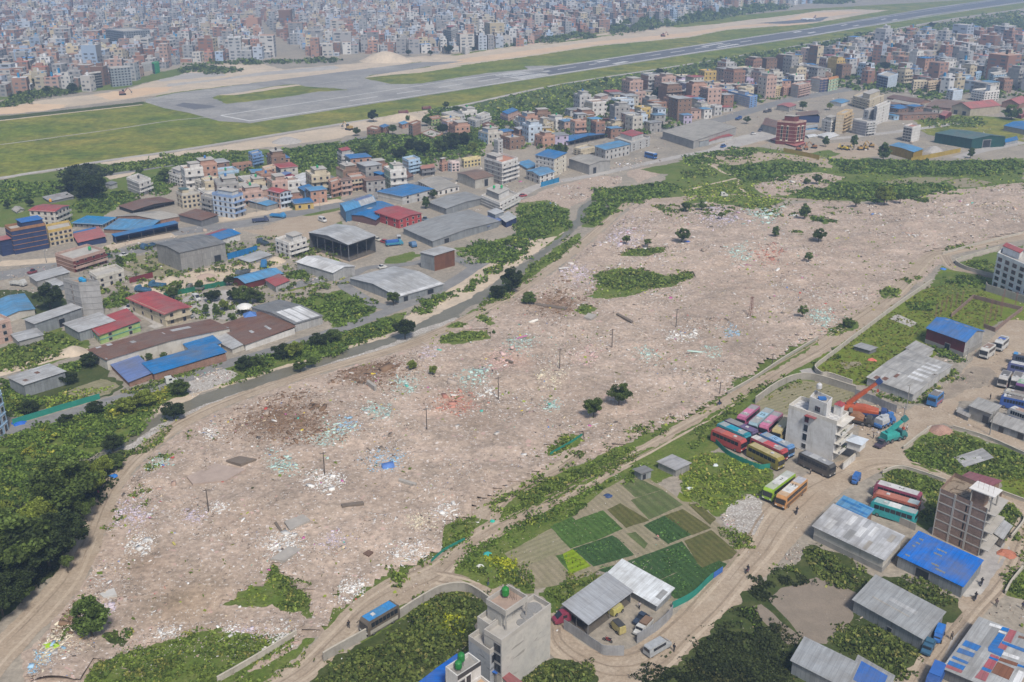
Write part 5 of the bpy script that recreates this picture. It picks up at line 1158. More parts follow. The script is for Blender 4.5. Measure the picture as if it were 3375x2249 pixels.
def brick_frame():
 b=solve('t22',(1775,228),(2106,370),(2202,256),700);O=b.O.copy();b=local(b,O);h=b.h
 root=thing('unfinished_brick_building','unfinished brick and concrete-frame tower with open cantilevered floors','building',O)
 BR=wall_mat((.29,.19,.145),'brick');n=5;dk=h-1.0;st=dk/n
 m=MB()
 for f in('A','A2','C2'):
  o,u,L,nn=b.frame(f);p=[o-b.up*.5,o+u*L-b.up*.5,o+u*L+b.up*h,o+b.up*h]
  if(p[1]-p[0]).cross(p[3]-p[0]).dot(nn)<0:p=[p[1],p[0],p[3],p[2]]
  m.poly(p,BR,[(0,-.5),(L,-.5),(L,h),(0,h)])
 m.build('brick_wall',root)
 m=MB()
 for f in('A',):
  o,u,L,nn=b.frame(f)
  for q in range(4):b.wbox(m,f,L*q/3-(.2 if q else 0),L*q/3+(.2 if q<3 else 0),-.4,h,.07,CONCL)
  for k in range(1,n+1):b.wbox(m,f,.003,L-.003,k*st-.2,k*st+.05,.06,CONCL)
 for k in range(1,n+1):
  x=B(b.P(0,-.0)-b.ua*(1.6 if k%2 else.9),b.ua*(b.la*.55),b.c*.96,0)
  slab(x,m,k*st-.17,k*st,CONCL,0)
 for(i,j)in((.05,.04),(.05,.5),(.05,.94),(.5,.5),(.5,.94)):m.bar(b.P(i,j,-.4),b.P(i,j,dk),.2,CONC,4)
 deck(b,m,dk-.03,plain('timber_litter',(.30,.24,.18),.95,0,.5,2))
 m.build('concrete_frame',root)
 m=MB()
 for k in range(n):b.wbox(m,'A',b.la*.40,b.la*.43,k*st+.3,k*st+st-.4,.02,DARK)
 m.build('shaft_opening',root)
 for k in range(n):
  x=b.P(.18,.1,k*st);mm=MB();mm.box(x+b.uc*(b.lc*.42)+b.up*st*.45,(.1,b.lc*.38,st*.44),BR,(b.ua,b.uc,b.up));mm.build('inner_wall',root)
 s_=local(solve_h('t22',(1975,226),(2150,292),(2206,241),h+2.6),O)
 m=MB();slab(s_,m,h+2.4,h+2.6,plain('fresh_slab',(.62,.61,.6),.9,0,.15),0)
 for(i,j)in((.1,.1),(.9,.1),(.1,.9),(.9,.9)):m.bar(s_.P(i,j,dk),s_.P(i,j,h+2.4),.16,CONC,4)
 slab(B(s_.P(.4,.2),s_.a*.5,s_.c*.6,0),m,dk,h+2.39,BR,0);m.build('stair_head',root)
 m=MB();rn=random.Random(3)
 for k in range(26):
  p=b.P(.15+.8*rn.random(),.1+.8*rn.random(),dk+.1);a=rn.random()*6;m.bar(p,p+Vector((math.cos(a)*1.8,math.sin(a)*1.8,.15)),.05,WOOD,4)
 m.build('loose_timber',root)
 m=MB()
 for k in range(8):p=s_.P(.15+.1*k,.3+.4*(k%2),h+2.6);m.bar(p,p+Vector((0,0,1.6)),.02,plain('rusty_rebar',(.16,.07,.04),.9),4)
 m.build('rebar',root)
white_block()
brick_frame()
GN='sheds along the dirt road'
ptc=tin_roof((.56,.57,.59),.0,vary=.38)
def sticker(root,b,pts,rise_z,mat,name):pass
S('t22',(910,488),(1385,713),(1510,572),812,'patchwork silver tin roof over pale walls beside the striped blue roof','offw','paint',ptc,'mono',.5,group=GN,base=1.2,over=.5,patches=[(.1,.2,.1,.4,'silver'),(.3,.36,.5,.9,'white'),(.5,.6,.05,.45,'grey'),(.62,.7,.55,.95,'white'),(.8,.9,.1,.5,'white'),(.05,.12,.6,.9,'beige'),(.42,.5,.3,.7,'white'),(.24,.3,.0,.35,'beige')])
S('t22',(1055,350),(1250,438),(1308,380),520,'small shed with two-tone striped blue roof sheets','brown','paint',RF['lblue'],'mono',.3,group=GN,patches=[(0,1,.0,.18,'blue'),(.0,.6,.3,.46,'blue'),(.3,1,.6,.78,'blue'),(.0,.45,.85,.97,'blue')])
r_,b_=S('t22',(1487,691),(1930,902),(2062,736),985,'dark tin shed stretched over with a bright blue tarpaulin','steel','tin',tin_roof((.0,.155,.62),vary=.03,rough=.6),'mono',.4,group=GN,door=[('A',.6,3,2.6)],over=.25)
mk=MB();TN=plain('faded_print',(.30,.28,.16),.8,0,.4,6)
def on_roof(b,i,j,rise,e=.05):return b.P(i,j,b.h+rise*j+e)
for(i,j,w_,n_)in((.93,.78,.07,6),(.93,.62,.07,6),(.93,.12,.07,6),(.62,.72,.16,9),(.62,.56,.13,9),(.45,.12,.15,9),(.55,.22,.12,8),(.94,.48,.05,4)):
 for q in range(n_):
  i0=i-w_*q/n_;i1=i0-w_/n_*.62;hj=.018+.014*((q*7)%3)/2
  mk.poly([on_roof(b_,i0,j-hj,.4),on_roof(b_,i0,j+hj,.4),on_roof(b_,i1,j+hj,.4),on_roof(b_,i1,j-hj,.4)],TN)
mk.build('printed_marks',r_)
S('t22',(1183,996),(1655,1260),(1797,1096),1350,'plain grey metal shed beside the ploughed plot','steel','tin',(.36,.375,.385),'mono',.5,group=GN,door=[('A',.45,1.0,1.2)],vary=.1,patches=[(.25,.65,.5,.62,'silver'),(.3,.85,.34,.37,'beige')])
S('t22',(757,1413),(1110,1592),(1190,1442),1690,'long grey shed with three seams at the bottom edge','steel','tin',(.36,.38,.40),'mono',.3,group=GN,vary=.1)
S('t22',(1143,1550),(1380,1690),(1447,1532),1790,'shed half covered with bright blue sheets at the bottom edge','steel','tin',(.34,.35,.36),'mono',.3,group=GN,patches=[(.12,.9,.1,.9,tin_roof((.0,.14,.56),vary=.04))])
CP=dict(b=tin_roof((.0,.16,.52),vary=.05),r=tin_roof((.40,.10,.12),vary=.05),u=tin_roof((.22,.095,.05),.3),w='white',s='silver')
r_,b_=S('c7',(690,1370),(1560,1742),(2000,1052),1900,'large roof pieced together from silver, blue, red and rusty sheets','dgrey','tin',tin_roof((.46,.47,.475),.0,vary=.35),'mono',.6,group=GN,over=.4)
def cpatch(lst):
 m=MB()
 o=Vector((690,1370));ea=Vector((870,372));ec=Vector((440,-690));ec=Vector((1120-690,700-1370))
 def ij(x,y):
  d=Vector((x,y))-o;det=ea.x*ec.y-ea.y*ec.x
  return(d.x*ec.y-d.y*ec.x)/det,(ea.x*d.y-ea.y*d.x)/det
 for k,(c,pts)in enumerate(lst):
  mat=CP[c]if isinstance(CP[c],bpy.types.Material)else tin_roof(RF[CP[c]])
  q=[]
  for x,y in pts:
   s_,t_=ij(x,y);q.append(b_.P(1-s_,t_,b_.h+.6*t_+.03+.004*(k%5)))
  if(q[1]-q[0]).cross(q[2]-q[0]).z<0:q.reverse()
  m.poly(q,mat)
 m.build('coloured_sheets',r_)
cpatch([('b',[(935,1005),(1162,1100),(1105,1168),(885,1075)]),('b',[(855,1108),(1085,1198),(1055,1250),(820,1165)]),('b',[(785,1215),(1008,1312),(985,1340),(762,1245)]),('b',[(740,1275),(970,1365),(935,1415),(712,1325)]),('r',[(712,1328),(935,1420),(915,1452),(688,1362)]),('b',[(1440,838),(1548,870),(1520,920),(1415,880)]),('r',[(1550,875),(1648,910),(1570,1075),(1462,1030)]),('b',[(1395,920),(1490,955),(1395,1130),(1480,1165),(1440,1255),(1260,1170),(1255,1120)]),('r',[(1430,1060),(1535,1100),(1495,1172),(1390,1130)]),('b',[(1450,1040),(1777,1165),(1777,1215),(1440,1075)]),('w',[(1262,775),(1445,835),(1420,870),(1245,810)]),('w',[(1400,885),(1500,925),(1490,950),(1380,905)]),('r',[(1300,1210),(1420,1258),(1405,1295),(1285,1245)]),('b',[(1285,1243),(1410,1290),(1395,1315),(1272,1265)]),('r',[(1275,1272),(1390,1315),(1330,1425),(1205,1375)]),('b',[(1200,1375),(1325,1425),(1308,1460),(1180,1410)]),('r',[(1180,1412),(1295,1465),(1250,1568),(1100,1510)]),('u',[(1400,1320),(1630,1420),(1560,1560),(1320,1455)]),('u',[(1430,1262),(1680,1350),(1660,1390),(1405,1300)]),('w',[(1480,1190),(1700,1270),(1680,1310),(1450,1230)]),('b',[(1680,1360),(1777,1395),(1777,1420),(1665,1385)]),('u',[(1680,970),(1790,1005),(1770,1030),(1665,1000)]),('w',[(1690,1440),(1790,1480),(1700,1640),(1600,1600)])])
S('t21',(1275,1031),(1590,1147),(1852,946),1205,'long low shed roofed with pale ribbed sheets and a few rusty ones','lgrey','paint',tin_roof((.50,.49,.47),.0,vary=.3),'a',.5,group=GN,patches=[(.45,.95,.35,.75,'grey'),(.8,.9,.02,.1,'rust',.3),(.65,.75,.06,.14,'rust',.3),(.55,.62,.2,.3,'rust',.3),(.08,.4,.3,.36,'white'),(.08,.4,.42,.48,'white'),(.08,.4,.54,.6,'white'),(.08,.4,.66,.72,'white'),(.08,.4,.78,.84,'white')])
S('t21',(1540,830),(1660,885),(1728,836),925,'ribbed sheet roof annex joined to the long low shed','lgrey','paint',tin_roof((.50,.49,.47),.0,vary=.3),'flat',0,group=GN)
S('t21',(1685,692),(1950,786),(2076,712),895,'dark red shed under a bright blue gabled roof with skylights',(.15,.03,.04),'tin',tin_roof((.045,.19,.52),vary=.18),'a',1.8,group=GN,base=1.4,side='lgrey',door=[('A',.42,1.8,2.6)],patches=[(.78,.84,.55,.75,'beige'),(.52,.58,.55,.75,'beige'),(.28,.34,.55,.75,'beige')])
H('c3',(1990,346),(2500,565),(2640,420),1045,5,(.70,.72,.75),'white five-storey hotel-like block with dark red window frames at the frame edge',side='white',wc=(.16,.05,.05),wA=5,bal='',name='apartment_block',cat='apartment block',group=None,wsz=(2.0,1.7),trim=(.68,.70,.73),stair=(.5,.95,.3,.6,2.6,'red'))
S('c4',(1020,980),(1310,1086),(1432,976),1250,'grey plastered two-storey hut with a flat tin roof beside the bus yard',(.28,.275,.265),'paint',(.40,.39,.37),'flat',0,group=GN,door=[('A',.2,1.8,2.4)])
S('c4',(850,1062),(1000,1130),(1030,1075),1190,'small lower hut with rubbish on its roof beside the plastered hut',(.30,.29,.28),'paint',(.38,.36,.34),'flat',0,group=GN)
S('c4',(1312,1196),(1900,1400),(1990,1290),1505,'row of low shacks with rusty sheets and turquoise panels','steel','tin',tin_roof((.45,.44,.42),.3),'mono',.3,group=GN,door=[('A',.75,1.4,2),('A',.3,1.6,2)])
S('t12',(2185,45),(2305,100),(2400,62),150,'ramshackle shanty roofed with loose silver sheets beside the grassy plot','grey','tin',tin_roof((.42,.42,.43),.1,vary=.5),'mono',.3,group=GN)
S('t12',(2020,98),(2068,124),(2136,108),176,'tiny grey tin hut at the corner of the crop plots','steel','tin','dgrey','mono',.2,group=GN,door=[('C',.3,.9,1.6)])
S('t21',(1185,816),(1290,846),(1336,830),876,'collapsed shack of grey boards on the bright grass','dgrey','paint','grey','mono',.2,group=GN)
S('t22',(1880,18),(1945,76),(2130,22),92,'sagging pale sheet roof lying on the weeds','dgrey','paint',tin_roof((.5,.5,.5),.15,vary=.5),'mono',.3,group=GN)
S('t22',(1905,160),(2110,219),(2186,182),310,'flat maroon tin roof behind the unfinished brick tower','brown','paint',tin_roof((.25,.09,.105),vary=.1),'mono',.2,group=GN)
S('t22',(2128,520),(2203,572),(2262,492),640,'small silver lean-to on posts beside the unfinished brick tower','grey','paint','silver','mono',.2,group=GN,open_=('A','C'))
def corners(cx,cy,w,d,rot):
 ca,sa=math.cos(rot),math.sin(rot)
 q=[Vector((cx+x*ca-y*sa,cy+x*sa+y*ca,0))for x,y in((-w/2,-d/2),(w/2,-d/2),(w/2,d/2),(-w/2,d/2))]
 k=min(range(4),key=lambda i:q[i].x**2+q[i].y**2)
 p,n1,n2=q[k],q[(k+1)%4],q[(k-1)%4]
 if sheet_x(n1)>sheet_x(n2):n1,n2=n2,n1
 return p,n1-p,n2-p
TAKEN=[]
for O,b,r in HOUSES:
 c=O+b.a/2+b.c/2;TAKEN.append((c.x,c.y,(b.a+b.c).length/2*.62))
def short(l):
 for w_ in(' with ',' under ',' beside ',' behind ',' and a ',' facing ',' joined ',' in the ',' at the ',' on the ',' cut by',' near ',' above ',' below ',' in front'):
  i=l.find(w_)
  if i>12:l=l[:i]
 return ' '.join(l.split()[:7])
MARKS=[(O,short(r['label']))for O,b,r in HOUSES]
USED={r['label']for O,b,r in HOUSES}
NUM={1:'one-storey',2:'two-storey',3:'three-storey',4:'four-storey',5:'five-storey',6:'six-storey',7:'seven-storey'}
PAL=[('white','white',4),('offw','off-white',5),('cream','cream',8),('yellow','yellow',1),('pink','dusty pink',6),('salmon','salmon',4),('brick','bare brick',9),('lgrey','light grey',6),('grey','grey concrete',8),('sky','sky blue',1),('pale','pale blue',2),('lilac','lilac',1),('mint','mint green',1),('brown','brown',4)]
PALL=[p for p in PAL for _ in range(p[2])]
def label_for(cn,n,rt,p,extra=''):
 cand=sorted(MARKS,key=lambda m:(m[0]-p).length)[:12]
 for(q,nm)in cand:
  dx,dy=p.x-q.x,p.y-q.y
  rel='behind' if dy>abs(dx)else 'in front of' if dy<-abs(dx)else 'right of' if dx>0 else 'left of'
  for st in('{c} {n} house{r} {rel} the {m}','{c} {n} house{r} a little way {rel} the {m}','another {c} {n} house{r} {rel} the {m}'):
   l=st.format(c=cn,n=n,r=rt,rel=rel,m=nm)
   if l not in USED and len(l.split())<=16:USED.add(l);return l
 l=cn+' '+n+' house'+rt;USED.add(l);return l
def filler(fr,poly,count,rot,size=(8,12),far=False,tinp=.25,spacing=1.0,grp='upper town houses',nmin=2,nmax=5,seed=1):
 rn=random.Random(seed)
 P=[ground_at(fr,*p)for p in poly];pl=[(p.x,p.y)for p in P]
 x0,x1=min(p[0]for p in pl),max(p[0]for p in pl);y0,y1=min(p[1]for p in pl),max(p[1]for p in pl)
 made=0;tries=0
 while made<count and tries<12000:
  tries+=1
  x,y=rn.uniform(x0,x1),rn.uniform(y0,y1)
  if not pip(pl,[x],[y])[0]:continue
  w_,d=rn.uniform(*size),rn.uniform(*size);r_=math.hypot(w_,d)/2*.82*spacing
  if any((x-t[0])**2+(y-t[1])**2<(r_+t[2])**2 for t in TAKEN):continue
  TAKEN.append((x,y,r_));made+=1
  O,a,c=corners(x,y,w_,d,rot+rn.choice((0,math.pi/2))+rn.uniform(-.12,.12))
  n=rn.randint(nmin,nmax);cA=rn.choice(PALL);cC=cA if rn.random()<.5 else rn.choice(PALL)
  tin=rn.random()<tinp;b=B(O,a,c,n*rn.uniform(2.9,3.2)+(0 if tin else.8))
  cn=cA[1]if cA is cC else cA[1]+' and '+cC[1]
  kA='brick' if cA[0]=='brick' else 'paint';kC='brick' if cC[0]=='brick' else 'paint'
  if tin:
   rcn=rn.choice(['blue','red','silver','brown','lblue','grey']);rt={'blue':' with blue tin roof','lblue':' with light blue roof','red':' with red tin roof','silver':' with silver roof','brown':' with brown roof','grey':' with grey roof'}[rcn]
   house(None,0,0,0,0,n,cA[0],label_for(cn,NUM[n],rt,O),side=cC[0],roof='flatin',rc=RF[rcn],kA=kA,kC=kC,small=far,group=grp,b=b,wgap=3.0,blankA=rn.random()<.3)
  else:
   st=rn.random()<.65;tkc=rn.choice([None,(.02,.02,.02),(.02,.28,.1),(.03,.15,.4),(.5,.5,.5)])
   rt=' with rooftop room' if st else ''
   house(None,0,0,0,0,n,cA[0],label_for(cn,NUM[n],rt,O),side=cC[0],kA=kA,kC=kC,small=far,group=grp,b=b,wgap=3.0,blankA=rn.random()<.3,stair=(.1+.3*rn.random(),.95,.1+.3*rn.random(),.9,2.4)if st else None,tk=[(.5,.5,tkc,2.4 if st else 0)]if tkc and not far else None,bal='C' if rn.random()<.4 and not far else None,rc=rn.choice([(.36,.35,.33),(.42,.4,.37),(.34,.24,.19),(.3,.3,.3),(.45,.43,.41)]))
 return made
filler('t10',[(1500,780),(1700,690),(2000,620),(2352,590),(2700,520),(2800,700),(2352,820),(2100,880),(1850,880),(1520,870)],16,.35,(9,13),seed=2)
filler('t10',[(560,800),(850,770),(1000,900),(1500,880),(1480,1000),(1250,1040),(900,1000)],12,.5,(8,11),seed=3,nmin=1,nmax=3,tinp=.5)
filler('t00',[(1480,1180),(1900,1130),(2300,1290),(2040,1400),(1700,1340),(1220,1240),(1260,1180)],9,.5,(8,11),seed=4,nmin=1,nmax=3,tinp=.5)
filler('t20',[(0,620),(200,540),(620,480),(780,440),(1100,400),(1150,600),(900,640),(500,690),(0,800)],38,.45,(8,11),seed=5,tinp=.2)
filler('t20',[(1150,460),(1600,470),(2400,440),(2420,660),(1900,650),(1450,600),(1200,600)],20,.45,(8,11),far=False,seed=7,tinp=.15)
filler('t10',[(1480,760),(1700,690),(2352,600),(2352,800),(2100,880),(1850,920),(1500,900)],14,.35,(8,11),seed=21,nmin=2,nmax=4)
filler('t10',[(0,1150),(420,1180),(420,1290),(200,1330),(0,1380)],6,.5,(8,11),seed=22,nmin=2,nmax=3,tinp=.3)
filler('t00',[(1200,1230),(1500,1180),(1900,1150),(2300,1320),(2100,1460),(1750,1420),(1450,1390)],16,.5,(7,10),seed=23,nmin=1,nmax=3,tinp=.45,spacing=.8)
filler('t20',[(0,640),(300,600),(520,610),(260,700),(0,780)],10,.45,(8,11),seed=24,nmin=2,nmax=3)
filler('t10',[(1250,880),(1480,870),(1500,1000),(1350,1020),(1250,980)],6,.4,(8,10),seed=25,nmin=1,nmax=3,tinp=.5)
filler('t20',[(0,700),(280,620),(540,600),(500,700),(230,790),(0,860)],22,.45,(6,9),seed=31,nmin=1,nmax=3,tinp=.55,spacing=.85)
filler('t20',[(560,600),(820,550),(1000,540),(980,600),(720,660),(560,690)],14,.45,(6,9),seed=32,nmin=1,nmax=3,tinp=.5,spacing=.85)
filler('t20',[(1400,760),(1750,770),(1780,830),(1420,850)],6,.45,(7,10),seed=33,nmin=1,nmax=2,tinp=.8,spacing=.85)
filler('t10',[(1480,900),(1900,850),(2352,790),(2352,860),(1980,950),(1500,1000)],16,.4,(6,9),seed=34,nmin=1,nmax=3,tinp=.5,spacing=.8)
GC_='city houses across the runway'
HC=lambda*a,**k:house(*a,small=True,group=GC_,name='city_block',cat='city building',**k)
HC('b7',(1080,622),(1125,652),(1456,612),782,4,'blue','large block with one blank pale yellow wall across the runway',side=(.62,.58,.42),blankC=True)
HC('b7',(615,642),(710,656),(956,638),758,5,'white','white office block with long dark window bands across the runway',side='white',bal='C')
HC('b7',(365,660),(512,672),(620,650),830,6,'lgrey','grey blank-walled block with open frame floors left of the white office block',side='offw',blankA=True)
HC('b7',(368,520),(556,526),(672,490),625,4,'mint','large pale turquoise block with a navy end',side='navy',blankA=True)
HC('b7',(1450,400),(1700,432),(2060,408),722,9,(.15,.17,.21),'huge dark slate-grey hotel block dominating the city',side=(.2,.22,.25))
HC('b7',(1828,562),(1886,572),(1986,548),746,6,'offw','narrow tower with a blank peach-pink wall',side=(.58,.38,.31),blankC=True)
HC('b7',(1600,690),(1640,696),(1778,688),826,5,'blue','block painted light blue with blank walls',side=(.22,.42,.66),blankC=True)
HC('b7',(1165,1008),(1208,1006),(1386,982),1232,6,'dgrey','black glass front between three white columns facing the airfield',side='black',trim='white',blankC=True)
HC('b7',(1490,922),(1515,932),(1788,910),1202,7,'dgrey','grey glass office tower with a projecting roof slab facing the airfield',side=(.22,.26,.30),trim='lgrey')
HC('b7',(2088,862),(2122,872),(2188,852),1022,5,'navy','slim tower with a bright green top',side=(.04,.33,.14),blankC=True)
HC('b7',(1900,872),(1930,884),(2130,852),1002,3,'lgrey','plain grey hall beside the bright green-topped tower',side='lgrey',blankC=True)
HC('b7',(0,1050),(40,1062),(228,1050),1218,4,'lgrey','grey blank-walled house above the trees at the city corner',side='grey',blankC=True)
HC('b7',(225,1072),(250,1082),(382,1052),1238,4,'cream','cream balconied house beside the grey blank-walled corner house',side='offw',bal='C')
HC('b7',(800,892),(830,902),(948,890),988,4,'white','white house with a blue roof in the front rows of the city',side='white',roof='flatin',rc=RF['lblue'])
HC('b7',(640,1072),(660,1082),(860,1052),1160,3,'yellow','cream low house behind the dark trees at the city edge',side='cream')
HC('b7',(1000,1090),(1020,1100),(1200,1080),1220,4,'dgrey','dark house with white pillars beside the black glass front',side='grey',bal='C')
HC('b8',(1358,282),(1432,292),(1502,266),482,10,'dgrey','tall white and dark twin tower with a red crown',side='white',trim='lgrey',stair=(.2,.8,.2,.8,3,'red'))
HC('b8',(1210,376),(1285,382),(1312,368),484,6,(.10,.30,.55),'bright blue tower block beside the twin tower',side='blue',blankA=True)
HC('b8',(1660,208),(1692,212),(1706,206),268,6,(.16,.36,.66),'small bright sky-blue tower deep in the city',side='sky',blankA=True)
HC('b8',(640,338),(700,346),(712,336),392,3,'yellow','yellow cube-shaped house in the city front',side='yellow')
HC('b8',(1590,318),(1700,336),(1802,312),412,5,'white','broad white block with open bays right of the twin tower',side='offw')
HC('b8',(1535,452),(1570,460),(1612,446),532,4,'white','white slab standing at the very edge of the sand',side='white',blankA=True,blankC=True)
HC('r2',(465,62),(530,68),(582,48),128,4,'white','white and glass block between dark trees at the sand edge',side='dgrey')
HC('t10',(1690,20),(1712,26),(1752,18),96,10,'pale','pale high-rise slab in the far haze',side='pale')
HC('t10',(1758,18),(1778,24),(1802,16),98,10,'sky','bluish high-rise next to the pale high-rise slab',side='pale')
MARKS+=[(O,short(r['label']))for O,b,r in HOUSES[-25:]]
for O,b,r in HOUSES[-25:]:
 c=O+b.a/2+b.c/2;TAKEN.append((c.x,c.y,(b.a+b.c).length/2*.6))
EDGE=[(-400,345),(0,320),(130,308),(263,306),(406,283),(500,242),(600,206),(1000,190),(1204,178),(1323,180),(1510,175),(1714,152),(1900,118),(2050,100),(2120,96)]
front=EDGE+[(2120,70),(1900,88),(1714,118),(1510,140),(1204,145),(1000,152),(600,165),(406,240),(263,262),(0,275),(-400,300)]
def distant_city():
 rn=np.random.default_rng(5)
 pl=[(p.x,p.y)for p in[ground_at('s',*e)for e in EDGE+[(2300,60),(2500,25),(2700,10),(2950,-20),(3500,-85),(3500,-130),(-400,-130)]]]
 back=[ground_at('s',2120,66),ground_at('s',2460,18)]
 step=11.2;rot=.3
 g=np.arange(-3200,3200,step);X,Y=np.meshgrid(g,g+1500)
 X=X.ravel()+rn.uniform(-3.2,3.2,X.size);Y=Y.ravel()+rn.uniform(-3.2,3.2,Y.size)
 x=X*math.cos(rot)-(Y-1500)*math.sin(rot);y=X*math.sin(rot)+(Y-1500)*math.cos(rot)+1500
 k=(y>420)&(y<3100)&(np.abs(x)<.56*y+60)
 up=lambda L:pip([(q.x,q.y)for q in[ground_at('t20',*c)for c in L]],x,y)
 town=up([(700,430),(1000,395),(1250,325),(1700,288),(2450,278),(2450,655),(1900,650),(1500,600),(1150,590),(1000,480)])
 k&=pip(pl,x,y)|town;x,y=x[k],y[k]
 st=(np.sin(x*.012+y*.004)>.985)|(np.sin(y*.011-x*.006)>.985)
 k=(~st)&(rn.random(x.size)<.93)
 for tx,ty,tr in TAKEN:
  if ty>350:k&=(x-tx)**2+(y-ty)**2>(tr+5.0)**2
 x,y=x[k],y[k];n=x.size
 w=rn.uniform(3.2,5.6,n);d=rn.uniform(3.2,5.6,n);big=rn.random(n)<.04;w[big]*=1.7;d[big]*=1.5
 ns=np.clip(rn.normal(3.3,1.35,n).round(),1,7);ns[big]+=2;h=ns*3.0
 a=rot+rn.choice([0,math.pi/2],n)+rn.normal(0,.1,n)+.3*np.sin(x*.004)
 ux,uy=np.cos(a),np.sin(a)
 pal=np.array([(.50,.47,.43),(.56,.54,.51),(.48,.42,.32),(.42,.29,.24),(.45,.27,.20),(.33,.18,.13),(.38,.38,.38),(.30,.29,.285),(.33,.41,.52),(.42,.46,.52),(.26,.16,.12),(.52,.44,.30),(.36,.22,.17),(.62,.61,.6)])
 pw=np.array([6,4,5,3,3,6,8,9,2.5,4,5,2.5,4,2.2],float);ci=rn.choice(len(pal),n,p=pw/pw.sum())
 pal=pal*np.array([.90,.92,.96]);col=pal[ci]*rn.uniform(.8,1.1,(n,1));col2=pal[rn.choice(len(pal),n,p=pw/pw.sum())]*rn.uniform(.75,1.05,(n,1));half=rn.random(n)<.55;col2[half]=col[half]*.9
 rpal=np.array([(.40,.385,.365),(.34,.33,.32),(.45,.43,.40),(.38,.25,.19),(.42,.16,.13),(.06,.20,.46),(.52,.52,.52),(.33,.22,.17)]);rp=np.array([8,6,5,4,1.6,1.3,2,3.])
 rc=rpal[rn.choice(len(rpal),n,p=rp/rp.sum())]*rn.uniform(.8,1.1,(n,1))
 V,F,C=[],[],[]
 def boxes(cx,cy,hw,hd,z0,z1,ux,uy,c1,c2,cr):
  m=cx.size
  if not m:return
  P=[]
  for sx,sy in((-1,-1),(1,-1),(1,1),(-1,1)):
   P.append((cx+sx*hw*ux-sy*hd*uy,cy+sx*hw*uy+sy*hd*ux))
  sides=[(0,1,c1),(1,2,c2),(2,3,c1),(3,0,c2)]
  for i,j,cc in sides:
   q=np.stack([np.stack([P[i][0],P[i][1],z0],1),np.stack([P[j][0],P[j][1],z0],1),np.stack([P[j][0],P[j][1],z1],1),np.stack([P[i][0],P[i][1],z1],1)],1)
   V.append(q.reshape(-1,3));C.append(np.repeat(cc,4,0))
  q=np.stack([np.stack([P[i][0],P[i][1],z1],1)for i in range(4)],1);V.append(q.reshape(-1,3));C.append(np.repeat(cr,4,0))
 z=np.zeros(n);boxes(x,y,w,d,z-.5,h,ux,uy,col,col2,rc)
 s=rn.random(n)<.6;m=s.sum();ox=rn.uniform(-.4,.4,n)*w;oy=rn.uniform(-.4,.4,n)*d
 boxes((x+ox*ux-oy*uy)[s],(y+ox*uy+oy*ux)[s],w[s]*rn.uniform(.25,.5,m),d[s]*rn.uniform(.3,.5,m),h[s],h[s]+2.6,ux[s],uy[s],col[s],col2[s],rc[s])
 s=rn.random(n)<.4;m=s.sum();tc=np.array([(.02,.02,.02),(.45,.45,.46),(.03,.2,.4),(.6,.6,.62)])[rn.integers(0,4,m)]
 boxes((x+ox*.9*ux)[s],(y-oy*.9)[s],np.full(m,.7),np.full(m,.7),h[s],h[s]+2.0+2*rn.random(m),ux[s],uy[s],tc,tc,tc)
 dk=np.array([.085,.09,.105])
 for k in range(7):
  for(off,hl,nx,ny,tx,ty)in(('w','d',1,0,0,1),('d','w',0,1,1,0)):
   for sg in(-1,1):
    half_d=(w if off=='w' else d)+.06;half_l=w if hl=='w' else d
    Nx=(ux if off=='w' else-uy)*sg;Ny=(uy if off=='w' else ux)*sg
    face=(Nx*x+Ny*y)<0
    Tx=(-uy if off=='w' else ux);Ty=(ux if off=='w' else uy)
    for q in(-.5,.5):
     e=(ns>k)&face&(rn.random(n)<.8)
     if not e.any():continue
     cx=x[e]+Nx[e]*half_d[e];cy=y[e]+Ny[e]*half_d[e];L=half_l[e]
     c0=L*q+rn.uniform(-.6,.6,e.sum());hw_=L*rn.uniform(.16,.34,e.sum());z0=k*3.0+.9;z1=z0+1.4
     qd=np.stack([np.stack([cx+Tx[e]*(c0-hw_),cy+Ty[e]*(c0-hw_),np.full(L.size,z0)],1),np.stack([cx+Tx[e]*(c0+hw_),cy+Ty[e]*(c0+hw_),np.full(L.size,z0)],1),np.stack([cx+Tx[e]*(c0+hw_),cy+Ty[e]*(c0+hw_),np.full(L.size,z1)],1),np.stack([cx+Tx[e]*(c0-hw_),cy+Ty[e]*(c0-hw_),np.full(L.size,z1)],1)],1)
     V.append(qd.reshape(-1,3));C.append(np.repeat(np.repeat(dk[None],L.size,0)*rn.uniform(.7,2.0,(L.size,1)),4,0))
 V=np.concatenate(V);C=np.concatenate(C);F=np.arange(len(V)).reshape(-1,4)
 me=np_mesh('distant_city',V,F,C,attr_mat('city_paint',.85))
 o=bpy.data.objects.new('distant_city',me);COL.objects.link(o);tag(o,'dense hazy mass of small houses beyond the runway and in the back of the upper town',None,None,'stuff')
 return n
distant_city()
def vnoise(x,y,s,seed=0):
 x=x/s+seed*17.13;y=y/s+seed*9.7
 xi,yi=np.floor(x).astype(np.int64),np.floor(y).astype(np.int64);fx,fy=x-xi,y-yi
 fx,fy=fx*fx*(3-2*fx),fy*fy*(3-2*fy)
 def hsh(a,b):
  h=(a*374761393+b*668265263+seed*974711)&0x7fffffff
  h=((h^(h>>13))*1274126177)&0x7fffffff
  return((h^(h>>16))&0xffff)/65535.0
 return(hsh(xi,yi)*(1-fx)+hsh(xi+1,yi)*fx)*(1-fy)+(hsh(xi,yi+1)*(1-fx)+hsh(xi+1,yi+1)*fx)*fy
VEG={}
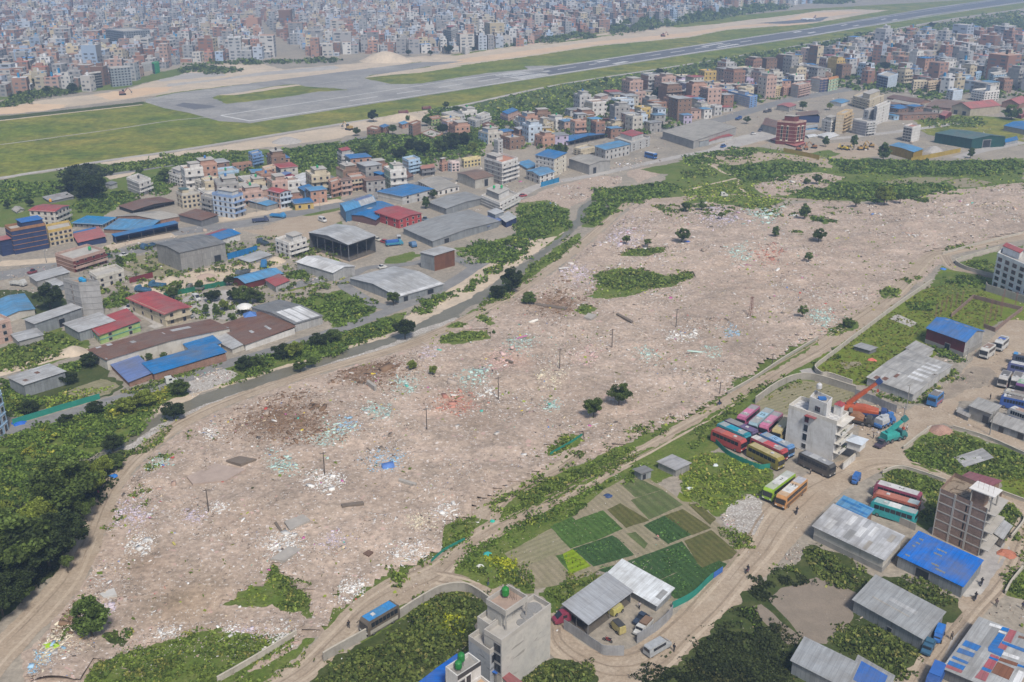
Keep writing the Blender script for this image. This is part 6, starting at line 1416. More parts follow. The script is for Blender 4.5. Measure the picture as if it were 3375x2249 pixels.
KIND={'bush':(2.1,2.5,[(0.120,0.186,0.038),(0.171,0.246,0.046),(0.089,0.143,0.032),(0.252,0.299,0.057)],4.0,.3),'dark':(2.3,2.4,[(0.044,0.060,0.023),(0.060,0.077,0.029),(0.033,0.045,0.018),(0.090,0.094,0.036)],4.5,.3),'weed':(1.1,2.2,[(0.141,0.202,0.041),(0.194,0.255,0.052),(0.106,0.156,0.036),(0.282,0.286,0.072)],2.2,.3),'maize':(1.5,2.4,[(0.117,0.161,0.037),(0.171,0.208,0.053),(0.089,0.125,0.034),(0.256,0.255,0.083)],1.6,.2),'yellow':(1.6,2.2,[(0.340,0.402,0.030),(0.429,0.454,0.041),(0.252,0.325,0.032)],2.5,.4),'bamboo':(3.5,2.5,[(0.310,0.325,0.046),(0.385,0.376,0.061),(0.208,0.246,0.041),(0.149,0.194,0.038)],3.0,.3),'grass':(.35,.8,[(0.223,0.299,0.046),(0.282,0.338,0.057),(0.163,0.233,0.038),(0.385,0.351,0.103)],1.5,.6),'bright':(.25,.45,[(0.169,0.183,0.031),(0.138,0.163,0.029),(0.205,0.194,0.046),(0.115,0.138,0.029)],2.0,.7),'crop':(.16,.7,[(0.077,0.162,0.041),(0.102,0.194,0.052),(0.067,0.130,0.038)],6.0,.8),'scrub':(2.2,.8,[(0.177,0.222,0.052),(0.133,0.181,0.046),(0.252,0.273,0.061)],9.0,.4),'wood':(9.0,2.4,[(0.102,0.143,0.041),(0.133,0.176,0.046),(0.083,0.120,0.038)],11.0,.3)}
def veg(name,kind,fr,poly,hs=1.0,cov=1.0,hole=0.0,seed=1):
 H,c,cols,lump,flat=KIND[kind];H*=hs
 P=[ground_at(fr,*p)for p in poly];pl=np.array([(p.x,p.y)for p in P])
 lo,hi=pl.min(0),pl.max(0)
 d=math.sqrt(((lo+hi)/2@((lo+hi)/2))+CAM_H**2)
 s=max(.24,d*.00165)
 if kind=='maize':s*=1.25
 n=int(c*cov/s**2*(hi-lo).prod());n=min(n,900000)
 x=NPR.uniform(lo[0],hi[0],n);y=NPR.uniform(lo[1],hi[1],n)
 j=.9*lump*.3
 e_=min(1.5,.5+H)*max(1,d/350)
 wx=(vnoise(x,y,2.5,5)-.5)*2.6+(vnoise(x,y,8,7)-.5)*4+NPR.normal(0,.5,n);wy=(vnoise(x,y,2.5,6)-.5)*2.6+(vnoise(x,y,8,8)-.5)*4+NPR.normal(0,.5,n)
 k=pip(pl,x+wx*e_,y+wy*e_)&((vnoise(x,y,1.7,9)*.6+vnoise(x,y,5,10)*.4)>(.30 if kind!='maize' else.18))
 x,y=x[k],y[k]
 hn=.55*vnoise(x,y,lump,seed)+.3*vnoise(x,y,lump*.45,seed+1)+.15*vnoise(x,y,lump*2.5,seed+2)
 hn=np.clip((hn-.25)/.5,0,1)
 if hole:k=hn>hole;x,y,hn=x[k],y[k],hn[k]
 ed=np.full(x.size,1e9)
 for i in range(len(pl)):
  a_,b_=pl[i],pl[(i+1)%len(pl)];ab=b_-a_;L2=max(1e-6,float(ab@ab))
  t_=np.clip(((x-a_[0])*ab[0]+(y-a_[1])*ab[1])/L2,0,1);ed=np.minimum(ed,np.hypot(x-a_[0]-t_*ab[0],y-a_[1]-t_*ab[1]))
 z=H*(.2+.8*np.clip(ed/(1.6*H+.8),0,1))*(.22+.78*hn)*(.25+.75*NPR.random(x.size)**.45)
 g=vnoise(x,y,lump*.8,seed+3)*.7+NPR.random(x.size)*.3
 ci=np.clip((g*len(cols)).astype(int),0,len(cols)-1)
 col=np.array(cols)[ci]*np.clip(1+.3*NPR.normal(size=(x.size,1)),.45,1.7)
 sz=s*(.6+.9*NPR.random(x.size))
 V,F,C=cards(np.stack([x,y,z],1),sz,col,flat)
 VEG.setdefault(name,[]).append((V,C))
veg('riverside_undergrowth','bush','t01',[(0,1450),(400,1340),(780,1222),(1050,1140),(1050,1260),(1080,1285),(1000,1335),(850,1460),(560,1610),(250,1840),(0,2070),(-100,1600)],.7)
veg('riverside_undergrowth','bamboo','t01',[(700,1290),(860,1200),(1080,1130),(1190,1110),(1150,1180),(1020,1260),(800,1330),(680,1340)],.9)
veg('riverside_undergrowth','bamboo','t01',[(150,1480),(420,1390),(600,1370),(560,1440),(300,1560),(120,1600)],.6,.6)
veg('riverside_undergrowth','bush','t01',[(1140,1090),(1250,1070),(1290,1130),(1200,1170),(1130,1150)],1.2)
veg('riverside_undergrowth','bush','t01',[(1640,920),(1900,870),(2000,880),(1900,975),(1750,1030),(1620,1020)],1.1)
veg('riverside_undergrowth','weed','t01',[(1460,1110),(1600,1060),(1800,1000),(2200,890),(2352,830),(2352,845),(2200,898),(1900,978),(1700,1040),(1500,1110)],1)
veg('riverside_undergrowth','bush','t01',[(1920,850),(2120,800),(2352,735),(2500,690),(2700,640),(2780,640),(2700,720),(2560,780),(2352,840),(2200,890),(2000,930)],1.1)
veg('riverside_undergrowth','weed','t01',[(2640,640),(2780,600),(2790,660),(2700,740),(2600,770)],1.2)
veg('riverside_undergrowth','bush','t11',[(430,580),(560,520),(700,450),(830,425),(800,480),(640,560),(520,610),(440,600)],1.1)
veg('riverside_undergrowth','bush','t11',[(905,345),(1000,320),(1010,370),(930,400)],1.2)
veg('riverside_undergrowth','bush','t11',[(970,295),(1080,255),(1115,290),(1050,325),(985,325)],1.2)
veg('riverside_undergrowth','bush','t11',[(1100,240),(1270,130),(1290,160),(1180,255),(1115,265)],1)
veg('riverside_undergrowth','bush','t11',[(840,380),(920,360),(930,430),(860,450)],1.1)
veg('riverside_undergrowth','weed','t11',[(860,595),(1000,505),(1120,440),(1240,350),(1340,270),(1430,190),(1520,115),(1640,50),(1620,90),(1490,200),(1350,330),(1200,430),(1040,520)],1.3)
veg('riverside_undergrowth','bush','t10',[(1210,1440),(1400,1400),(1570,1450),(1590,1540),(1400,1640),(1250,1780),(1110,1840),(950,1800),(800,1740),(950,1690),(1200,1640)],.75,1,.1)
veg('riverside_undergrowth','bush','t10',[(1690,1440),(1790,1310),(1950,1290),(2250,1260),(2352,1290),(2150,1390),(1930,1420),(1850,1500),(1760,1560),(1660,1560)],.7)
veg('riverside_undergrowth','weed','t01',[(860,1535),(1000,1440),(1180,1335),(1240,1305),(1150,1400),(1000,1510),(900,1590),(790,1700),(720,1690)],1)
veg('riverside_undergrowth','dark','t02',[(-100,480),(250,330),(520,120),(680,20),(840,-30),(880,10),(780,170),(620,330),(580,460),(490,620),(420,760),(240,870),(100,1010),(-50,1120)],.8)
veg('scrub','bush','b1',[(1050,700),(1450,560),(1750,560),(1950,640),(1700,720),(1500,820),(1200,840),(1000,900)],.9)
veg('scrub','dark','b1',[(850,250),(1200,190),(1450,220),(1400,420),(1450,560),(1050,640),(850,560),(900,420)],1.2)
veg('scrub','bush','b1',[(-100,480),(300,430),(850,420),(850,560),(500,640),(250,700),(-100,740)],.8)
veg('scrub','bush','t00',[(1000,1130),(1300,1090),(1600,1060),(1700,1100),(1500,1170),(1400,1250),(1330,1160),(1150,1130)],.9,1,.2)
veg('scrub','bush','t00',[(1060,1220),(1160,1200),(1170,1330),(1050,1360)],.9)
veg('scrub','weed','t00',[(700,1150),(1150,1090),(1500,1040),(1800,1050),(1500,1100),(1000,1160),(740,1190)],1.5)
veg('scrub','bush','t00',[(1830,1060),(2100,1010),(2352,990),(2352,1170),(2200,1190),(2000,1180),(1900,1120)],1.2)
veg('scrub','bush','t10',[(0,1000),(250,935),(600,950),(1000,960),(960,1080),(640,1110),(640,1140),(400,1170),(80,1170),(60,1060)],1.5)
veg('scrub','weed','t10',[(640,870),(1000,900),(1250,930),(1050,1000),(800,960)],1.2,.8)
veg('scrub','bush','t10',[(1020,800),(1120,760),(1500,740),(1520,800),(1350,830),(1300,880),(1100,870)],1.3)
veg('scrub','bush','t10',[(600,770),(850,740),(900,800),(860,880),(640,900)],1.0,1,.2)
veg('scrub','scrub','t10',[(1150,690),(1700,590),(2352,480),(2800,390),(2800,480),(2352,570),(1900,640),(1500,720),(1100,760)],1.2,1,.45)
veg('scrub','scrub','t20',[(0,460),(500,370),(900,310),(1500,210),(2352,70),(2352,250),(1700,250),(1300,260),(1100,300),(900,390),(700,440),(300,490),(0,570)],1.3,1,.4)
for q_ in([(2360,420),(3100,330),(3100,420),(2360,470)],[(2360,620),(2900,560),(3200,900),(2500,860)],[(2360,1180),(2700,1050),(3100,1300),(2360,1500)],[(-600,430),(-10,420),(-10,520),(-700,560)],[(-900,1000),(-10,990),(-10,1500),(-500,1600)]):veg('verge_grass','weed','f',q_,.7,.5,.3)
veg('far_woods','wood','t20',[(1060,380),(1130,270),(1300,240),(1560,250),(1500,310),(1380,330),(1250,340),(1130,400)],1.0,1,.25)
veg('far_woods','wood','t20',[(1900,260),(2352,220),(2352,160),(2000,170),(1700,220)],.6,.7,.4)
veg('far_woods','wood','t20',[(-480,250),(-250,205),(0,165),(150,150),(450,95),(700,65),(600,10),(300,10),(0,60),(-300,120),(-520,200)],1.1,.9,.3)
veg('far_woods','wood','t20',[(900,25),(1100,30),(1150,-10),(900,-10)],.9)
veg('far_woods','wood','t10',[(1050,330),(1250,310),(1500,290),(1750,260),(1740,235),(1500,260),(1200,290)],.8,.9,.3)
veg('far_woods','wood','t00',[(0,730),(120,660),(330,640),(420,600),(540,630),(430,665),(250,690),(60,745)],.9,1,.15)
veg('far_woods','wood','t00',[(1280,500),(1320,455),(1500,470),(1680,490),(1500,520),(1350,500)],.6,1,.2)
veg('far_woods','wood','t00',[(1250,450),(1700,430),(2100,425),(2352,410),(2352,430),(1900,445),(1500,445)],.8,.9,.3)
veg('north_scrub','bush','t20',[(0,1100),(150,1055),(480,1020),(640,1060),(300,1110),(40,1150)],.5,.8,.25)
veg('north_scrub','bush','t20',[(260,1160),(500,1130),(900,1120),(910,1170),(600,1250),(430,1260),(290,1200)],.7,1,.22)
veg('north_scrub','bush','t20',[(1030,1100),(1400,1110),(1700,1120),(2050,1110),(2352,1120),(2352,1190),(2000,1220),(1500,1210),(1100,1190)],.8,1,.22)
veg('north_scrub','bush','t20',[(700,1330),(950,1310),(1050,1260),(1400,1270),(1850,1280),(1900,1330),(1700,1350),(1650,1390),(1400,1400),(1200,1380),(900,1370)],.8,1,.22)
veg('north_scrub','grass','t20',[(0,1290),(400,1250),(500,1340),(700,1380),(560,1440),(300,1400),(0,1390)],1)
veg('north_scrub','weed','t20',[(0,1190),(200,1150),(200,1200),(0,1230)],1.4)
veg('north_scrub','bush','t20',[(860,1495),(950,1490),(1060,1515),(990,1550),(900,1520)],.6,1,.22)
veg('north_scrub','grass','t20',[(0,1090),(500,1010),(1000,1060),(1400,1100),(2352,1090),(2352,1260),(1700,1390),(1200,1390),(450,1440),(0,1340)],1.3,.35,.62,5)
veg('scrub','grass','t10',[(850,740),(1500,590),(2352,460),(2352,580),(1600,750),(1100,820)],1.5,.6,.45,5)
veg('yard_bushes','bush','t01',[(770,200),(880,190),(920,300),(860,290)],.9)
veg('yard_bushes','bush','t01',[(720,500),(930,440),(970,470),(880,540),(760,560)],.9)
veg('yard_bushes','weed','t01',[(-50,880),(250,760),(420,710),(580,790),(420,850),(250,960),(0,1000)],1.2,.9,.15)
veg('yard_bushes','bush','t01',[(400,960),(560,900),(660,880),(660,980),(480,1000)],.8)
veg('yard_bushes','bush','t01',[(0,1060),(60,1050),(140,1160),(260,1200),(240,1290),(0,1310)],.7)
veg('yard_bushes','grass','t01',[(150,1190),(560,1110),(830,1095),(700,1160),(300,1280)],1)
veg('yard_bushes','weed','t01',[(860,1105),(1200,1040),(1560,920),(1560,945),(1250,1060),(900,1150)],.8)
veg('yard_bushes','bush','t01',[(2000,520),(2352,440),(2480,470),(2590,560),(2540,600),(2300,690),(2220,620),(2060,550)],.6,1,.2)
veg('yard_bushes','bush','t01',[(1940,320),(2050,290),(2150,310),(2080,360),(1960,350)],.7)
veg('yard_bushes','weed','t01',[(2050,150),(2170,130),(2180,180),(2080,210)],1.3)
veg('yard_bushes','bush','t01',[(1700,600),(1960,560),(1980,640),(2000,700),(1900,760),(1850,700)],.01)
veg('yard_bushes','bush','t20',[(1640,660),(1800,650),(1800,680),(1650,690)],.6)
veg('yard_bushes','weed','t20',[(1600,830),(1900,800),(2100,840),(2040,880),(1700,880)],1,.6,.3)
for q_ in([(1450,780),(1700,700),(2352,600),(2352,900),(1900,960),(1500,960)],[(560,780),(1500,860),(1500,1050),(900,1000)],[(2352,620),(2800,500),(3100,420),(3200,640),(2800,720),(2352,820)],[(3300,400),(3900,300),(4700,280),(4700,680),(3800,650),(3300,600)],[(-1100,1190),(-400,1150),(0,1300),(-300,1450),(-700,1430)]):
 veg('yard_bushes','bush','t10',q_,1.1,.9,.62,4)
veg('yard_bushes','weed','t01',[(600,150),(1900,60),(2352,150),(2352,500),(1500,650),(900,560),(500,400)],1,.7,.68,8)
for hs,pts,fr in((1.0,[(1730,330),(1900,285),(2050,295),(2300,345),(2400,315),(2450,335),(2300,395),(2100,430),(1860,440),(1740,380)],'t11'),(.7,[(1930,195),(2000,155),(2200,145),(2240,170),(2100,195)],'t11'),(.6,[(680,790),(720,745),(850,715),(1010,725),(1020,760),(900,785)],'t11'),(.6,[(735,685),(800,655),(875,665),(840,690)],'t11'),(.6,[(925,620),(980,590),(1045,660)],'t11'),(.7,[(1610,580),(1680,535),(1745,560),(1700,595)],'t11'),(1.2,[(1335,445),(1400,405),(1505,440),(1470,475),(1400,485)],'t21'),(1.0,[(1540,390),(1570,335),(1630,340),(1560,410)],'t21'),(.8,[(1000,740),(1100,660),(1190,650),(1170,700),(1060,745)],'t21'),(.6,[(1420,1535),(1600,1425),(1660,1435),(1600,1505),(1450,1560)],'t11'),(.9,[(700,80),(760,15),(820,35),(760,55)],'t21'),(.8,[(0,300),(90,290),(60,370),(0,390)],'t21'),(.8,[(1800,160),(1900,115),(1950,130),(1840,175)],'t21')):
 veg('rubble_weeds','weed',fr,pts,hs*.8,1,.15)
 cx_,cy_=sum(q[0]for q in pts)/len(pts),sum(q[1]for q in pts)/len(pts)
 veg('rubble_weeds','grass',fr,[(cx_+(x-cx_)*1.4,cy_+(y-cy_)*1.5)for x,y in pts],1.0,.3,.5)
veg('rubble_weeds','grass','f',[(60,1560),(200,1340),(330,1070),(520,945),(900,815),(1250,645),(1480,470),(2000,475),(2350,420),(2350,530),(1890,785),(1560,970),(1150,1180),(900,1370),(600,1540)],1.0,.12,.76,12)
for q_ in([(240,1235),(330,1070),(430,990),(450,1010),(360,1090),(270,1240)],[(900,1370),(1150,1180),(1400,1035),(1650,935),(1640,915),(1380,1000),(1130,1150),(880,1340)],[(200,1340),(60,1560),(120,1560),(240,1350)],[(1480,470),(1720,470),(2000,480),(1900,500),(1500,500)]):
 veg('rubble_weeds','weed','f',q_,.7,.6,.6,14)
veg('rubble_weeds','weed','t02',[(1850,880),(1860,760),(1900,745),(1980,830),(2090,960),(2140,1060),(2110,1120),(1950,1095),(1880,1030)],.7)
veg('rubble_weeds','grass','t02',[(1540,1050),(1750,950),(1850,900),(1870,1040),(1750,1090)],1,.6,.3)
veg('rubble_weeds','bush','t02',[(715,1235),(800,1205),(890,1280),(850,1345),(770,1315)],.8)
veg('rubble_weeds','weed','t12',[(690,665),(720,510),(830,435),(915,500),(860,585),(780,655)],1.1)
veg('rubble_weeds','weed','t12',[(325,865),(335,825),(450,775),(465,820),(400,875)],1)
veg('rubble_weeds','bush','t12',[(750,270),(800,235),(830,270),(790,300)],.8)
veg('verge_grass','weed','t02',[(570,1567),(650,1430),(900,1345),(1050,1320),(1250,1255),(1520,1195),(1490,1240),(1700,1230),(2030,1275),(1750,1440),(1500,1620),(540,1620)],.4,.8,.12)
veg('verge_grass','weed','t02',[(1600,1600),(1900,1425),(2140,1270),(2070,1370),(1900,1490),(1750,1620)],.5,.8,.2)
veg('verge_grass','weed','t12',[(1090,450),(1200,290),(1400,170),(1700,50),(2000,-50),(2040,-20),(1700,170),(1300,370),(1100,460)],.7)
veg('verge_grass','bush','t12',[(780,760),(900,650),(1100,560),(1300,430),(1600,290),(1850,170),(2100,40),(2130,80),(1900,210),(1640,350),(1400,470),(1130,590),(960,690),(850,790)],.5)
veg('verge_grass','weed','t12',[(780,800),(1000,740),(1230,780),(1290,870),(1330,930),(1240,940),(1100,880),(1040,915),(850,845)],.8)
veg('verge_grass','yellow','t12',[(980,770),(1060,690),(1160,720),(1210,800),(1150,870),(1060,860)],.6)
veg('verge_grass','weed','t12',[(1360,950),(1500,870),(1720,810),(1820,840),(1600,990),(1540,1030),(1460,1080),(1430,1010)],.8)
veg('verge_grass','weed','t21',[(40,1480),(220,1290),(420,1180),(600,1080),(760,1015),(800,1040),(600,1140),(440,1220),(250,1340),(100,1480),(20,1530)],.7)
veg('verge_grass','weed','t21',[(920,960),(1050,840),(1090,830),(960,980),(1000,1020),(940,1010)],.5)
veg('verge_grass','weed','t21',[(1530,1560),(1600,1500),(1720,1480),(1800,1420),(1850,1400),(2000,1460),(2352,1560),(2352,1740),(2200,1730),(1900,1720),(1620,1640)],.7)
veg('verge_grass','bush','t21',[(1540,1560),(1650,1500),(1720,1560),(1900,1700),(1700,1660)],.7)
veg('verge_grass','bush','t21',[(1730,850),(1800,830),(1960,900),(1950,960),(1880,920),(1760,890)],.9)
veg('verge_grass','weed','t21',[(1310,1110),(1560,1190),(1620,1150),(1850,980),(1900,1000),(1700,1160),(1600,1210),(1540,1215),(1320,1150)],.8)
veg('verge_grass','bush','t21',[(1520,540),(1600,500),(1740,505),(1730,560),(1620,580)],.6)
veg('verge_grass','bush','t21',[(1790,370),(1920,330),(2100,370),(2090,420),(1950,400),(1800,400)],.6)
veg('verge_grass','weed','t21',[(1920,260),(2000,230),(2140,260),(2100,310),(1980,290)],1)
veg('verge_grass','bright','t21',[(920,960),(960,910),(1200,740),(1480,530),(1720,400),(1900,380),(2120,420),(2200,640),(1750,860),(1640,990),(1380,1095),(1200,1080),(990,1025)],1)
veg('verge_grass','bright','t21',[(640,1130),(800,1060),(950,1075),(1180,1145),(1190,1240),(900,1290),(700,1280)],.4,.25)
veg('verge_grass','grass','t22',[(0,30),(100,-30),(300,5),(500,60),(640,110),(655,180),(540,265),(450,265),(320,335),(250,415),(100,335),(0,260)],1.4,1.3)
veg('verge_grass','weed','t22',[(240,500),(330,500),(480,570),(500,620),(420,650),(350,640)],.8)
veg('verge_grass','weed','t22',[(1380,120),(1480,97),(1600,115),(1820,205),(1840,260),(1715,475),(1640,470),(1660,270),(1400,200)],.5)
veg('verge_grass','bright','t22',[(2200,155),(2352,125),(2450,200),(2450,320),(2200,235)],1)
veg('verge_grass','weed','t22',[(2190,335),(2290,355),(2335,430),(2255,575),(2140,600)],.9)
veg('verge_grass','weed','t22',[(2225,950),(2330,810),(2400,745),(2400,995),(2300,985)],.6)
veg('tall_weeds','maize','t12',[(-300,1620),(0,1380),(300,1200),(600,1010),(760,950),(850,955),(950,1010),(1030,1065),(960,1170),(880,1280),(780,1370),(480,1620)],.9)
veg('tall_weeds','yellow','t12',[(570,1120),(660,1040),(780,1060),(860,1120),(820,1230),(700,1260),(620,1200)],.8,1,.25)
veg('tall_weeds','maize','t12',[(1300,1540),(1450,1420),(1700,1470),(1760,1620),(1250,1620)],.7)
veg('tall_weeds','maize','t22',[(870,615),(1100,700),(1330,830),(1310,880),(1190,930),(930,830),(870,760)],1)
veg('tall_weeds','maize','t22',[(1340,850),(1480,860),(1890,995),(1860,1110),(1790,1130),(1800,1090),(1320,835)],.7)
veg('tall_weeds','maize','t22',[(1180,1170),(1620,1330),(1640,1390),(1500,1560),(1250,1400),(1190,1430),(1010,1310),(1100,1230)],.9)
veg('tall_weeds','dark','t22',[(460,940),(640,810),(740,780),(900,830),(680,915),(590,1000),(470,1030)],.45)
veg('tall_weeds','dark','t22',[(-350,1640),(0,1430),(180,1210),(360,1060),(470,1050),(530,1150),(720,1320),(850,1290),(770,1400),(780,1640)],.4)
veg('tall_weeds','bush','t22',[(300,1160),(460,1060),(560,1200),(440,1280)],.7)
veg('tall_weeds','weed','t22',[(640,800),(740,770),(900,820),(870,780),(720,750)],.7)
for P_,m_ in PLOTS:
 if m_ in(G_CROPD,G_CROP):veg('crops','crop','t12',P_,1,.8)
 elif m_ is G_CROPY:veg('crops','bright','t12',P_,.8,.5)
for nm,parts in VEG.items():
 V=np.concatenate([p[0]for p in parts]);C=np.concatenate([p[1]for p in parts])
 o=bpy.data.objects.new(nm,np_mesh(nm,V,np.arange(len(V)).reshape(-1,4),C,LEAF));COL.objects.link(o);o['kind']='stuff'
NLEAF=sum(len(p[0])for v in VEG.values()for p in v)//4
print('leaf cards',NLEAF)
BARK=plain('bark',(.07,.055,.04),.95,0,.4,3)
def tree_proto(kind,seed):
 """one metre tall; scaled where it stands"""
 rn=np.random.default_rng(seed);rr=random.Random(seed)
 spec={'round':(.42,.36,.62,(0.107,0.151,0.038),46),'dark':(.44,.38,.60,(.046,.066,.022),50),'tall':(.26,.42,.56,(0.115,0.169,0.042),44),'light':(.42,.36,.62,(0.226,0.276,0.052),44),'sparse':(.36,.28,.68,(0.135,0.183,0.047),20),'low':(.52,.36,.46,(0.121,0.173,0.042),46),'small':(.36,.36,.6,(0.121,0.183,0.042),26)}[kind]
 rx,rz,cz,col,ncl=spec
 root=thing('tree','tree','tree',(0,0,-50))
 mb=MB();top=cz+.1
 mb.bar((0,0,-.03),(.01,.0,top*.55),.028,BARK,7,.018)
 cl=[]
 for k in range(ncl):
  d=rn.normal(size=3);d/=np.linalg.norm(d);r=rn.random()**.4
  p=np.array([d[0]*rx*r,d[1]*rx*r,cz+d[2]*rz*r*(1.0 if d[2]>0 else.8)])
  if kind=='tall':p[:2]*=1.15-.7*max(0,(p[2]-cz)/rz)
  cl.append(p)
 for k in range(min(9,ncl)):
  p=cl[k*(ncl//9)%ncl];mb.bar((.005,0,top*(.3+.25*rr.random())),tuple(p*np.array([.8,.8,.95])),.012,BARK,5,.004)
 mb.build('trunk',root)
 Vs,Cs=[],[]
 for p in cl:
  m=210 if kind in('round','dark','low','light')else 110
  br=(.09+.07*rn.random())*(rx/.42)**.4
  dd=rn.normal(size=(m,3));dd/=np.linalg.norm(dd,axis=1)[:,None]
  P=p+dd*br*(rn.random((m,1))**.35)*np.array([1,1,.75])
  c=np.array(col)*(.65+.7*rn.random())*np.clip(1+.28*rn.normal(size=(m,1)),.5,1.6)
  V,F,C=cards(P,(.033 if kind in('round','dark','low','light')else.042)*(.6+.8*rn.random(m)),c,.3,rn);Vs.append(V);Cs.append(C)
 V=np.concatenate(Vs);me=np_mesh('crown',V,np.arange(len(V)).reshape(-1,4),np.concatenate(Cs),LEAF)
 child('crown',me,root)
 return prototype(root)
TREES={k:[tree_proto(k,10+i*7+j)for j in range(2)]for i,k in enumerate(('round','dark','tall','light','sparse','low','small'))}
TDESC=dict(round='rounded green',dark='dark dense',tall='tall narrow',light='yellow-green',sparse='thin sparse',low='wide low',small='small young')
TCOUNT={}
def tlabel(kind,h,p,what=None):
 sz='large ' if h>9 else 'small ' if h<3.5 and kind!='small' else ''
 for(q,nm)in sorted(MARKS,key=lambda m:(m[0]-p).length)[:10]:
  dx,dy=p.x-q.x,p.y-q.y
  rel='behind' if dy>abs(dx)else 'in front of' if dy<-abs(dx)else 'right of' if dx>0 else 'left of'
  for st in('{s}{k} tree {r} the {m}','{s}{k} tree further {r} the {m}','another {s}{k} tree {r} the {m}'):
   l=st.format(s=sz,k=TDESC[kind],r=rel,m=what or nm)
   if l not in USED and len(l.split())<=16:USED.add(l);return l
 return sz+TDESC[kind]+' tree standing by itself'
TI=[0]
def tree(fr,x,y,ytop,kind='round',label=None,wid=1.0,grp='trees around the town'):
 h=max(1.2,height_of(fr,x,ytop,y));g=ground_at(fr,x,y);TI[0]+=1
 pr=TREES[kind][TI[0]%2]
 l=label or tlabel(kind,h,g);USED.add(l)
 s=h/.98
 o=place(pr,l,(g.x,g.y,0),TI[0]*1.7,grp,(s*wid,s*wid,s))
 return o
GR='trees left standing in the rubble field'
for a in((20,1465,1395,'round','round tree left of the bushy sapling at the top of the rubble'),(130,1455,1380,'small','bushy sapling near the top edge of the rubble'),(265,1520,1460,'sparse','stunted yellowish sapling in upper rubble'),(835,1515,1405,'tall','two-stemmed tall tree in upper rubble'),(1190,1440,1365,'sparse','thin twisted tree beside the footpath at the scrub edge'),(1385,1425,1280,'light','broad yellow-green tree at the edge of the north scrub'),(1495,1405,1310,'small','dark shrub-like tree right of the broad yellow-green one'),(920,1270,1200,'round','spreading tree in the small rubble patch to the north'),(855,1268,1222,'low','low bush tree left of the spreading northern tree')):
 tree('t20',a[0],a[1],a[2],a[3],a[4],grp=GR)
for a in((1962,130,50,'sparse','ragged thin tree beside the upper weed patch'),(2110,145,75,'sparse','small leaning tree behind the upper weed patch'),(2345,110,5,'round','compact round tree with blue litter below it'),(1175,445,285,'dark','tallest dark tree on the river bank'),(1080,495,388,'dark','dark bushy tree left of the tallest river-bank tree'),(1290,532,432,'low','grey-green mound of a tree beside the dirt track'),(440,772,630,'dark','solitary dark tree leaning over the river'),(360,540,445,'round','tree at the corner of the wide low grey warehouse'),(490,990,920,'light','small bright tree amid brown debris'),(630,1018,955,'light','tiny bright tree right of the small bright one'),(1912,1235,1080,'round','right one of the pair of lone trees in the rubble'),(1738,1322,1180,'round','left bushier one of the pair of lone trees in the rubble'),(1050,742,705,'small','very small bush by the green patch near the track')):
 tree('t11',a[0],a[1],a[2],a[3],a[4],grp=GR)
for a in((640,72,-10,'tall','tall lone tree on a dark mound in the rubble'),(935,108,10,'round','round lone tree at the right of the rubble'),(866,240,170,'small','little upright tree below the round lone tree'),(820,632,540,'sparse','wispy leaning tree near the pale blue debris'),(1140,690,615,'low','dark shrub by the dirt road bend')):
 tree('t21',a[0],a[1],a[2],a[3],a[4],grp=GR)
tree('t02',638,1255,985,'tall','tall dark cypress-like tree beside the light green tarpaulin',1.1,GR)
tree('t02',470,815,690,'sparse','nearly bare slim tree at the roadside below the dark trees',.8,GR)
for a in((1270,670,300,'dark',1.25),(1050,560,260,'dark',1.2),(1930,330,215,'round',1),(2280,430,240,'round',1),(420,760,650,'dark',1),(100,790,690,'dark',1),(1660,1560,1450,'round',1)):tree('b1',*a[:4],wid=a[4])
for a in((220,842,760,'dark'),(718,752,700,'round'),(790,795,730,'round'),(110,938,880,'round'),(355,930,862,'round'),(700,930,850,'dark'),(460,838,795,'small'),(590,870,800,'round'),(1020,988,935,'round'),(630,1372,1308,'round'),(582,1440,1350,'tall'),(1520,1085,990,'round'),(2185,705,605,'dark'),(2290,695,632,'round'),(2190,552,475,'dark'),(1822,572,530,'round'),(480,1060,960,'dark'),(560,1080,960,'dark'),(760,1050,920,'dark'),(830,1020,900,'dark'),(680,1070,960,'round'),(300,1060,980,'round'),(160,1080,990,'round'),(400,1110,1010,'dark'),(240,1130,1040,'light'),(130,1150,1060,'light'),(900,1060,980,'light'),(1360,990,930,'round'),(1880,830,690,'round'),(1620,700,640,'dark')):tree('t10',*a)
for a in((825,765,700,'round'),(440,855,802,'round'),(230,890,840,'round'),(985,1012,940,'tall'),(1180,1018,930,'tall'),(1380,1112,985,'tall'),(1980,1092,1015,'tall'),(2262,825,710,'low'),(1740,778,722,'low'),(960,362,300,'round'),(1140,330,250,'dark'),(1300,330,240,'dark'),(1400,330,265,'dark'),(1715,192,150,'dark'),(2200,320,262,'dark'),(2000,290,240,'dark'),(270,510,440,'round'),(650,430,385,'round'),(2100,520,460,'round'),(2300,520,420,'round'),(1130,570,520,'round'),(1390,490,420,'dark'),(180,540,480,'dark'),(1010,760,710,'light')):tree('t20',*a)
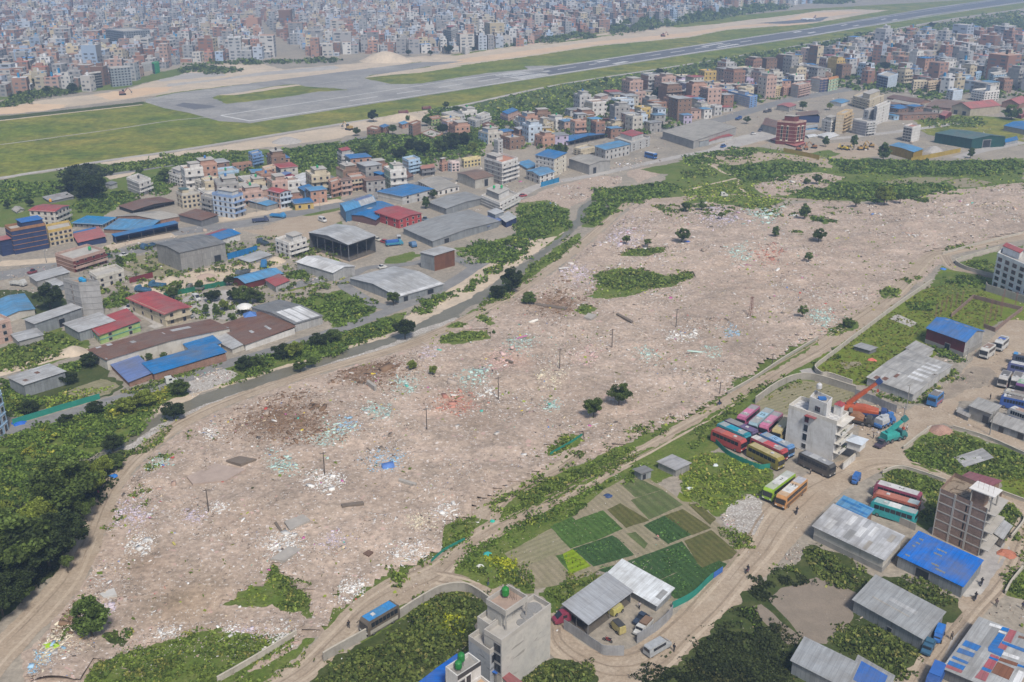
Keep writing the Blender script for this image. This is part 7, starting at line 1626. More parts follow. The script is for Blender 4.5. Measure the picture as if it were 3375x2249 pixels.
for a in((350,565,400,'dark',1.2),(1465,512,430,'dark',1.3),(1420,598,525,'tall',1),(1490,605,525,'tall',1),(1550,578,500,'light',1),(1700,525,410,'round',1.5),(1620,500,420,'dark',1.2),(1780,520,450,'round',1.2),(1582,402,335,'dark',1),(1195,495,410,'round',1),(1235,440,385,'small',1),(1372,432,370,'round',1),(1310,428,385,'dark',1),(1200,1322,1210,'dark',1.4),(780,1545,1440,'dark',1.3),(2070,995,925,'round',1.3),(2150,965,900,'round',1.2),(1240,1155,1050,'round',1.3),(880,1285,1180,'light',1.3),(1000,1240,1130,'light',1.4),(2030,905,790,'light',1.1),(1955,905,800,'dark',1.3),(1690,985,895,'dark',1.4),(1780,970,890,'round',1.3),(620,960,870,'dark',1.3),(480,1080,1000,'dark',1.4),(210,1290,1200,'dark',1.4),(980,930,885,'small',1),(1030,925,870,'round',1),(1130,900,855,'low',1),(1600,640,590,'small',1.2),(910,600,570,'small',1),(740,380,330,'small',1),(660,1290,1200,'dark',1.3),(460,1360,1290,'dark',1.3),(2200,830,730,'dark',1.3),(2300,800,710,'round',1.3)):tree('t01',*a[:4],wid=a[4])
GD='dark trees along the lower river'
for a in((90,910,450),(230,860,520),(340,770,450),(440,700,420),(480,440,60),(370,370,140),(560,340,100),(650,260,100),(570,460,290),(20,1110,850),(110,1010,790),(610,210,60),(730,140,20),(810,100,0),(200,560,380),(60,640,430),(310,560,330),(20,480,330),(150,1080-60,880)):
 tree('t02',a[0],a[1],a[2],'round' if a[0]%3==0 else 'light' if a[0]%5==0 and a[1]<600 else 'dark',wid=1.1,grp=GD)
for a in((480,870,800),(575,1250,1020),(650,1312,1190),(300,1355,1245),(1010,1295,1150),(1300,795,740),(520,1105,1000),(180,1370,1290),(400,1350,1270),(980,970,880),(820,240,180),(950,220,150),(2180,980,900)):tree('b7',a[0],a[1],a[2],'dark',grp='trees at the edge of the city')
for a in((1410,525,430),(1100,492,430),(2170,402,345),(590,135,75),(1020,540,480),(1230,545,490),(1650,500,450),(1830,480,430),(730,380,330),(830,360,320),(1440,60,5),(2080,90,40)):tree('b8',a[0],a[1],a[2],'dark',grp='trees at the edge of the city')
FIELD=[(60,1568),(75,1500),(195,1350),(240,1235),(268,1145),(335,1065),(425,990),(522,940),(702,878),(902,818),(1002,783),(1152,708),(1252,648),(1332,588),(1402,528),(1472,466),(1600,456),(1700,466),(1790,474),(1900,466),(2000,474),(2100,452),(2400,412),(2400,525),(2353,533),(2180,586),(2125,636),(2010,711),(1890,786),(1760,876),(1650,936),(1560,971),(1400,1036),(1240,1106),(1150,1176),(1060,1246),(1000,1306),(900,1366),(700,1466),(620,1536),(590,1568)]
FP=[ground_at('f',*p)for p in FIELD];FPL=[(p.x,p.y)for p in FP]
GX0,GX1,GY0,GY1,GS=min(p[0]for p in FPL),max(p[0]for p in FPL),min(p[1]for p in FPL),max(p[1]for p in FPL),1.5
gnx,gny=int((GX1-GX0)/GS)+1,int((GY1-GY0)/GS)+1
gxx,gyy=np.meshgrid(GX0+np.arange(gnx)*GS,GY0+np.arange(gny)*GS)
TAPER=pip(FPL,gxx.ravel(),gyy.ravel()).reshape(gny,gnx).astype(float)
for zn_,zz_,nm_ in ZONES:
 if nm_ in('dirt_road','dirt_track','grass','concrete_floor','tyre_ruts'):
  TAPER[pip(zn_,gxx.ravel(),gyy.ravel()).reshape(gny,gnx)]*=0.0
for _ in range(3):
 p_=np.pad(TAPER,1,mode='edge');bl=sum(p_[i:i+gny,j:j+gnx]for i in range(3)for j in range(3))/9;TAPER=np.minimum(TAPER,bl)
BT=np.ones((gny,gnx))
for fr_,pt_ in BARE:BT[pip([(q.x,q.y)for q in[ground_at(fr_,*c_)for c_ in pt_]],gxx.ravel(),gyy.ravel()).reshape(gny,gnx)]=.12
for _ in range(6):
 p_=np.pad(BT,1,mode='edge');BT=sum(p_[i:i+gny,j:j+gnx]for i in range(3)for j in range(3))/9
def bare(x,y):
 i=np.clip(((y-GY0)/GS).round().astype(int),0,gny-1);j=np.clip(((x-GX0)/GS).round().astype(int),0,gnx-1)
 return BT[i,j]
def taper(x,y):
 i=np.clip(((y-GY0)/GS).round().astype(int),0,gny-1);j=np.clip(((x-GX0)/GS).round().astype(int),0,gnx-1)
 return TAPER[i,j]
def relief(x,y):
 h=1.5*np.clip(vnoise(x,y,11,21)-.42,0,1)+.8*np.clip(vnoise(x,y,3.5,22)-.4,0,1)+.3*np.clip(vnoise(x,y,1.6,23)-.35,0,1)
 return.03+h*taper(x,y)*(.3+.8*bare(x,y))
def mounds():
 st=1.1;nx,ny=int((GX1-GX0)/st)+1,int((GY1-GY0)/st)+1
 X,Y=np.meshgrid(GX0+np.arange(nx)*st,GY0+np.arange(ny)*st);Z=relief(X,Y)
 ok=taper(X,Y)>.02;f=ok[:-1,:-1]&ok[1:,:-1]&ok[1:,1:]&ok[:-1,1:]
 idx=np.arange(nx*ny).reshape(ny,nx);F=np.stack([idx[:-1,:-1][f],idx[:-1,1:][f],idx[1:,1:][f],idx[1:,:-1][f]],1)
 us=np.unique(F);mp=np.zeros(nx*ny,int);mp[us]=np.arange(len(us))
 V=np.stack([X.ravel(),Y.ravel(),Z.ravel()],1)[us]
 T=np.ones((len(V),3))
 for fr,sx,sy,r,c,k in(('t01',1950,1330,330,(.50,.40,.32),.9),('t11',150,1000,240,(.52,.42,.34),.85),('t11',1480,540,260,(.62,.54,.48),.8),('t02',300,1250,260,(.70,.62,.55),.8),('t02',1000,750,260,(.78,.74,.68),.7),('t02',1300,1000,420,(.80,.76,.66),.8),('t11',900,1350,300,(.86,.84,.82),.7),('t02',2000,250,330,(.84,.85,.85),.8),('t21',700,300,500,(1.12,1.08,1.06),.8),('t11',1900,1250,420,(1.08,1.06,1.04),.8),('t11',750,1220,220,(1.08,.9,.84),.8),('t11',1150,930,180,(1.08,.92,.88),.8),('t20',600,1500,300,(.92,.9,.9),.7),('t02',1700,480,260,(.82,.8,.78),.6),('t12',250,300,260,(.85,.84,.82),.6)):
  q=ground_at(fr,sx,sy);r1=ground_at(fr,sx+r,sy);R1=abs(r1 .x-q.x);w_=k*np.exp(-(((V[:,0]-q.x)/R1)**2+((V[:,1]-q.y)/R1)**2)*1.6)*(.6+.8*vnoise(V[:,0],V[:,1],6,41));w_=np.clip(w_,0,1)[:,None];T=T*(1-w_)+np.array(c)*w_
 n_=(.55*vnoise(V[:,0],V[:,1],16,42)+.45*vnoise(V[:,0],V[:,1],5,43))[:,None];T=T*(.82+.36*n_)
 m=G_RUB.copy();m.name='rubble_mound_ground';t=m.node_tree;b=t.nodes['Principled BSDF'];s_=b.inputs['Base Color'].links[0].from_socket;at=N(t,'ShaderNodeAttribute',attribute_name='col');t.links.new(mixc(t,1.0,s_,at.outputs['Color'],'MULTIPLY'),b.inputs['Base Color'])
 me=np_mesh('rubble_mounds',V,mp[F],T,m);o=bpy.data.objects.new('rubble_mounds',me);COL.objects.link(o);o['kind']='structure'
mounds()
CL={'white':(.66,.65,.63),'teal':(.40,.53,.49),'blue':(.30,.47,.62),'pink':(.56,.40,.37),'brown':(.20,.13,.085),'lilac':(.52,.46,.52),'red':(.45,.22,.17),'dark':(.09,.085,.08),'cream':(.60,.54,.42)}
SPOTS=[('t02',1520,380,60,'white'),('t02',980,640,110,'white'),('t02',1580,1220,80,'white'),('t02',1930,1270,110,'white'),('t02',1150,1230,80,'white'),('t12',470,690,120,'white'),('t12',100,930,130,'white'),('t12',720,400,80,'white'),('t11',600,880,70,'lilac'),('t11',2300,760,60,'white'),('t11',1640,330,120,'lilac'),('t11',260,1270,90,'teal'),('t11',430,1090,90,'teal'),('t11',1230,810,110,'teal'),('t11',1460,1230,70,'teal'),('t11',40,1390,70,'blue'),('t01',2250,1450,130,'teal'),('t21',960,645,100,'teal'),('t21',390,185,70,'teal'),('t02',1080,40,100,'teal'),('t02',1950,80,120,'teal'),('t11',1100,930,120,'pink'),('t11',800,1220,120,'red'),('t02',750,1060,60,'lilac'),('t02',2300,600,90,'lilac'),('t01',1950,1330,280,'brown'),('t11',120,1010,190,'brown'),('t11',300,970,120,'brown'),('t11',1500,530,150,'brown'),('t02',450,1150,140,'brown'),('t02',280,1300,200,'cream'),('t02',150,1420,160,'blue'),('t02',900,420,120,'lilac'),('t02',1960,620,130,'white'),('t12',300,60,110,'blue'),('t01',1450,1410,60,'white'),('t21',600,190,80,'red'),('t11',1950,70,130,'lilac'),('t20',560,1480,120,'teal'),('t20',250,1490,120,'lilac'),('t11',900,1050,100,'teal'),('t11',1450,1060,110,'cream'),('t11',2100,880,70,'teal'),('t21',330,720,60,'blue'),('t02',1700,1240,80,'lilac'),('t11',1000,1140,60,'white'),('t11',1700,900,90,'pink'),('t21',200,850,70,'teal'),('t21',60,760,70,'white'),('t02',1340,440,70,'lilac'),('t02',2250,180,130,'white'),('t12',540,480,90,'cream')]
def pieces(n,where,grow=1.0,seed=3,onrelief=True,base_mix=.62):
 rn=np.random.default_rng(seed)
 pl=[(p[0],p[1])for p in where];lo=np.min(pl,0);hi=np.max(pl,0)
 m=int(n*(hi-lo).prod()/max(1,abs(sum(pl[i][0]*pl[(i+1)%len(pl)][1]-pl[(i+1)%len(pl)][0]*pl[i][1]for i in range(len(pl))))/2))
 u=rn.uniform(lo[0],hi[0],m);v=rn.uniform(lo[1],hi[1],m);k=pip(pl,u,v);u,v=u[k],v[k]
 s_=FR['f'][2];dx,dy=u*s_-1687.5,v*s_-1124.5;kk=CAM_H/(dy*CS+FPX*SN);x,y=kk*dx,kk*(FPX*CS-dy*SN)
 t_=taper(x,y)if onrelief else np.ones(x.size)
 dens=vnoise(x,y,14,31)*.55+vnoise(x,y,5,32)*.45
 cb=np.zeros(x.size)
 for fr,sx,sy,r,c in SPOTS:
  ox,oy,s2=FR[fr];rr=r*s2/s_;cb+=np.exp(-1.1*(((u-(ox+sx*s2)/s_)/rr)**2+((v-(oy+sy*s2)/s_)/(rr*.62))**2))
 dens=dens+.75*np.clip(cb,0,1)
 k=rn.random(x.size)<np.clip(((dens-.45)*2.9)*(bare(x,y)if onrelief else 1),.035,1)*np.clip(t_*1.4+.03,0,1);x,y,u,v=x[k],y[k],u[k],v[k]
 n=x.size;d=np.sqrt(x*x+y*y+CAM_H**2);px=d/1011
 cols=np.array([(.38,.31,.255),(.45,.38,.33),(.31,.255,.21),(.54,.51,.48),(.23,.185,.15),(.62,.61,.6),(.38,.27,.22),(.11,.095,.085),(.56,.46,.33)]);pw=np.array([7,6,5,5,4,4.2,3,1.8,1.2]);ci=rn.choice(len(cols),n,p=pw/pw.sum())
 col=cols[ci]*rn.uniform(.8,1.12,(n,1));big=np.ones(n)
 for fr,sx,sy,r,c in SPOTS:
  ox,oy,s2=FR[fr];cx,cy=(ox+sx*s2)/s_,(oy+sy*s2)/s_;rr=r*s2/s_
  q=((u-cx)/rr)**2+((v-cy)/(rr*.62))**2
  h=(rn.random(n)<.9*np.exp(-q*1.0));nn=h.sum()
  if nn:col[h]=np.array(CL[c])*rn.uniform(.7,1.15,(nn,1));big[h]*=1.45
 sp=rn.random(n)<.022;acc=np.array([(.62,.61,.6),(.10,.20,.48),(.45,.08,.07),(.10,.40,.34),(.55,.42,.06),(.45,.12,.30),(.7,.7,.7),(.62,.6,.56)]);col[sp]=acc[rn.integers(0,len(acc),sp.sum())]
 big=big*1.0;S=px*np.exp(rn.normal(-.5,.5,n))*grow*big;S=np.clip(S,.12,3.0)
 L=S*rn.uniform(.6,1.8,n);Wd=S*rn.uniform(.35,.9,n);H=S*rn.uniform(.12,.42,n)
 pk=rn.random(n)<.12;L[pk]*=2.4;Wd[pk]*=.3;H[pk]*=.5
 a=rn.uniform(0,math.pi,n);ca,sa=np.cos(a),np.sin(a);tl=rn.normal(0,.22,n);tw=rn.normal(0,.22,n)
 z0=(relief(x,y)if onrelief else np.full(n,.05))
 for(fr,pts,zt)in():pass
 ex=np.stack([ca,sa,tl],1)*(L/2)[:,None];ey=np.stack([-sa,ca,tw],1)*(Wd/2)[:,None];ez=np.stack([-tl*ca,-tl*sa,np.ones(n)],1)*H[:,None]
 o=np.stack([x,y,z0-.04+.05*rn.random(n)],1);jit=lambda:1+rn.normal(0,.12,(n,1))
 P=[o-ex*jit()-ey,o+ex-ey*jit(),o+ex*jit()+ey,o-ex+ey*jit()];Q=[p+ez*jit()for p in P]
 V=np.stack(P+Q,1).reshape(-1,3);b=np.arange(n)[:,None]*8
 F=np.concatenate([b+np.array([f])for f in((4,5,6,7),(0,1,5,4),(1,2,6,5),(2,3,7,6),(3,0,4,7))])
 return V,F,np.repeat(np.clip(col,0,.8),8,0)
def rubble(name,lst):
 V,F,C,off=[],[],[],0
 for a in lst:
  v,f,c=pieces(*a[0],**a[1]);V.append(v);F.append(f+off);C.append(c);off+=len(v)
 me=np_mesh(name,np.concatenate(V),np.concatenate(F),np.concatenate(C),attr_mat('rubble_paint',.9));o=bpy.data.objects.new(name,me);COL.objects.link(o);o['kind']='stuff'
rubble('rubble',[((190000,FIELD),dict(seed=3)),((7000,FIELD),dict(seed=4,grow=1.9)),((500,FIELD),dict(seed=5,grow=3.6))])
def toF(fr,pts):
 ox,oy,s=FR[fr];k=FR['f'][2];return[((ox+x*s)/k,(oy+y*s)/k)for x,y in pts]
LO=[(toF('t01',[(1260,1060),(1500,970),(1580,985),(1650,1010),(1560,1080),(1430,1130),(1330,1170)]),1500),(toF('t22',[(262,430),(330,330),(470,270),(545,330),(560,400),(540,480),(520,560),(400,530),(300,490)]),2200),(toF('t10',[(1210,1400),(1400,1310),(1750,1210),(1930,1220),(1930,1260),(1750,1340),(1560,1440)]),2200),(toF('t20',[(480,1280),(700,1210),(950,1190),(1120,1220),(950,1300),(700,1350)]),1500),(toF('t10',[(1860,1120),(2050,1100),(2150,1130),(1950,1180)]),500),(toF('t02',[(600,1500),(900,1380),(1400,1250),(1900,1250),(1700,1400),(1400,1560)]),900),(toF('t01',[(2230,720),(2352,690),(2560,600),(2600,640),(2352,780)]),250),(toF('t12',[(370,950),(530,880),(520,900),(400,970)]),350),(toF('t12',[(530,985),(680,930),(690,945),(560,1000)]),250),(toF('t02',[(1780,1350),(1960,1230),(2060,1180),(2090,1210),(1950,1290),(1800,1370)]),900),(toF('t22',[(700,700),(790,600),(860,640),(860,700),(740,740)]),350),(toF('t22',[(700,500),(880,410),(900,450),(760,560)]),300),(toF('c7',[(1130,520),(1500,470),(1777,600),(1777,780),(1400,690)]),900),(toF('c2',[(700,560),(1000,430),(1400,560),(1500,640),(1200,780),(900,720)]),700),(toF('c2',[(1150,820),(1330,800),(1340,960),(1150,1010)]),350),(toF('t21',[(1180,1290),(1300,1230),(1380,1500),(1220,1560)]),250),(toF('t21',[(1880,1250),(1990,1230),(1990,1290)]),200),(toF('t10',[(60,820),(300,780),(620,770),(500,820)]),150),(toF('t21',[(1870,1540),(2120,1480),(2150,1530),(1950,1600)]),250)]
rubble('yard_clutter',[((5000,toF('t01',[(0,0),(1900,0),(2352,100),(2352,420),(1500,650),(600,620),(0,500)])),dict(seed=71,onrelief=False,grow=1.2)),((7000,toF('t10',[(0,1100),(600,1000),(1500,750),(2352,560),(2352,1080),(1300,1350),(600,1567),(0,1567)])),dict(seed=72,onrelief=False,grow=1.2)),((5000,toF('t20',[(0,550),(900,400),(2352,320),(2352,1000),(900,1050),(0,1050)])),dict(seed=73,onrelief=False,grow=1.2)),((3000,toF('t22',[(200,600),(900,200),(2352,200),(2352,1567),(0,1567),(0,1000)])),dict(seed=74,onrelief=False,grow=.9)),((2600,toF('t21',[(900,1567),(1200,1200),(1900,800),(2352,500),(2352,1567)])),dict(seed=75,onrelief=False,grow=.9)),((2500,toF('t12',[(0,1567),(0,1200),(1000,500),(2000,0),(2352,0),(2352,1567)])),dict(seed=76,onrelief=False,grow=.9))])
rubble('debris',[((n_,p_),dict(seed=40+i,onrelief=False,grow=1.15))for i,(p_,n_)in enumerate(LO)])
def heap(fr,x,y,r,h,mat,label,name='gravel_heap',sq=1.0):
 g=ground_at(fr,x,y);n=26;V,F=[],[]
 rr=random.Random(int(x+y))
 prof=[(1.0,0),(.86,.18),(.66,.45),(.42,.74),(.2,.93),(.0,1.0)]
 mb=MB();rings=[]
 for q,(pr,pz)in enumerate(prof):
  rings.append([Vector((math.cos(2*math.pi*k/n)*pr*r*(1+.1*mnoise.noise(Vector((k*.5,q,x)))),math.sin(2*math.pi*k/n)*pr*r*sq*(1+.1*mnoise.noise(Vector((k*.5,q+9,y)))),pz*h-(.1 if q==0 else 0)+.04*h*mnoise.noise(Vector((k,q,2)))))for k in range(n)])
 for A,Bq in zip(rings,rings[1:]):
  for k in range(n):mb.poly([A[k],A[(k+1)%n],Bq[(k+1)%n],Bq[k]],mat,smooth=True)
 o=mb.build(name);o.location=(g.x,g.y,0);tag(o,label,'heap');MARKS.append((g,label));return o
heap('t21',1785,1405,3.2,1.6,ground_mat('crushed_brick',[(.36,.22,.17),(.42,.27,.22),(.30,.18,.14)],(.2,.8,4),fine=.5),'heap of crushed red brick at the road fork')
heap('t01',505,862,4.0,2.0,G_SAND,'pale sand heap beside the lane')
heap('t20',1730,1045,6,3.2,G_GRAVEL,'grey gravel heap beside the yellow warehouse')
heap('b8',800,590,26,9,G_SAND,'large rounded sand mound at the edge of the runway works',sq=.8)
heap('t01',1180,370,3.6,1.8,G_SAND,'sand heap beside the parked blue trucks');heap('t01',1420,340,3.6,1.0,plain('pinkish_sand',(.42,.32,.26),.95),'low ring of pinkish sand in the depot yard')
heap('t01',1900,235,4,1.8,G_SAND,'sand heap in front of the white stepped house');heap('b2',1600,390,9,3,G_GRAVEL,'grey gravel heap on the pale airfield bank');heap('b3',850,70,14,3.5,G_SAND,'broad pale sand heap behind the brick tower');heap('t20',2200,260,16,6,G_GRAVEL,'distant grey gravel mound beyond the upper town')
SLB=plain('pinkish_slab',(.40,.32,.275),.9,0,.3,.4);SLC=plain('grey_slab',(.37,.345,.315),.9,0,.3,.5)
for fr,pts,h,m,l in(('t02',[(1290,165),(1480,72),(1690,115),(1560,190),(1330,215)],.35,SLB,'large pinkish concrete floor slab left in the rubble'),('t02',[(1865,735),(1990,650),(2080,665),(1960,750)],.5,SLC,'grey concrete platform beside the green hollow in the rubble'),('t02',[(1960,480),(2090,430),(2140,470),(2000,540)],.3,SLC,'broken grey floor slab near the leaning trench'),('t02',[(690,985),(790,945),(810,990),(720,1010)],.3,plain('pale_slab',(.5,.49,.47),.9),'pale slab beside the tall dark cypress-like tree'),('t11',[(1670,640),(1700,612),(1760,625),(1720,655)],.9,SLC,'small concrete tank wall on the bare ground'),('t11',[(1893,612),(1905,606),(2010,662),(1998,670)],.7,plain('dark_wall',(.17,.14,.115),.95),'long dark remnant of a wall beside a trench'),('t11',[(1130,930),(1140,922),(1185,940),(1175,946)],.6,plain('dark_wall',(.17,.14,.115),.95),'short dark wall remnant in the reddish rubble'),('t11',[(1330,540),(1345,530),(1560,560),(1545,572)],.4,plain('dark_wall',(.17,.14,.115),.95),'charred timber line below the river-bank mound'),('t11',[(175,1100),(190,1090),(245,1130),(230,1140)],1.3,SLC,'standing wall piece in the brown heap'),('t02',[(1890,480),(1905,470),(1955,545),(1940,552)],.3,plain('dark_wall',(.17,.14,.115),.95),'dark open trench edge in the lower rubble'),('t02',[(1560,60),(1650,30),(1770,50),(1660,85)],.5,plain('dark_wall',(.17,.14,.115),.95),'dark heap of timber behind the pinkish slab'),('t12',[(0,380),(150,360),(160,375),(10,400)],.4,plain('dark_wall',(.17,.14,.115),.95),'long dark beam lying among pale litter'),('t12',[(400,180),(520,215),(510,228),(395,195)],.6,SLC,'tilted slab edge casting a dark line in the rubble'),('t12',[(150,690),(185,668),(222,680),(190,708)],.25,plain('pit_brown',(.16,.10,.075),.95),'brown square pit in the lower rubble')):
 Q=[ground_at(fr,*c)for c in pts];o0=sum(Q,Vector((0,0,0)))/len(Q);mb=MB();mb.prism([q-o0 for q in Q],-.1,h+float(relief(np.array([o0 .x]),np.array([o0 .y]))[0]),m);o=mb.build('concrete_slab' if 'slab' in l or 'platform' in l else 'wall_remnant');o.location=o0;tag(o,l,'slab' if 'slab' in l else 'ruin','remains of demolished houses')
def paint(c):return plain('paint_%.2f_%.2f_%.2f'%tuple(c),[v*.88+.022 for v in c],.45,0,.38,1.4,.45)
WH=[]
def wheel_mesh():
 if not WH:
  t_=MB();t_.lathe((0,0,-.13),[(.3,0),(.5,.02),(.5,.24),(.3,.26)],TYRE,14)
  r_=MB();r_.lathe((0,0,-.14),[(.1,0),(.3,.01),(.3,.28)],STEEL,10);WH.extend([t_.build('tyre',mesh_only=True),r_.build('rim',mesh_only=True)])
 return WH
def wheels(root,xs,w,r):
 tm,rm=wheel_mesh()
 for x in xs:
  for s in(-1,1):
   M=Matrix.Translation((x,s*(w/2-.12),r))@Matrix.Rotation(math.pi/2,4,'X')@Matrix.Scale(r/.5,4)
   o=child('wheel',tm,root,M);child('rim',rm,o)
def loft(mb,secs,mat,cap=True):
 """body from cross-sections (x, half width, z0, z1, top half width)"""
 R_=[]
 for x,hw,z0,z1,tw in secs:R_.append([Vector((x,-hw,z0)),Vector((x,-hw,z0+(z1-z0)*.55)),Vector((x,-tw,z1)),Vector((x,tw,z1)),Vector((x,hw,z0+(z1-z0)*.55)),Vector((x,hw,z0))])
 for A,B_ in zip(R_,R_[1:]):
  for k in range(5):mb.poly([A[k],B_[k],B_[k+1],A[k+1]],mat)
 if cap:mb.poly(list(reversed(R_[0])),mat);mb.poly(R_[-1],mat)
def placed(fr,rear,front,z,nominal=None):
 a,b=ground_at(fr,*rear,z),ground_at(fr,*front,z);d=b-a;c=(a+b)/2
 return Vector((c.x,c.y,gz(c.x,c.y))),math.atan2(d.y,d.x),d.length
def bus(fr,rear,front,c,label,low=None,roof=None,panels=(),num=None,grp='parked coaches',L=None,h=3.25):
 p,r,l=placed(fr,rear,front,h);L=L or l
 root=thing('bus',label,'bus',p,r,grp);w=2.5;m=MB();pc=paint(c);rc=paint(roof or c)
 loft(m,[(-L/2,1.2,.5,h-.25,1.05),(-L/2+.25,1.25,.38,h,1.12),(L/2-.5,1.25,.38,h,1.12),(L/2,1.2,.5,h-.45,1.05)],pc)
 m.build('body',root)
 m=MB();m.box((0,0,h+.012),(L/2-.6,1.05,.02),rc);m.build('roof',root)
 for s in(-1,1):
  m=MB();n=7
  for k in range(n):m.box((-L/2+.5+(L-1.3)*(k+.5)/n,s*1.215,2.28),((L-1.3)/n/2-.06,.05,.45),GLASS)
  m.build('side_windows',root)
  if low:m=MB();m.box((0,s*1.245,.95),(L/2-.55,.02,.38),paint(low));m.build('side_stripe',root)
 m=MB();m.poly([(L/2+.02,-1.12,1.35),(L/2+.02,1.12,1.35),(L/2-.03,1.05,2.7),(L/2-.03,-1.05,2.7)],GLASS);m.box((L/2-.0,0,2.0),(.03,1.1,.6),GLASS);m.build('windscreen',root)
 m=MB();m.box((-L/2-.01,0,2.2),(.03,1.0,.4),GLASS);m.build('rear_window',root)
 for s in(-1,1):
  m=MB();m.box((L/2+.02,s*.85,.9),(.04,.2,.1),plain('headlamp',(.7,.7,.68),.3));m.build('headlight',root)
  m=MB();m.bar((L/2,s*1.2,2.6),(L/2+.35,s*1.4,2.2),.07,DARK,5);m.build('mirror',root)
 m=MB();m.box((L/2+.03,0,.55),(.06,1.15,.14),DARK);m.build('bumper',root)
 for k,(x0,x1,pcx)in enumerate(panels):
  m=MB();m.box((-L/2+L*(x0+x1)/2,0,h+.045+.004*k),(L*(x1-x0)/2,1.0,.02),paint(pcx));m.build('roof_panel',root)
 m=MB();m.box((L*.2,0,h+.13),(.35,.35,.08),paint((.6,.6,.6)));m.build('roof_hatch',root)
 if num:
  cu=bpy.data.curves.new('roof_number','FONT');cu.body=num;cu.size=1.5;cu.align_x='CENTER';cu.align_y='CENTER';cu.extrude=.01;cu.materials.append(DARK)
  o=bpy.data.objects.new('tmp',cu);COL.objects.link(o);me=bpy.data.meshes.new_from_object(o.evaluated_get(bpy.context.evaluated_depsgraph_get()));bpy.data.objects.remove(o);child('roof_number',me,root,Matrix.Translation((-L*.06,0,h+.08))@Matrix.Rotation(math.pi/2,4,'Z'))
 wheels(root,(-L*.28,L*.32),w,.5);MARKS.append((p,short(label)));return root
G_=(.36,.34,.35)
bus('c1',(1015,228),(800,402),(.42,.10,.22),'pink coach with a grey and pink roof, leftmost of the upper row',roof=G_,panels=[(.35,.65,(.66,.22,.38)),(.82,.95,(.6,.18,.34))],low=(.25,.04,.2))
bus('c1',(1205,275),(965,482),(.30,.45,.52),'silver-blue coach between the two pink coaches',roof=(.38,.40,.40),panels=[(.3,.6,(.38,.60,.74))],num='25',low=(.4,.04,.2))
bus('c1',(1330,322),(1110,522),(.50,.14,.26),'pink coach with white roof lettering beside the silver-blue coach',roof=G_,panels=[(.3,.68,(.68,.28,.42)),(.8,.95,(.65,.2,.36))],low=(.12,.08,.1))
bus('c1',(1462,400),(1290,585),(.45,.36,.15),'sand-yellow coach half hidden by the white house',roof=(.52,.43,.22))
bus('c1',(605,420),(1012,592),(.10,.07,.16),'dark purple coach behind the teal-roofed coach',roof=(.30,.28,.27),panels=[(.52,.98,(.15,.10,.22))])
bus('c1',(510,465),(912,642),(.03,.28,.36),'coach with a teal and grey roof behind the red coach',roof=(.36,.40,.40),panels=[(.3,.68,(.0,.33,.46)),(.88,.99,(.0,.25,.32))],low=(.45,.15,.05))
bus('c1',(435,545),(852,722),(.45,.06,.055),'long red coach nearest the green netting',roof=(.40,.12,.10),panels=[(.35,.65,(.55,.12,.08))])
bus('c1',(1100,610),(1510,802),(.10,.25,.52),'light blue coach beside the white blank wall',roof=(.34,.38,.42),panels=[(.3,.62,(.28,.48,.74)),(.9,.99,(.12,.3,.6))],num='21')
bus('c1',(975,660),(1420,862),(.42,.05,.06),'coach with a red, grey and white roof beside the gold coach',roof=(.40,.36,.36),panels=[(.0,.2,(.64,.62,.60)),(.38,.7,(.55,.08,.09)),(.9,.99,(.5,.06,.06))])
bus('c1',(935,752),(1370,962),(.30,.24,.035),'gold coach with purple curtained windows',roof=(.48,.40,.19),low=(.24,.2,.03))
bus('c1',(1640,862),(2080,1062),(.07,.065,.06),'black and brown coach at the foot of the white house',roof=(.30,.31,.33),panels=[(.3,.55,(.45,.46,.47))],low=(.12,.10,.085))
bus('c1',(1500,1152),(1172,1392),(.30,.50,.02),'lime green coach parked beside the orange coach',roof=(.48,.52,.40),panels=[(.02,.3,(.50,.52,.48)),(.3,.68,(.72,.72,.70))],num='2')
bus('c1',(1662,1226),(1352,1492),(.58,.28,.09),'orange and cream coach parked beside the lime green coach',roof=(.60,.42,.26),panels=[(.03,.3,(.50,.50,.54)),(.42,.78,(.74,.74,.72))],num='35',low=(.15,.08,.04))
bus('t22',(1645,272),(1335,180),(.34,.06,.12),'white-roofed coach with a crimson rear by the weeds',roof=(.58,.57,.57),panels=[(.4,.7,(.66,.65,.64))],num='2')
bus('t22',(1635,335),(1325,245),(.45,.12,.07),'orange-red coach between the white and turquoise coaches',roof=(.48,.17,.11),panels=[(.02,.25,(.42,.50,.52))])
bus('t22',(1615,395),(1310,300),(.02,.38,.40),'turquoise coach nearest the concrete wall',roof=(.34,.48,.47),panels=[(.35,.62,(.72,.74,.73)),(.0,.2,(.40,.44,.44))])
GS_='buses around the bus yard'
bus('c4',(510,848),(615,762),(.03,.18,.46),'blue-backed local bus driving away on the muddy lane',roof=(.60,.55,.55),panels=[(.1,.75,(.20,.18,.17))],low=(.4,.1,.12),grp=GS_)
bus('c4',(1325,132),(1215,210),(.62,.62,.60),'white local bus with luggage on its roof rack',roof=(.60,.58,.55),panels=[(.15,.8,(.30,.20,.15))],grp=GS_)
bus('c4',(1505,30),(1410,108),(.60,.61,.62),'white bus with a blue roof panel behind the luggage-laden bus',roof=(.62,.62,.61),panels=[(.2,.75,(.24,.24,.25)),(.4,.6,(.02,.1,.5))],grp=GS_)
bus('c4',(1535,500),(1470,600),(.52,.50,.48),'bus with a red face at the end of the yard row',roof=(.58,.56,.55),panels=[(.1,.75,(.16,.15,.15))],low=(.40,.06,.08),grp=GS_)
bus('c4',(1695,515),(1642,622),(.55,.55,.54),'dusty white bus next to the red-faced bus',roof=(.57,.56,.54),panels=[(.1,.7,(.20,.18,.17))],grp=GS_)
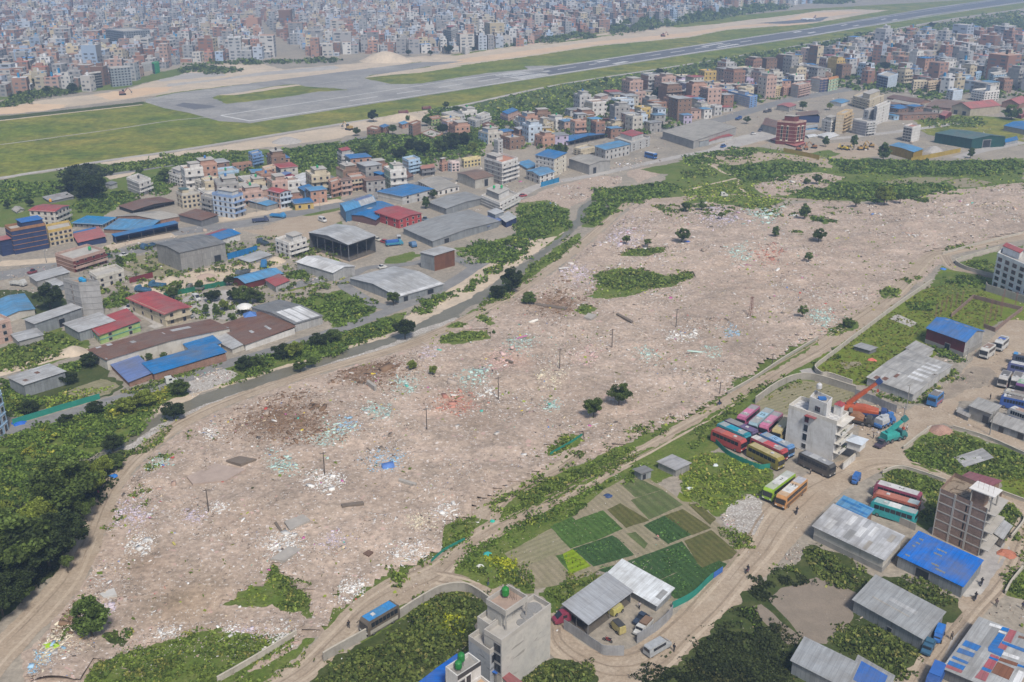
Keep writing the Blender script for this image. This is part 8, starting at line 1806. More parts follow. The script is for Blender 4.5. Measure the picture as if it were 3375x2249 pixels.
bus('c4',(1800,575),(1705,690),(.16,.05,.20),'purple bus with a green and white top',roof=(.30,.48,.33),panels=[(.05,.5,(.62,.62,.6))],grp=GS_)
bus('c4',(1860,840),(1490,755),(.58,.57,.54),'cream-roofed bus behind the blue and white bus',roof=(.58,.54,.44),panels=[(.2,.75,(.26,.22,.19))],grp=GS_)
bus('c4',(1800,900),(1450,828),(.03,.10,.40),'blue and white bus with a bare roof rack',roof=(.60,.61,.62),panels=[(.15,.8,(.22,.19,.17))],grp=GS_)
bus('c4',(1860,1090),(1570,985),(.52,.53,.54),'white and blue bus nearest the turquoise shacks',roof=(.60,.60,.59),panels=[(.2,.7,(.40,.28,.22))],low=(.02,.12,.45),grp=GS_)
bus('c4',(1880,310),(1610,262),(.06,.08,.14),'dark bus with a blue-brown roof at the frame edge',roof=(.25,.18,.12),panels=[(.75,.98,(.05,.30,.65))],low=(.03,.15,.45),grp=GS_)
bus('c4',(1860,440),(1715,410),(.10,.12,.30),'white-topped bus cut by the frame in the yard',roof=(.6,.6,.6),grp=GS_,L=9)
bus('c5',(300,345),(60,485),(.13,.105,.08),'old blue-roofed bus parked beside the weed field wall',roof=(.03,.26,.62),panels=[(.35,.75,(.06,.25,.5))],low=(.45,.42,.36),grp=GS_,L=7.4)
bus('b4',(1850,1042),(1985,1072),(.01,.13,.45),'blue bus parked on sand beyond the grey factory',roof=(.62,.64,.66),grp=GS_)
def car(fr,rear,front,c,label,kind='car',cargo=None,z=1.4,L=None):
 p,r,l=placed(fr,rear,front,z);L=L or min(max(l,3.2),9)
 cat={'suv':'car','pickup':'pickup','van':'van','truck':'truck','tempo':'three-wheeler'}.get(kind,'car')
 root=thing({'truck':'lorry','van':'van','pickup':'pickup_truck','tempo':'auto_rickshaw'}.get(kind,'car'),label,cat,p,r,'vehicles in yards and streets');pc=paint(c);h=L/2;m=MB()
 hw=.85 if kind!='truck' else 1.1
 if kind=='van':
  loft(m,[(-h,hw,.4,1.95,.74),(-h+.15,hw,.32,2.1,.76),(h-1.5,hw,.32,2.1,.76),(h-.55,hw,.32,1.25,.78),(h,hw*.92,.4,.95,.7)],pc);m.build('body',root)
  for s in(-1,1):q=MB();q.box((-.35,s*.81,1.48),(h-1.2,.05,.27),GLASS,(Vector((1,0,0)),Vector((0,1,0)),Vector((0,0,1))));q.build('side_window',root)
  q=MB();q.poly([(h-.5,-.7,1.32),(h-.5,.7,1.32),(h-1.42,.68,2.06),(h-1.42,-.68,2.06)],GLASS);q.build('windscreen',root);q=MB();q.box((-h,0,1.55),(.04,.66,.28),GLASS);q.build('rear_window',root)
 elif kind in('car','suv'):
  t_=1.45 if kind=='car' else 1.75
  loft(m,[(-h,hw*.93,.4,.9,.72),(-h+.3,hw,.3,1.0,.78),(h-.4,hw,.3,.92,.76),(h,hw*.9,.38,.75,.68)],pc)
  loft(m,[(-h+.35,.72,.95,1.0,.68),(-h+.85,.72,.95,t_,.6),(h-1.9,.72,.95,t_,.6),(h-1.15,.72,.92,.96,.68)],GLASS);m.box((-.25,0,t_+.012),(h-1.2,.58,.02),pc);m.build('body',root)
 elif kind=='tempo':
  loft(m,[(-h,.7,.35,1.75,.62),(h-.9,.7,.35,1.8,.62),(h-.3,.6,.35,1.0,.5),(h,.35,.4,.85,.3)],pc);m.build('body',root);q=MB();q.box((-.3,0,1.82),(h-.55,.66,.05),paint(cargo or(.05,.05,.05)));q.build('canopy',root)
  q=MB();q.poly([(h-.32,-.5,1.05),(h-.32,.5,1.05),(h-.86,.52,1.7),(h-.86,-.52,1.7)],GLASS);q.build('windscreen',root)
 else:
  cb=1.7 if kind=='truck' else 1.9;ch=2.3 if kind=='truck' else 1.65
  loft(m,[(h-cb,hw,.5,ch,hw*.88),(h-cb+.9,hw,.5,ch,hw*.88),(h-.15 if kind=='truck' else h-.9,hw,.5,ch*.62,hw*.86),(h,hw*.95,.5,ch*.52,hw*.84)],pc);m.build('cab',root)
  q=MB();z0=.85
  for(cx,cy,sx,sy,cz,sz)in((-cb/2,0,h-cb/2-.06,hw,z0,.08),(-cb/2,hw-.05,h-cb/2-.06,.05,z0+.35,.3),(-cb/2,-hw+.05,h-cb/2-.06,.05,z0+.35,.3),(-h+.06,0,.05,hw-.1,z0+.35,.3)):q.box((cx,cy,cz),(sx,sy,sz),pc)
  q.build('load_bed',root);q=MB();q.poly([(h-.78,-hw*.82,ch*.7),(h-.78,hw*.82,ch*.7),(h-.9,hw*.8,ch*.96),(h-.9,-hw*.8,ch*.96)]if kind=='truck' else[(h-.86,-hw*.8,1.1),(h-.86,hw*.8,1.1),(h-1.0,hw*.8,1.6),(h-1.0,-hw*.8,1.6)],GLASS);q.build('windscreen',root)
  if cargo:q=MB();q.box((-cb/2,0,z0+.55),(h-cb/2-.2,hw-.15,.45 if kind!='truck' else.9),plain('cargo_%.2f'%cargo[0],cargo,.9));q.build('cargo',root)
 wheels(root,(-h+.8,h-.75),hw*2,.33 if kind!='truck' else.48);return root
car('c6',(375,900),(215,945),(.25,.02,.06),'dark red van parked beside the grey concrete house','van',z=1.9)
car('c6',(1510,1375),(1740,1245),(.40,.42,.44),'silver minibus on the dirt road beside the tin fence','van',z=2.1,L=5.4)
car('c6',(1470,900),(1320,1020),(.02,.04,.08),'dark blue car inside the walled workshop yard','suv');car('c6',(1510,990),(1330,1170),(.60,.60,.58),'white pickup loaded with scrap in the workshop yard','pickup',(.20,.13,.09))
car('c6',(1130,1130),(1010,1010),(.50,.42,.16),'black-topped cream auto rickshaw in the workshop yard','tempo',(.04,.04,.04),L=3.4);car('c6',(1010,860),(1100,800),(.55,.5,.15),'cream vehicle half under the grey workshop roof','tempo',(.5,.45,.2),L=3.2)
car('c2',(1320,1040),(1215,1100),(.06,.04,.07),'dark purple car on the dirt road beside the teal crane','suv');car('t22',(1215,120),(1175,178),(.02,.12,.40),'small blue three-wheeler at the muddy crossing','tempo',(.02,.14,.45),L=3.6)
car('c7',(640,800),(585,940),(.01,.14,.50),'blue tractor with a flat canopy on the narrow lane','tempo',(.01,.17,.6),L=4.2);car('c7',(490,1000),(430,1110),(.03,.12,.22),'old blue-grey cart parked below the blue tractor','pickup',(.04,.12,.2),L=3.6);car('c7',(600,1390),(520,1560),(.02,.09,.33),'blue lorry beside the patchwork coloured roof','truck',(.03,.12,.4),L=6)
for a in(((870,170),(825,182),(.62,.62,.6),'white car on the main road','car'),((760,178),(715,192),(.03,.12,.10),'dark green car on the main road','suv'),((245,285),(190,300),(.20,.03,.04),'dark red car on the main road','suv'),((75,370),(175,380),(.55,.55,.53),'white lorry parked at the roadside by the grey sheds','truck'),((1010,425),(955,415),(.05,.16,.30),'small blue lorry beside the maroon fence','truck'),((1115,390),(1050,385),(.04,.15,.28),'blue tipper lorry beside the sand heap','truck'),((1815,270),(1820,225),(.03,.20,.45),'bright blue lorry in front of the white stepped house','truck'),((1840,105),(1780,85),(.05,.09,.14),'dark lorry in the depot behind the tall dark warehouse','truck'),((1050,110),(985,128),(.03,.10,.20),'blue lorry on the main road by the shops','truck'),((1335,465),(1370,485),(.60,.60,.59),'white van under the trees in the gravel yard','van'),((1580,475),(1630,460),(.03,.04,.10),'dark blue car under the trees in the gravel yard','car'),((1320,590),(1280,605),(.35,.37,.38),'silver car beside the cream red-roofed building','car'),((905,530),(860,545),(.60,.60,.58),'white jeep at the green hedge','suv'),((1150,1048),(1208,1036),(.62,.64,.62),'white van parked on the river road','van'),((1400,410),(1290,405),(.20,.20,.19),'dull grey lorry in the depot yard','truck'),((1690,295),(1650,310),(.10,.12,.14),'dark lorry beside the pinkish sand','truck')):
 car('t01',*a[:4],a[4],L=6 if a[4]=='truck' else None)
for a in(((255,262),(310,252),(.62,.62,.6),'white car parked on the side road','car'),((275,78),(325,92),(.40,.05,.06),'red and white car beside the open storage shed','car'),((230,62),(268,75),(.6,.58,.5),'cream car beside the open storage shed','car'),((395,60),(400,80),(.55,.56,.57),'white van near the largest warehouse','van'),((480,100),(505,118),(.04,.14,.30),'small blue lorry near the largest warehouse','truck')):car('t11',*a[:4],a[4])
car('t11',(330,105),(398,98),(.03,.26,.40),'bright turquoise box lorry in the dusty yard','truck',(.03,.28,.42),L=7)
for fr,r_,f_,c_,l_,k_ in(('b2',(1180,1455),(1285,1445),(.04,.06,.14),'dark blue lorry on the main road by the blue pale house','truck'),('b2',(1410,1385),(1540,1395),(.03,.25,.55),'bright blue tarped lorry on the main road','truck'),('b2',(2050,1430),(2130,1460),(.64,.64,.63),'white minibus turning off the main road','van'),('b2',(2100,1105),(2210,1130),(.4,.42,.45),'silver car parked below the salmon house','car'),('b3',(1120,1425),(1205,1440),(.20,.27,.36),'blue-white car beside the red building','suv'),('b5',(535,1255),(590,1235),(.02,.10,.36),'little blue car on the concrete apron','suv'),('b5',(745,880),(800,860),(.03,.10,.30),'blue lorry on the upper main road','truck'),('b5',(1140,775),(1200,765),(.08,.08,.10),'dark bus-like lorry at the upper junction','truck'),('b5',(1050,1035),(1120,1020),(.10,.12,.2),'dark car parked beside the red tower','suv'),('b5',(950,1075),(1000,1070),(.6,.6,.6),'white car near the tyre yard','car'),('t10',(395,772),(460,768),(.20,.05,.07),'maroon tipper lorry on the airfield track','truck'),('t10',(555,745),(618,738),(.22,.06,.08),'second maroon tipper lorry further up the airfield track','truck'),('t20',(265,1335),(310,1335),(.62,.61,.58),'white van standing alone on the green meadow','van'),('t10',(1230,1340),(1275,1332),(.35,.05,.06),'red car near the stepped white apartment house','car')):car(fr,r_,f_,c_,l_,k_,(.2,.12,.1)if 'tipper' in l_ else None,L=7 if k_=='truck' else None)
def crane(fr,rear,front,tip,tz,c,bc,label,L=10):
 p,r,l=placed(fr,rear,front,2.0);root=thing('mobile_crane',label,'crane',p,r,'mobile cranes');h=L/2;m=MB();pc,dk=paint(c),paint(bc)
 m.box((0,0,.95),(h,1.2,.3),dk);m.build('chassis',root);m=MB();loft(m,[(h-2,1.2,.9,2.5,1.05),(h-.9,1.2,.9,2.5,1.05),(h,1.15,.9,1.7,1.0)],dk);m.box((h-.5,0,2.0),(.1,.9,.25),GLASS);m.build('cab',root)
 m=MB();loft(m,[(-h+.6,1.2,1.3,2.6,1.0),(0,1.2,1.3,2.9,1.0),(h-2.6,1.1,1.3,2.2,.9)],pc);m.build('turret',root)
 t_=ground_at(fr,*tip,tz)-p;t_=Matrix.Rotation(-r,3,'Z')@t_;a=Vector((-h+1.6,0,2.7));m=MB();d=(t_-a).normalized();u=d.cross(Vector((0,0,1))).normalized();n=u.cross(d);ln=(t_-a).length
 m.box(a+d*ln*.3,(ln*.3,.42,.5),pc,(d,u,n));m.box(a+d*ln*.78,(ln*.2,.33,.38),pc,(d,u,n));m.build('boom',root);m=MB();m.box(t_,(.7,.45,.6),dk,(d,u,n));m.build('boom_head',root)
 m=MB();m.bar(t_,t_-Vector((0,0,2.4)),.05,DARK,4);m.box(t_-Vector((0,0,2.6)),(.25,.25,.35),paint((.5,.08,.04)));m.build('hook',root);m=MB();m.bar(a+Vector((1.6,0,-.6)),a+d*ln*.4,.14,STEEL,6);m.build('lift_cylinder',root)
 wheels(root,(-h+1,-h+2.4,h-2.6,h-1),2.4,.6)
crane('c2',(860,590),(1235,640),(1245,240),9.5,(.50,.09,.02),(.02,.06,.22),'orange and dark blue mobile crane with its boom raised over the white house yard',12)
crane('c2',(1335,985),(1545,925),(1600,755),6.0,(.02,.36,.33),(.03,.20,.20),'turquoise mobile crane at the roadside',7.5);crane('c2',(1245,790),(1400,720),(1400,700),3.0,(.5,.52,.55),(.03,.17,.5),'small white and blue crane lorry in the scrap yard',6.5);crane('c2',(860,700),(1060,740),(850,640),4.0,(.30,.14,.06),(.05,.045,.04),'rusty brown dismantled crane beside the orange crane',8)
def digger(fr,x,y,c,label,s=1.0,rot=.4):
 g=ground_at(fr,x,y);root=thing('excavator',label,'excavator',(g.x,g.y,0),rot,'diggers and rollers');pc=paint(c)
 m=MB();[m.box((0,k*s,.45*s),(1.9*s,.35*s,.45*s),DARK)for k in(-1,1)];m.build('tracks',root);m=MB();loft(m,[(-1.8*s,1.2*s,1.0*s,2.2*s,1.1*s),(.2*s,1.2*s,1.0*s,2.3*s,1.1*s),(1.2*s,1.1*s,1.0*s,1.6*s,1.0*s)],pc);m.box((.5*s,.6*s,2.4*s),(.6*s,.5*s,.7*s),GLASS);m.build('body',root)
 m=MB();m.bar((1*s,0,1.6*s),(3.4*s,0,4.2*s),.28*s,pc,5);m.bar((3.4*s,0,4.2*s),(5*s,0,2.0*s),.22*s,pc,5);m.box((5.1*s,0,1.5*s),(.4*s,.5*s,.5*s),STEEL);m.build('arm',root)
for k,(x,y,c,l)in enumerate(((800,1038,(.30,.10,.05),'rust-red digger at the left end of the plant yard row'),(850,1030,(.50,.20,.06),'faded orange digger in the plant yard'),(905,1022,(.35,.16,.05),'brown digger beside the faded orange one'),(1095,1030,(.62,.45,.02),'bright yellow roller in the plant yard'),(1130,1035,(.64,.46,.02),'second bright yellow machine right of the yellow roller'),(1225,1035,(.45,.26,.04),'ochre loader beside the bare tree'),(1262,1030,(.48,.30,.05),'ochre digger right of the loader'),(1300,1015,(.40,.24,.05),'dusty yellow digger behind the ochre one'))):digger('t20',x,y,c,l,.85,k*1.3)
digger('r2',866,185,(.30,.12,.10),'lone red-brown digger on the sand strip',1.3);digger('b7',1690,1312,(.25,.12,.10),'dark digger on the orange earth by the city',1.3);digger('b3',110,225,(.45,.30,.08),'yellow digger on the pale bank by the brick house',1.2,2.5)
def plane(fr,x,y,rot,label,s=1.0):
 g=ground_at(fr,x,y);root=thing('aeroplane',label,'aeroplane',(g.x,g.y,0),rot);wm=plain('aircraft_white',(.7,.7,.7),.4,0,.05);m=MB();m.bar((-14*s,0,4.4*s),(13*s,0,3.6*s),1.5*s,wm,12,1.9*s);m.bar((13*s,0,3.6*s),(16.5*s,0,3.3*s),1.9*s,wm,12,.5*s);m.build('fuselage',root)
 for k in(-1,1):m=MB();m.prism([(3*s,k*1.5*s),(-1*s,k*1.5*s),(-5*s,k*15*s),(-3*s,k*15*s)],3.0*s,3.3*s,wm,bottom=True);m.bar((1.5*s,k*5*s,2.4*s),(-1*s,k*5*s,2.4*s),.9*s,STEEL,8);m.build('wing',root)
 m=MB();[m.poly(q if f else q[::-1],plain('tail_red',(.40,.30,.32),.5))for f in(0,1)for q in([(-9*s,.12*(f*2-1),5.4*s),(-14*s,.12*(f*2-1),5.4*s),(-16*s,.12*(f*2-1),12*s),(-13.5*s,.12*(f*2-1),12*s)],)];m.build('tail_fin',root)
 m=MB();[m.bar((x_*s,y_*s,0),(x_*s,y_*s,2.4*s),.3*s,DARK,6)for x_,y_ in((10,0),(-1,2.5),(-1,-2.5))];m.build('landing_gear',root)
plane('r1',195,212,2.4,'white airliner standing on the dark apron beyond the runway',.7);plane('t20',395,82,1.3,'white tail and body of an airliner among the far trees',.9)
def wall_line(fr,pts,h,mat,label,th=.22,cap=None,name='boundary_wall',cat='wall',top=False,smooth=True,grp='boundary walls'):
 P=[ground_at(fr,x,y,h if top else 0)for x,y in pts]
 for p in P:p.z=0
 if smooth and len(P)>2:P=spline(P,sub=5)
 O=P[0].copy();mb,mc=MB(),MB()
 for i,(a,b)in enumerate(zip(P,P[1:])):
  d=b-a
  if d.length<.05:continue
  u=d.normalized();n=Vector((-u.y,u.x,0));e=.5*th*.6;hh=h*(1+.03*mnoise.noise(Vector((a.x*.3,a.y*.3,5))))
  mb.box((a+b)/2-O+Vector((0,0,hh/2-.15+.0015*(i%2))),(d.length/2+e,th/2+.0015*(i%3),hh/2+.15),mat,(u,n,Vector((0,0,1))))
  if cap:mc.box((a+b)/2-O+Vector((0,0,hh+.04+.003*(i%2))),(d.length/2+e,th/2+.05+.0015*(i%3),.05),cap,(u,n,Vector((0,0,1))))
 root=thing(name,label,cat,(O.x,O.y,0),0,grp);mb.build('wall' if name=='boundary_wall' else 'panels',root)
 if cap:mc.build('coping',root)
 MARKS.append((P[len(P)//2],short(label)))
WPL,WCO,WBR,WTN=wall_mat((.42,.39,.34)),wall_mat((.33,.31,.28)),wall_mat((.26,.17,.135),'brick'),wall_mat((.33,.34,.36),'tin')
CAPM=plain('wall_coping',(.47,.43,.36),.9,0,.3)
wl=wall_line
wl('t21',[(1715,385),(1480,545),(1200,755),(1010,900),(925,965),(912,995),(955,1030),(1010,1035),(1165,1088)],1.5,WPL,'long pale wall curving round the bright green meadow',cap=CAPM)
wl('t21',[(500,1215),(640,1115),(760,1060),(860,1050),(980,1075),(1190,1142)],2.0,WCO,'concrete wall curving around the dry pen behind the buses',cap=CAPM)
wl('t21',[(310,1150),(480,1055),(700,910),(930,772)],.9,WCO,'low broken wall between the rubble and the dirt road',cap=CAPM);wl('t21',[(1790,188),(2000,130),(2352,42)],.9,WPL,'low wall along the upper edge of the far dirt road',cap=CAPM)
wl('t21',[(2180,150),(1960,215),(1890,240),(1885,255),(1960,295),(2150,348)],1.3,WPL,'pale wall in a hairpin bend at the fork of the dirt road',cap=CAPM)
wl('t12',[(-120,1425),(0,1355),(300,1188),(600,1000),(720,948),(850,940),(950,988),(1050,1060),(1180,1140)],1.9,WCO,'tall concrete wall curving around the dark weed field',cap=CAPM);wl('t12',[(-850,1567),(-560,1400),(-310,1245)],1.1,WPL,'straight pale wall along the littered verge',cap=CAPM)
wl('t21',[(1520,1530),(1620,1450),(1710,1385)],.8,WPL,'low pale wall below the crushed brick heap',cap=CAPM);wl('t21',[(1860,1385),(2100,1460),(2352,1570)],.8,WPL,'low wall along the lane opposite the shacks',cap=CAPM)
wl('t22',[(1375,130),(1490,95),(1620,125),(1810,190)],.8,WPL,'low curved wall behind the white-roofed coach',cap=CAPM);wl('t22',[(2160,255),(2352,325)],.8,WPL,'low wall along the back lane behind the brick tower',cap=CAPM);wl('t22',[(2352,430),(2340,480),(2262,578)],.8,WPL,'low wall bending round the dark weeds at the frame edge',cap=CAPM);wl('t22',[(2222,960),(2260,890),(2340,790)],.8,WPL,'low wall beside the narrow lane at the frame edge',cap=CAPM)
wl('c6',[(330,1012),(500,1120),(680,1240),(800,1320),(900,1372),(1160,1378)],2.1,WTN,'curved grey tin fence along the workshop yard',.08,None,'tin_fence','fence',True);wl('c6',[(1340,1205),(1400,1175),(1600,1050),(1720,950),(1790,880),(1832,810)],2.1,WTN,'bent grey tin fence on the road side of the workshop',.08,None,'tin_fence','fence',True)
wl('c2',[(920,345),(1180,440),(1330,510),(1492,572)],2.1,WTN,'grey tin fence behind the orange crane',.08,None,'tin_fence','fence',True,False);wl('c2',[(755,1365),(920,1230)],1.8,wall_mat(W['white']),'short white garden wall beside the white house',cap=CAPM,top=True)
wl('t21',[(1850,620),(2000,490),(2170,535),(2338,575),(2250,640),(2150,720),(2075,692)],1.4,WBR,'brick enclosure wall around the rebar plot',smooth=False);wl('t21',[(2085,425),(2090,440),(2250,490),(2420,545)],2.6,WCO,'high grey wall around the white five-storey block',smooth=False);wl('t22',[(1310,375),(1450,455),(1600,520)],1.6,WCO,'bare concrete block wall in front of the turquoise coach',smooth=False)
NET=plain('green_net',(.02,.22,.17),.8,0,.3);BNET=plain('blue_net',(.04,.14,.45),.8)
wl('t01',[(90,1360),(290,1300),(490,1240),(690,1182)],1.6,NET,'green shade-net fence beside the river road',.06,None,'net_fence','fence');wl('t12',[(2280,1060),(2420,985),(2520,890),(2560,855)],1.5,NET,'sagging turquoise net fence beside the crop plots',.08,None,'net_fence','fence');wl('t12',[(2565,850),(2625,808)],1.3,BNET,'short blue net beside the turquoise net fence',.08,None,'net_fence','fence')
wl('c1',[(380,690),(490,800),(620,920),(830,1030),(1050,1115),(1200,1105),(1310,1100)],1.3,NET,'drooping dark green net in front of the parked coaches',.06,None,'net_fence','fence');wl('t12',[(620,740),(700,670),(790,620),(850,590)],.7,NET,'torn green net at the road junction',.06,None,'net_fence','fence');wl('t11',[(1440,1567),(1560,1500),(1660,1435)],.7,NET,'low green net along the rubble verge',.06,None,'net_fence','fence')
wl('b5',[(1390,1345),(1640,1395),(1880,1450)],2.4,wall_mat((.40,.29,.06),'tin'),'mustard yellow sheet fence around the plant yard',.08,None,'tin_fence','fence');wl('t20',[(1570,1118),(1740,1085),(1912,1050)],2.4,wall_mat((.40,.29,.06),'tin'),'yellow sheet fence right of the yellow warehouse',.08,None,'tin_fence','fence')
wl('t01',[(1570,222),(1775,165)],2.4,wall_mat((.02,.20,.50),'tin'),'bright blue sheet fence behind the dark warehouse yard',.08,None,'tin_fence','fence',False,False);wl('b4',[(400,1535),(650,1465)],2.4,wall_mat((.03,.24,.48),'tin'),'blue sheet fence below the light blue factory roof',.08,None,'tin_fence','fence');wl('t01',[(895,385),(1055,345)],2.0,wall_mat((.20,.04,.05),'tin'),'dark red sheet fence beside the small blue lorry',.08,None,'tin_fence','fence');wl('t01',[(1130,485),(1350,440),(1560,400)],1.8,wall_mat((.02,.16,.10),'tin'),'dark green sheet fence around the gravel yard',.08,None,'tin_fence','fence')
def pole(fr,x,y,ytop,label,arms=1,mat=None,lat=False):
 h=height_of(fr,x,ytop,y);g=ground_at(fr,x,y);root=thing('utility_pole',label,'pole',(g.x,g.y,0),.4,'poles');m=MB();mt=mat or plain('dark_pole',(.10,.085,.075),.9)
 if lat:
  for dx,dy in((-.5,-.5),(.5,-.5),(.5,.5),(-.5,.5)):m.bar((dx,dy,0),(dx*.4,dy*.4,h),.06,mt,4)
  for k in range(6):
   z=h*k/6;f=.5-.05*k;m.bar((-f,-f,z),(f,-f,z+h/6),.04,mt,4);m.bar((f,f,z),(-f,f,z+h/6),.04,mt,4)
 else:m.bar((0,0,-.2),(0,0,h),.15,mt,7,.10)
 m.build('post',root);m=MB()
 for k in range(arms):m.box((0,0,h-.3-.6*k),(.75,.06,.06),mt);[m.bar((s*.6,0,h-.25-.6*k),(s*.6,0,h-.05-.6*k),.06,CONCL,5)for s in(-1,1)]
 m.build('crossarm',root);MARKS.append((g,label))
RDW=plain('reddish_iron',(.24,.12,.10),.9)
for fr,x,y,yt,l,lat in(('t11',590,1405,1245,'dark pole standing in a heap of dark scrap',0),('t11',1082,1190,1030,'dark pole beside the reddish rubble',0),('t11',1504,985,835,'dark pole above the dirt tracks',0),('t11',1864,835,700,'slim pole near the sunken concrete pit',0),('t11',2306,690,560,'slim pole at the edge of the bare ground',0),('t21',468,612,478,'reddish lattice mast in the open rubble',1),('t21',255,1150,1066,'short pole beside the low broken wall',0),('t21',617,940,868,'short pole near the low wall and weeds',0),('t02',1440,405,235,'leaning-looking dark pole beside a pile of white blocks',0),('t02',2238,140,-20,'dark pole near the pale blue debris',0),('t21',1540,1255,1080,'concrete power pole at the corner of the tin fence',0),('c4',1285,1380,1050,'concrete power pole in front of the rusty shacks',0),('c4',965,390,195,'concrete power pole beside the dark red shed yard',0),('c4',515,690,545,'thin pole along the long low shed',0),('c4',118,1140,960,'power pole at the turquoise crane',0),('b2',1185,1360,1200,'street pole beside the roadside workshop',0),('b2',2060,1330,1160,'street pole beside the parked silver car',0),('t01',320,245,160,'street pole on the pavement by the brick house',0),('b4',870,985,860,'steel pole in front of the open market hall',0),('b4',1047,920,770,'white telecom pole at the open market hall',0),('t20',295,855,800,'street pole on the upper main road',0)):pole(fr,x,y,yt,l,1,(RDW if lat else CONC if 'power' in l or 'street' in l else None),bool(lat))
for k,(x,y)in enumerate(((1740,625),(1775,600),(1810,575),(1845,560),(1880,545),(1920,535),(2075,680),(2110,660),(2150,640),(2190,615),(2120,590),(2190,560),(2205,520),(2290,540))):
 h=5.0;g=ground_at('t21',x,y);m=MB();[m.bar((dx,dy,0),(dx*1.2,dy*1.2,h),.035,RDW,4)for dx,dy in((-.15,-.15),(.15,-.15),(.15,.15),(-.15,.15))];o=m.build('rebar_column');o.location=g;tag(o,'upright bundle of rusty rebar around the brick-walled plot','rebar','rebar columns of the building plot')
def cloth(fr,x,y,r,c,label,name='tarpaulin',h=.35):
 g=ground_at(fr,x,y);rn=random.Random(int(x*7+y));m=MB();mt=plain('cloth_%.2f_%.2f_%.2f'%tuple(c),c,.7,0,.15,2);n=11
 R0=[Vector((math.cos(2*math.pi*k/n)*r*rn.uniform(.6,1.2),math.sin(2*math.pi*k/n)*r*rn.uniform(.5,1.0),.05))for k in range(n)];R1=[p*.55+Vector((0,0,h*rn.uniform(.6,1.2)))for p in R0]
 for k in range(n):m.poly([R0[k],R0[(k+1)%n],R1[(k+1)%n],R1[k]],mt,smooth=True)
 m.poly(R1,mt);o=m.build(name);o.location=(g.x,g.y,gz(g.x,g.y));tag(o,label,'tarpaulin')
for a in(('t02',362,1322,1.9,(.35,.55,.03),'lime green tarpaulin on the littered slope'),('t02',440,1288,1.1,(.42,.12,.36),'magenta plastic sheet beside the lime green one'),('t02',325,1390,1.4,(.55,.46,.30),'cream sheet below the lime green tarpaulin'),('t02',785,148,1.2,(.02,.16,.5),'blue plastic sheet in the bushes by the dirt track'),('t02',552,545,.8,(.03,.2,.5),'small blue bag under the dark trees'),('t21',1305,915,1.6,(.62,.16,.12),'coral red tarpaulin on the bright green meadow'),('t21',475,808,1.3,(.62,.18,.12),'coral red patch of cloth alone in the rubble'),('t21',1795,288,1.6,(.06,.2,.6),'blue and white litter heap at the dirt road fork'),('t21',25,98,2.2,(.03,.1,.42),'dark blue sheet below the compact round tree'),('t21',445,268,2.0,(.35,.08,.2),'crimson cloth in the middle of the rubble'),('t21',705,842,1.1,(.68,.68,.67),'white slab of plastic near the low wall'),('t11',1665,716,1.0,(.35,.05,.08),'dark red cloth near the concrete pit'),('t11',1352,993,1.2,(.45,.10,.09),'brick-red cloth on the rubble'),('t11',1100,1028,.8,(.03,.2,.6),'small blue sheet beside a dark pole'),('t11',1190,1065,.8,(.6,.5,.04),'yellow sacks in the rubble'),('t11',2195,552,1.6,(.62,.56,.42),'cream board lying on bare ground'),('t11',1300,820,1.0,(.66,.64,.6),'white slab standing in the rubble'),('t12',1005,685,1.0,(.04,.34,.32),'turquoise sheet in the weeds by the road'),('t12',1040,460,.7,(.03,.42,.33),'turquoise rag at the road junction'),('t12',960,770,.9,(.66,.65,.63),'white sheet in the bright weeds'),('t12',1840,285,1.1,(.03,.06,.15),'dark blue tarpaulin bundle at the edge of the plots'),('t22',45,235,.9,(.6,.64,.68),'white and blue sheet in the grass left of the lime coach'),('t22',225,75,.7,(.55,.6,.62),'white cloth hanging in the tall grass'),('t22',2230,680,2.2,(.42,.16,.10),'orange-red brick dust heap on the lane'),('t01',130,1350,2.0,(.02,.12,.5),'blue tarpaulin at the end of the green net fence')):cloth(*a)
g=ground_at('t01',1690,600);root=thing('dome','white parasol-like dome on a post in the courtyard compound','dome',(g.x,g.y,0));m=MB();m.lathe((0,0,0),[(2.6,2.6),(2.4,3.0),(1.4,3.5),(.1,3.8)],plain('white_dome',(.66,.65,.63),.6),18);m.build('canopy',root);m=MB();m.bar((0,0,0),(0,0,2.8),.15,STEEL);m.build('post',root)
g=ground_at('t01',1730,650);root=thing('tent','small blue pyramid tent beside the white dome','tent',(g.x,g.y,0),.3);m=MB();q=[(-2.2,-2.2,2.2),(2.2,-2.2,2.2),(2.2,2.2,2.2),(-2.2,2.2,2.2)];[m.poly([q[k],q[(k+1)%4],(0,0,3.6)],plain('tent_blue',(.08,.18,.45),.7))for k in range(4)];m.build('roof',root);m=MB();[m.bar((x_*.93,y_*.93,0),(x_*.93,y_*.93,2.25),.07,STEEL,5)for x_,y_,z_ in q];m.build('posts',root)
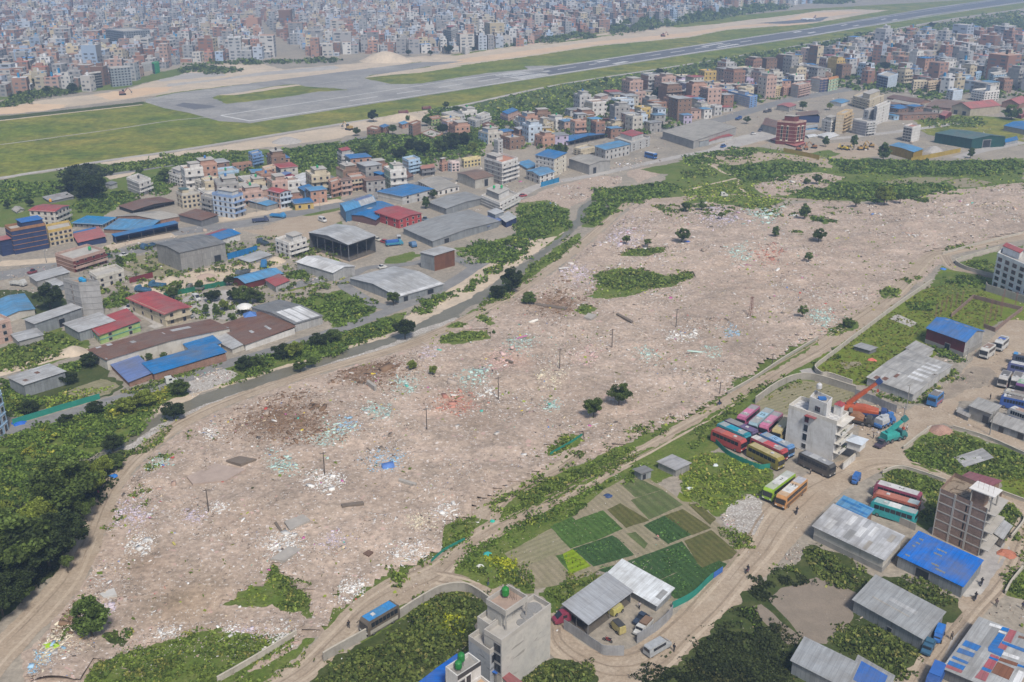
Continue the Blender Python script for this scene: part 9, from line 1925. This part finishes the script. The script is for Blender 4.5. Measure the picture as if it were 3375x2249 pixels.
def person(fr,x,y,rot,shirt,legs,label,pose='stand'):
 g=ground_at(fr,x,y);st=.16
 J=[(0,0,.95),(0,0,1.2),(0,0,1.42),(0,0,1.52),(.02,0,1.66),(0,.2,1.4),(.03,.27,1.12),(.1,.28,.88),(0,-.2,1.4),(.0,-.27,1.12),(.05,-.28,.88),(0,.1,.9),(st,.11,.5),(st*.5,.11,.06),(st*.5+.14,.12,.03),(0,-.1,.9),(-st*.4,-.11,.5),(-st,-.11,.08),(-st+.13,-.12,.04)]
 if pose=='bend':J=[((p[0]+.55*math.sin(1.2)*(p[2]-.95)*1.3,p[1],.95+(p[2]-.95)*.35)if p[2]>.96 or i in(6,7,9,10)else p)for i,p in enumerate(J)]
 if pose=='ride':J=[(p[0]+(.3 if i in(12,16)else.25 if i in(7,10)else 0),p[1],p[2]-.1)for i,p in enumerate(J)]
 E=[(0,1),(1,2),(2,3),(3,4),(2,5),(5,6),(6,7),(2,8),(8,9),(9,10),(0,11),(11,12),(12,13),(13,14),(0,15),(15,16),(16,17),(17,18)]
 Rd=[.15,.15,.16,.06,.11,.075,.055,.045,.075,.055,.045,.1,.075,.05,.045,.1,.075,.05,.045]
 me=bpy.data.meshes.new('body');me.from_pydata(J,E,[]);tmp=bpy.data.objects.new('tmp',me);COL.objects.link(tmp);sk=tmp.modifiers.new('s','SKIN');sv=me.skin_vertices[0].data
 for i,r in enumerate(Rd):sv[i].radius=(r,r*(1.25 if i in(0,1,2)else 1));sv[i].use_root=i==0
 sb=tmp.modifiers.new('b','SUBSURF');sb.levels=1;sb.render_levels=1
 bm_=bpy.data.meshes.new_from_object(tmp.evaluated_get(bpy.context.evaluated_depsgraph_get()));bpy.data.objects.remove(tmp)
 bm_.materials.clear();[bm_.materials.append(q)for q in(plain('skin',(.22,.13,.09),.7),plain('cloth_%.2f_%.2f_%.2f'%tuple(shirt),shirt,.9),plain('cloth_%.2f_%.2f_%.2f'%tuple(legs),legs,.9))]
 zc=.95
 for f in bm_.polygons:c=f.center;f.material_index=2 if c.z<zc*.97 and abs(c.y)<.2 else 1 if c.z<1.46 and(abs(c.y)<.25 or c.z>1.15)else 0
 root=thing('person',label,'person',(g.x,g.y,gz(g.x,g.y)),rot,'people');bm_.name='body';child('body',bm_,root)
 m=MB();h_=J[4];m.lathe((h_[0]-.02,h_[1],h_[2]),[(.115,-.02),(.12,.05),(.08,.11),(.01,.13)],plain('dark_hair',(.02,.018,.016),.8),10);m.build('hair',root)
def motorbike(fr,x,y,rot,c,label):
 g=ground_at(fr,x,y);root=thing('motorcycle',label,'motorcycle',(g.x,g.y,gz(g.x,g.y)),rot,'motorcycles');m=MB();pc=paint(c);loft(m,[(-.6,.12,.55,.8,.1),(0,.16,.4,.95,.13),(.35,.12,.55,.9,.1)],pc);m.bar((.4,0,.85),(.68,0,.35),.05,STEEL,5);m.bar((.35,-.35,1.05),(.35,.35,1.05),.03,DARK,5);m.build('body',root);m=MB();m.box((-.3,0,.85),(.4,.14,.06),DARK);m.build('seat',root);tm,rm=wheel_mesh()
 for k in(-.65,.68):o=child('wheel',tm,root,Matrix.Translation((k,0,.31))@Matrix.Rotation(math.pi/2,4,'X')@Matrix.Diagonal((.62,.62,.4,1)));child('rim',rm,o)
DK,BL=(.03,.03,.035),(.05,.08,.2)
for a in(('c6',1843,1462,1,DK,DK,'person in dark clothes walking on the road below the silver minibus'),('c2',1620,925,2,(.5,.5,.5),DK,'person in a pale shirt beside the turquoise crane'),('c1',1755,1190,0,(.45,.42,.4),DK,'person in a light top in front of the black coach'),('t02',682,285,1,(.40,.10,.2),DK,'person in pink at the edge of the dark trees'),('t12',52,1195,2,DK,DK,'person standing on the road behind the old blue-roofed bus'),('t12',1012,900,0,DK,BL,'person in dark clothes at the edge of the grassy junction'),('t12',2185,590,3,(.55,.25,.25),(.3,.25,.2),'person in pink bending over the dark green plot','bend'),('c7',1390,520,1,(.14,.1,.1),DK,'person standing beside the brick rubble on the narrow lane'),('c7',1752,565,1,(.05,.05,.1),DK,'person on the grey slab at the frame edge'),('c7',775,985,2,(.12,.11,.1),DK,'person walking past the blue tractor'),('c2',1160,1030,0,(.4,.36,.34),DK,'person among scrap near the dark purple car'),('c4',1290,900,0,DK,DK,'person in black behind the grey plastered hut'),('c6',1365,870,1,(.5,.45,.45),DK,'person in a pale shirt inside the workshop yard')):person(*a)
for fr,x,y,r_,c,l in(('t22',447,808,1.0,(.2,.03,.03),'motorcycle riding down the wide dirt road'),('c1',505,232,.6,(.03,.05,.12),'motorcycle on the dirt road beside the rubble'),('c7',1190,225,1.0,DK,'motorcycle at the corner of the tarpaulin shed'),('c7',1105,425,1.0,(.05,.04,.04),'motorcycle on the narrow lane by the brick rubble'),('t22',785,402,1.2,(.1,.06,.03),'motorcycle passing the ruts near the orange coach')):
 motorbike(fr,x,y,r_,c,l);person(fr,x,y,r_,DK,BL,'rider in dark clothes on the '+l,'ride')
motorbike('c6',930,1320,2.6,(.25,.03,.03),'red motorcycle parked in the workshop yard')
SUN_E,SUN_A=R(52),R(160)
w=bpy.data.worlds.new('World');sc.world=w;w.use_nodes=True
t=w.node_tree;sky=t.nodes.new('ShaderNodeTexSky');sky.sky_type='NISHITA';sky.sun_disc=False
sky.sun_elevation=SUN_E;sky.sun_rotation=SUN_A;sky.dust_density=3.0;sky.air_density=1.2
t.links.new(sky.outputs[0],t.nodes['Background'].inputs[0]);t.nodes['Background'].inputs[1].default_value=.085
sun=bpy.data.lights.new('sun','SUN');sun.energy=3.0;sun.angle=R(10);sun.color=(1,.94,.85)
so=bpy.data.objects.new('sun',sun);COL.objects.link(so)
sd=Vector((math.sin(SUN_A)*math.cos(SUN_E),math.cos(SUN_A)*math.cos(SUN_E),math.sin(SUN_E)))
so.rotation_euler=sd.to_track_quat('Z','Y').to_euler()
def haze_box(dens):
 mb=MB();m=bpy.data.materials.new('haze');m.use_nodes=True;tt=m.node_tree
 tt.nodes.remove(tt.nodes['Principled BSDF']);v=tt.nodes.new('ShaderNodeVolumePrincipled')
 v.inputs['Color'].default_value=(.47,.67,1.0,1);v.inputs['Density'].default_value=dens;v.inputs['Anisotropy'].default_value=.2
 tt.links.new(v.outputs[0],tt.nodes['Material Output'].inputs['Volume'])
 mb.box((0,2000,63),(3300,2300,64.5),m)
 o=mb.build('haze');o['kind']='stuff'
haze_box(.00031)
sc.view_settings.view_transform='Standard';sc.view_settings.look='None';sc.view_settings.gamma=1;sc.view_settings.exposure=0.38
sc.cycles.max_bounces=4;sc.cycles.diffuse_bounces=2;sc.cycles.glossy_bounces=2;sc.cycles.volume_bounces=1;sc.cycles.transparent_max_bounces=4
sc.cycles.use_denoising=True
try:sc.cycles.denoiser='OPENIMAGEDENOISE'
except Exception:pass
for n_ in list(UNUSED):
 def _rm(o):
  for ch in KIDS.get(o.name,()):_rm(ch)
  bpy.data.objects.remove(o)
 _rm(bpy.data.objects[n_])
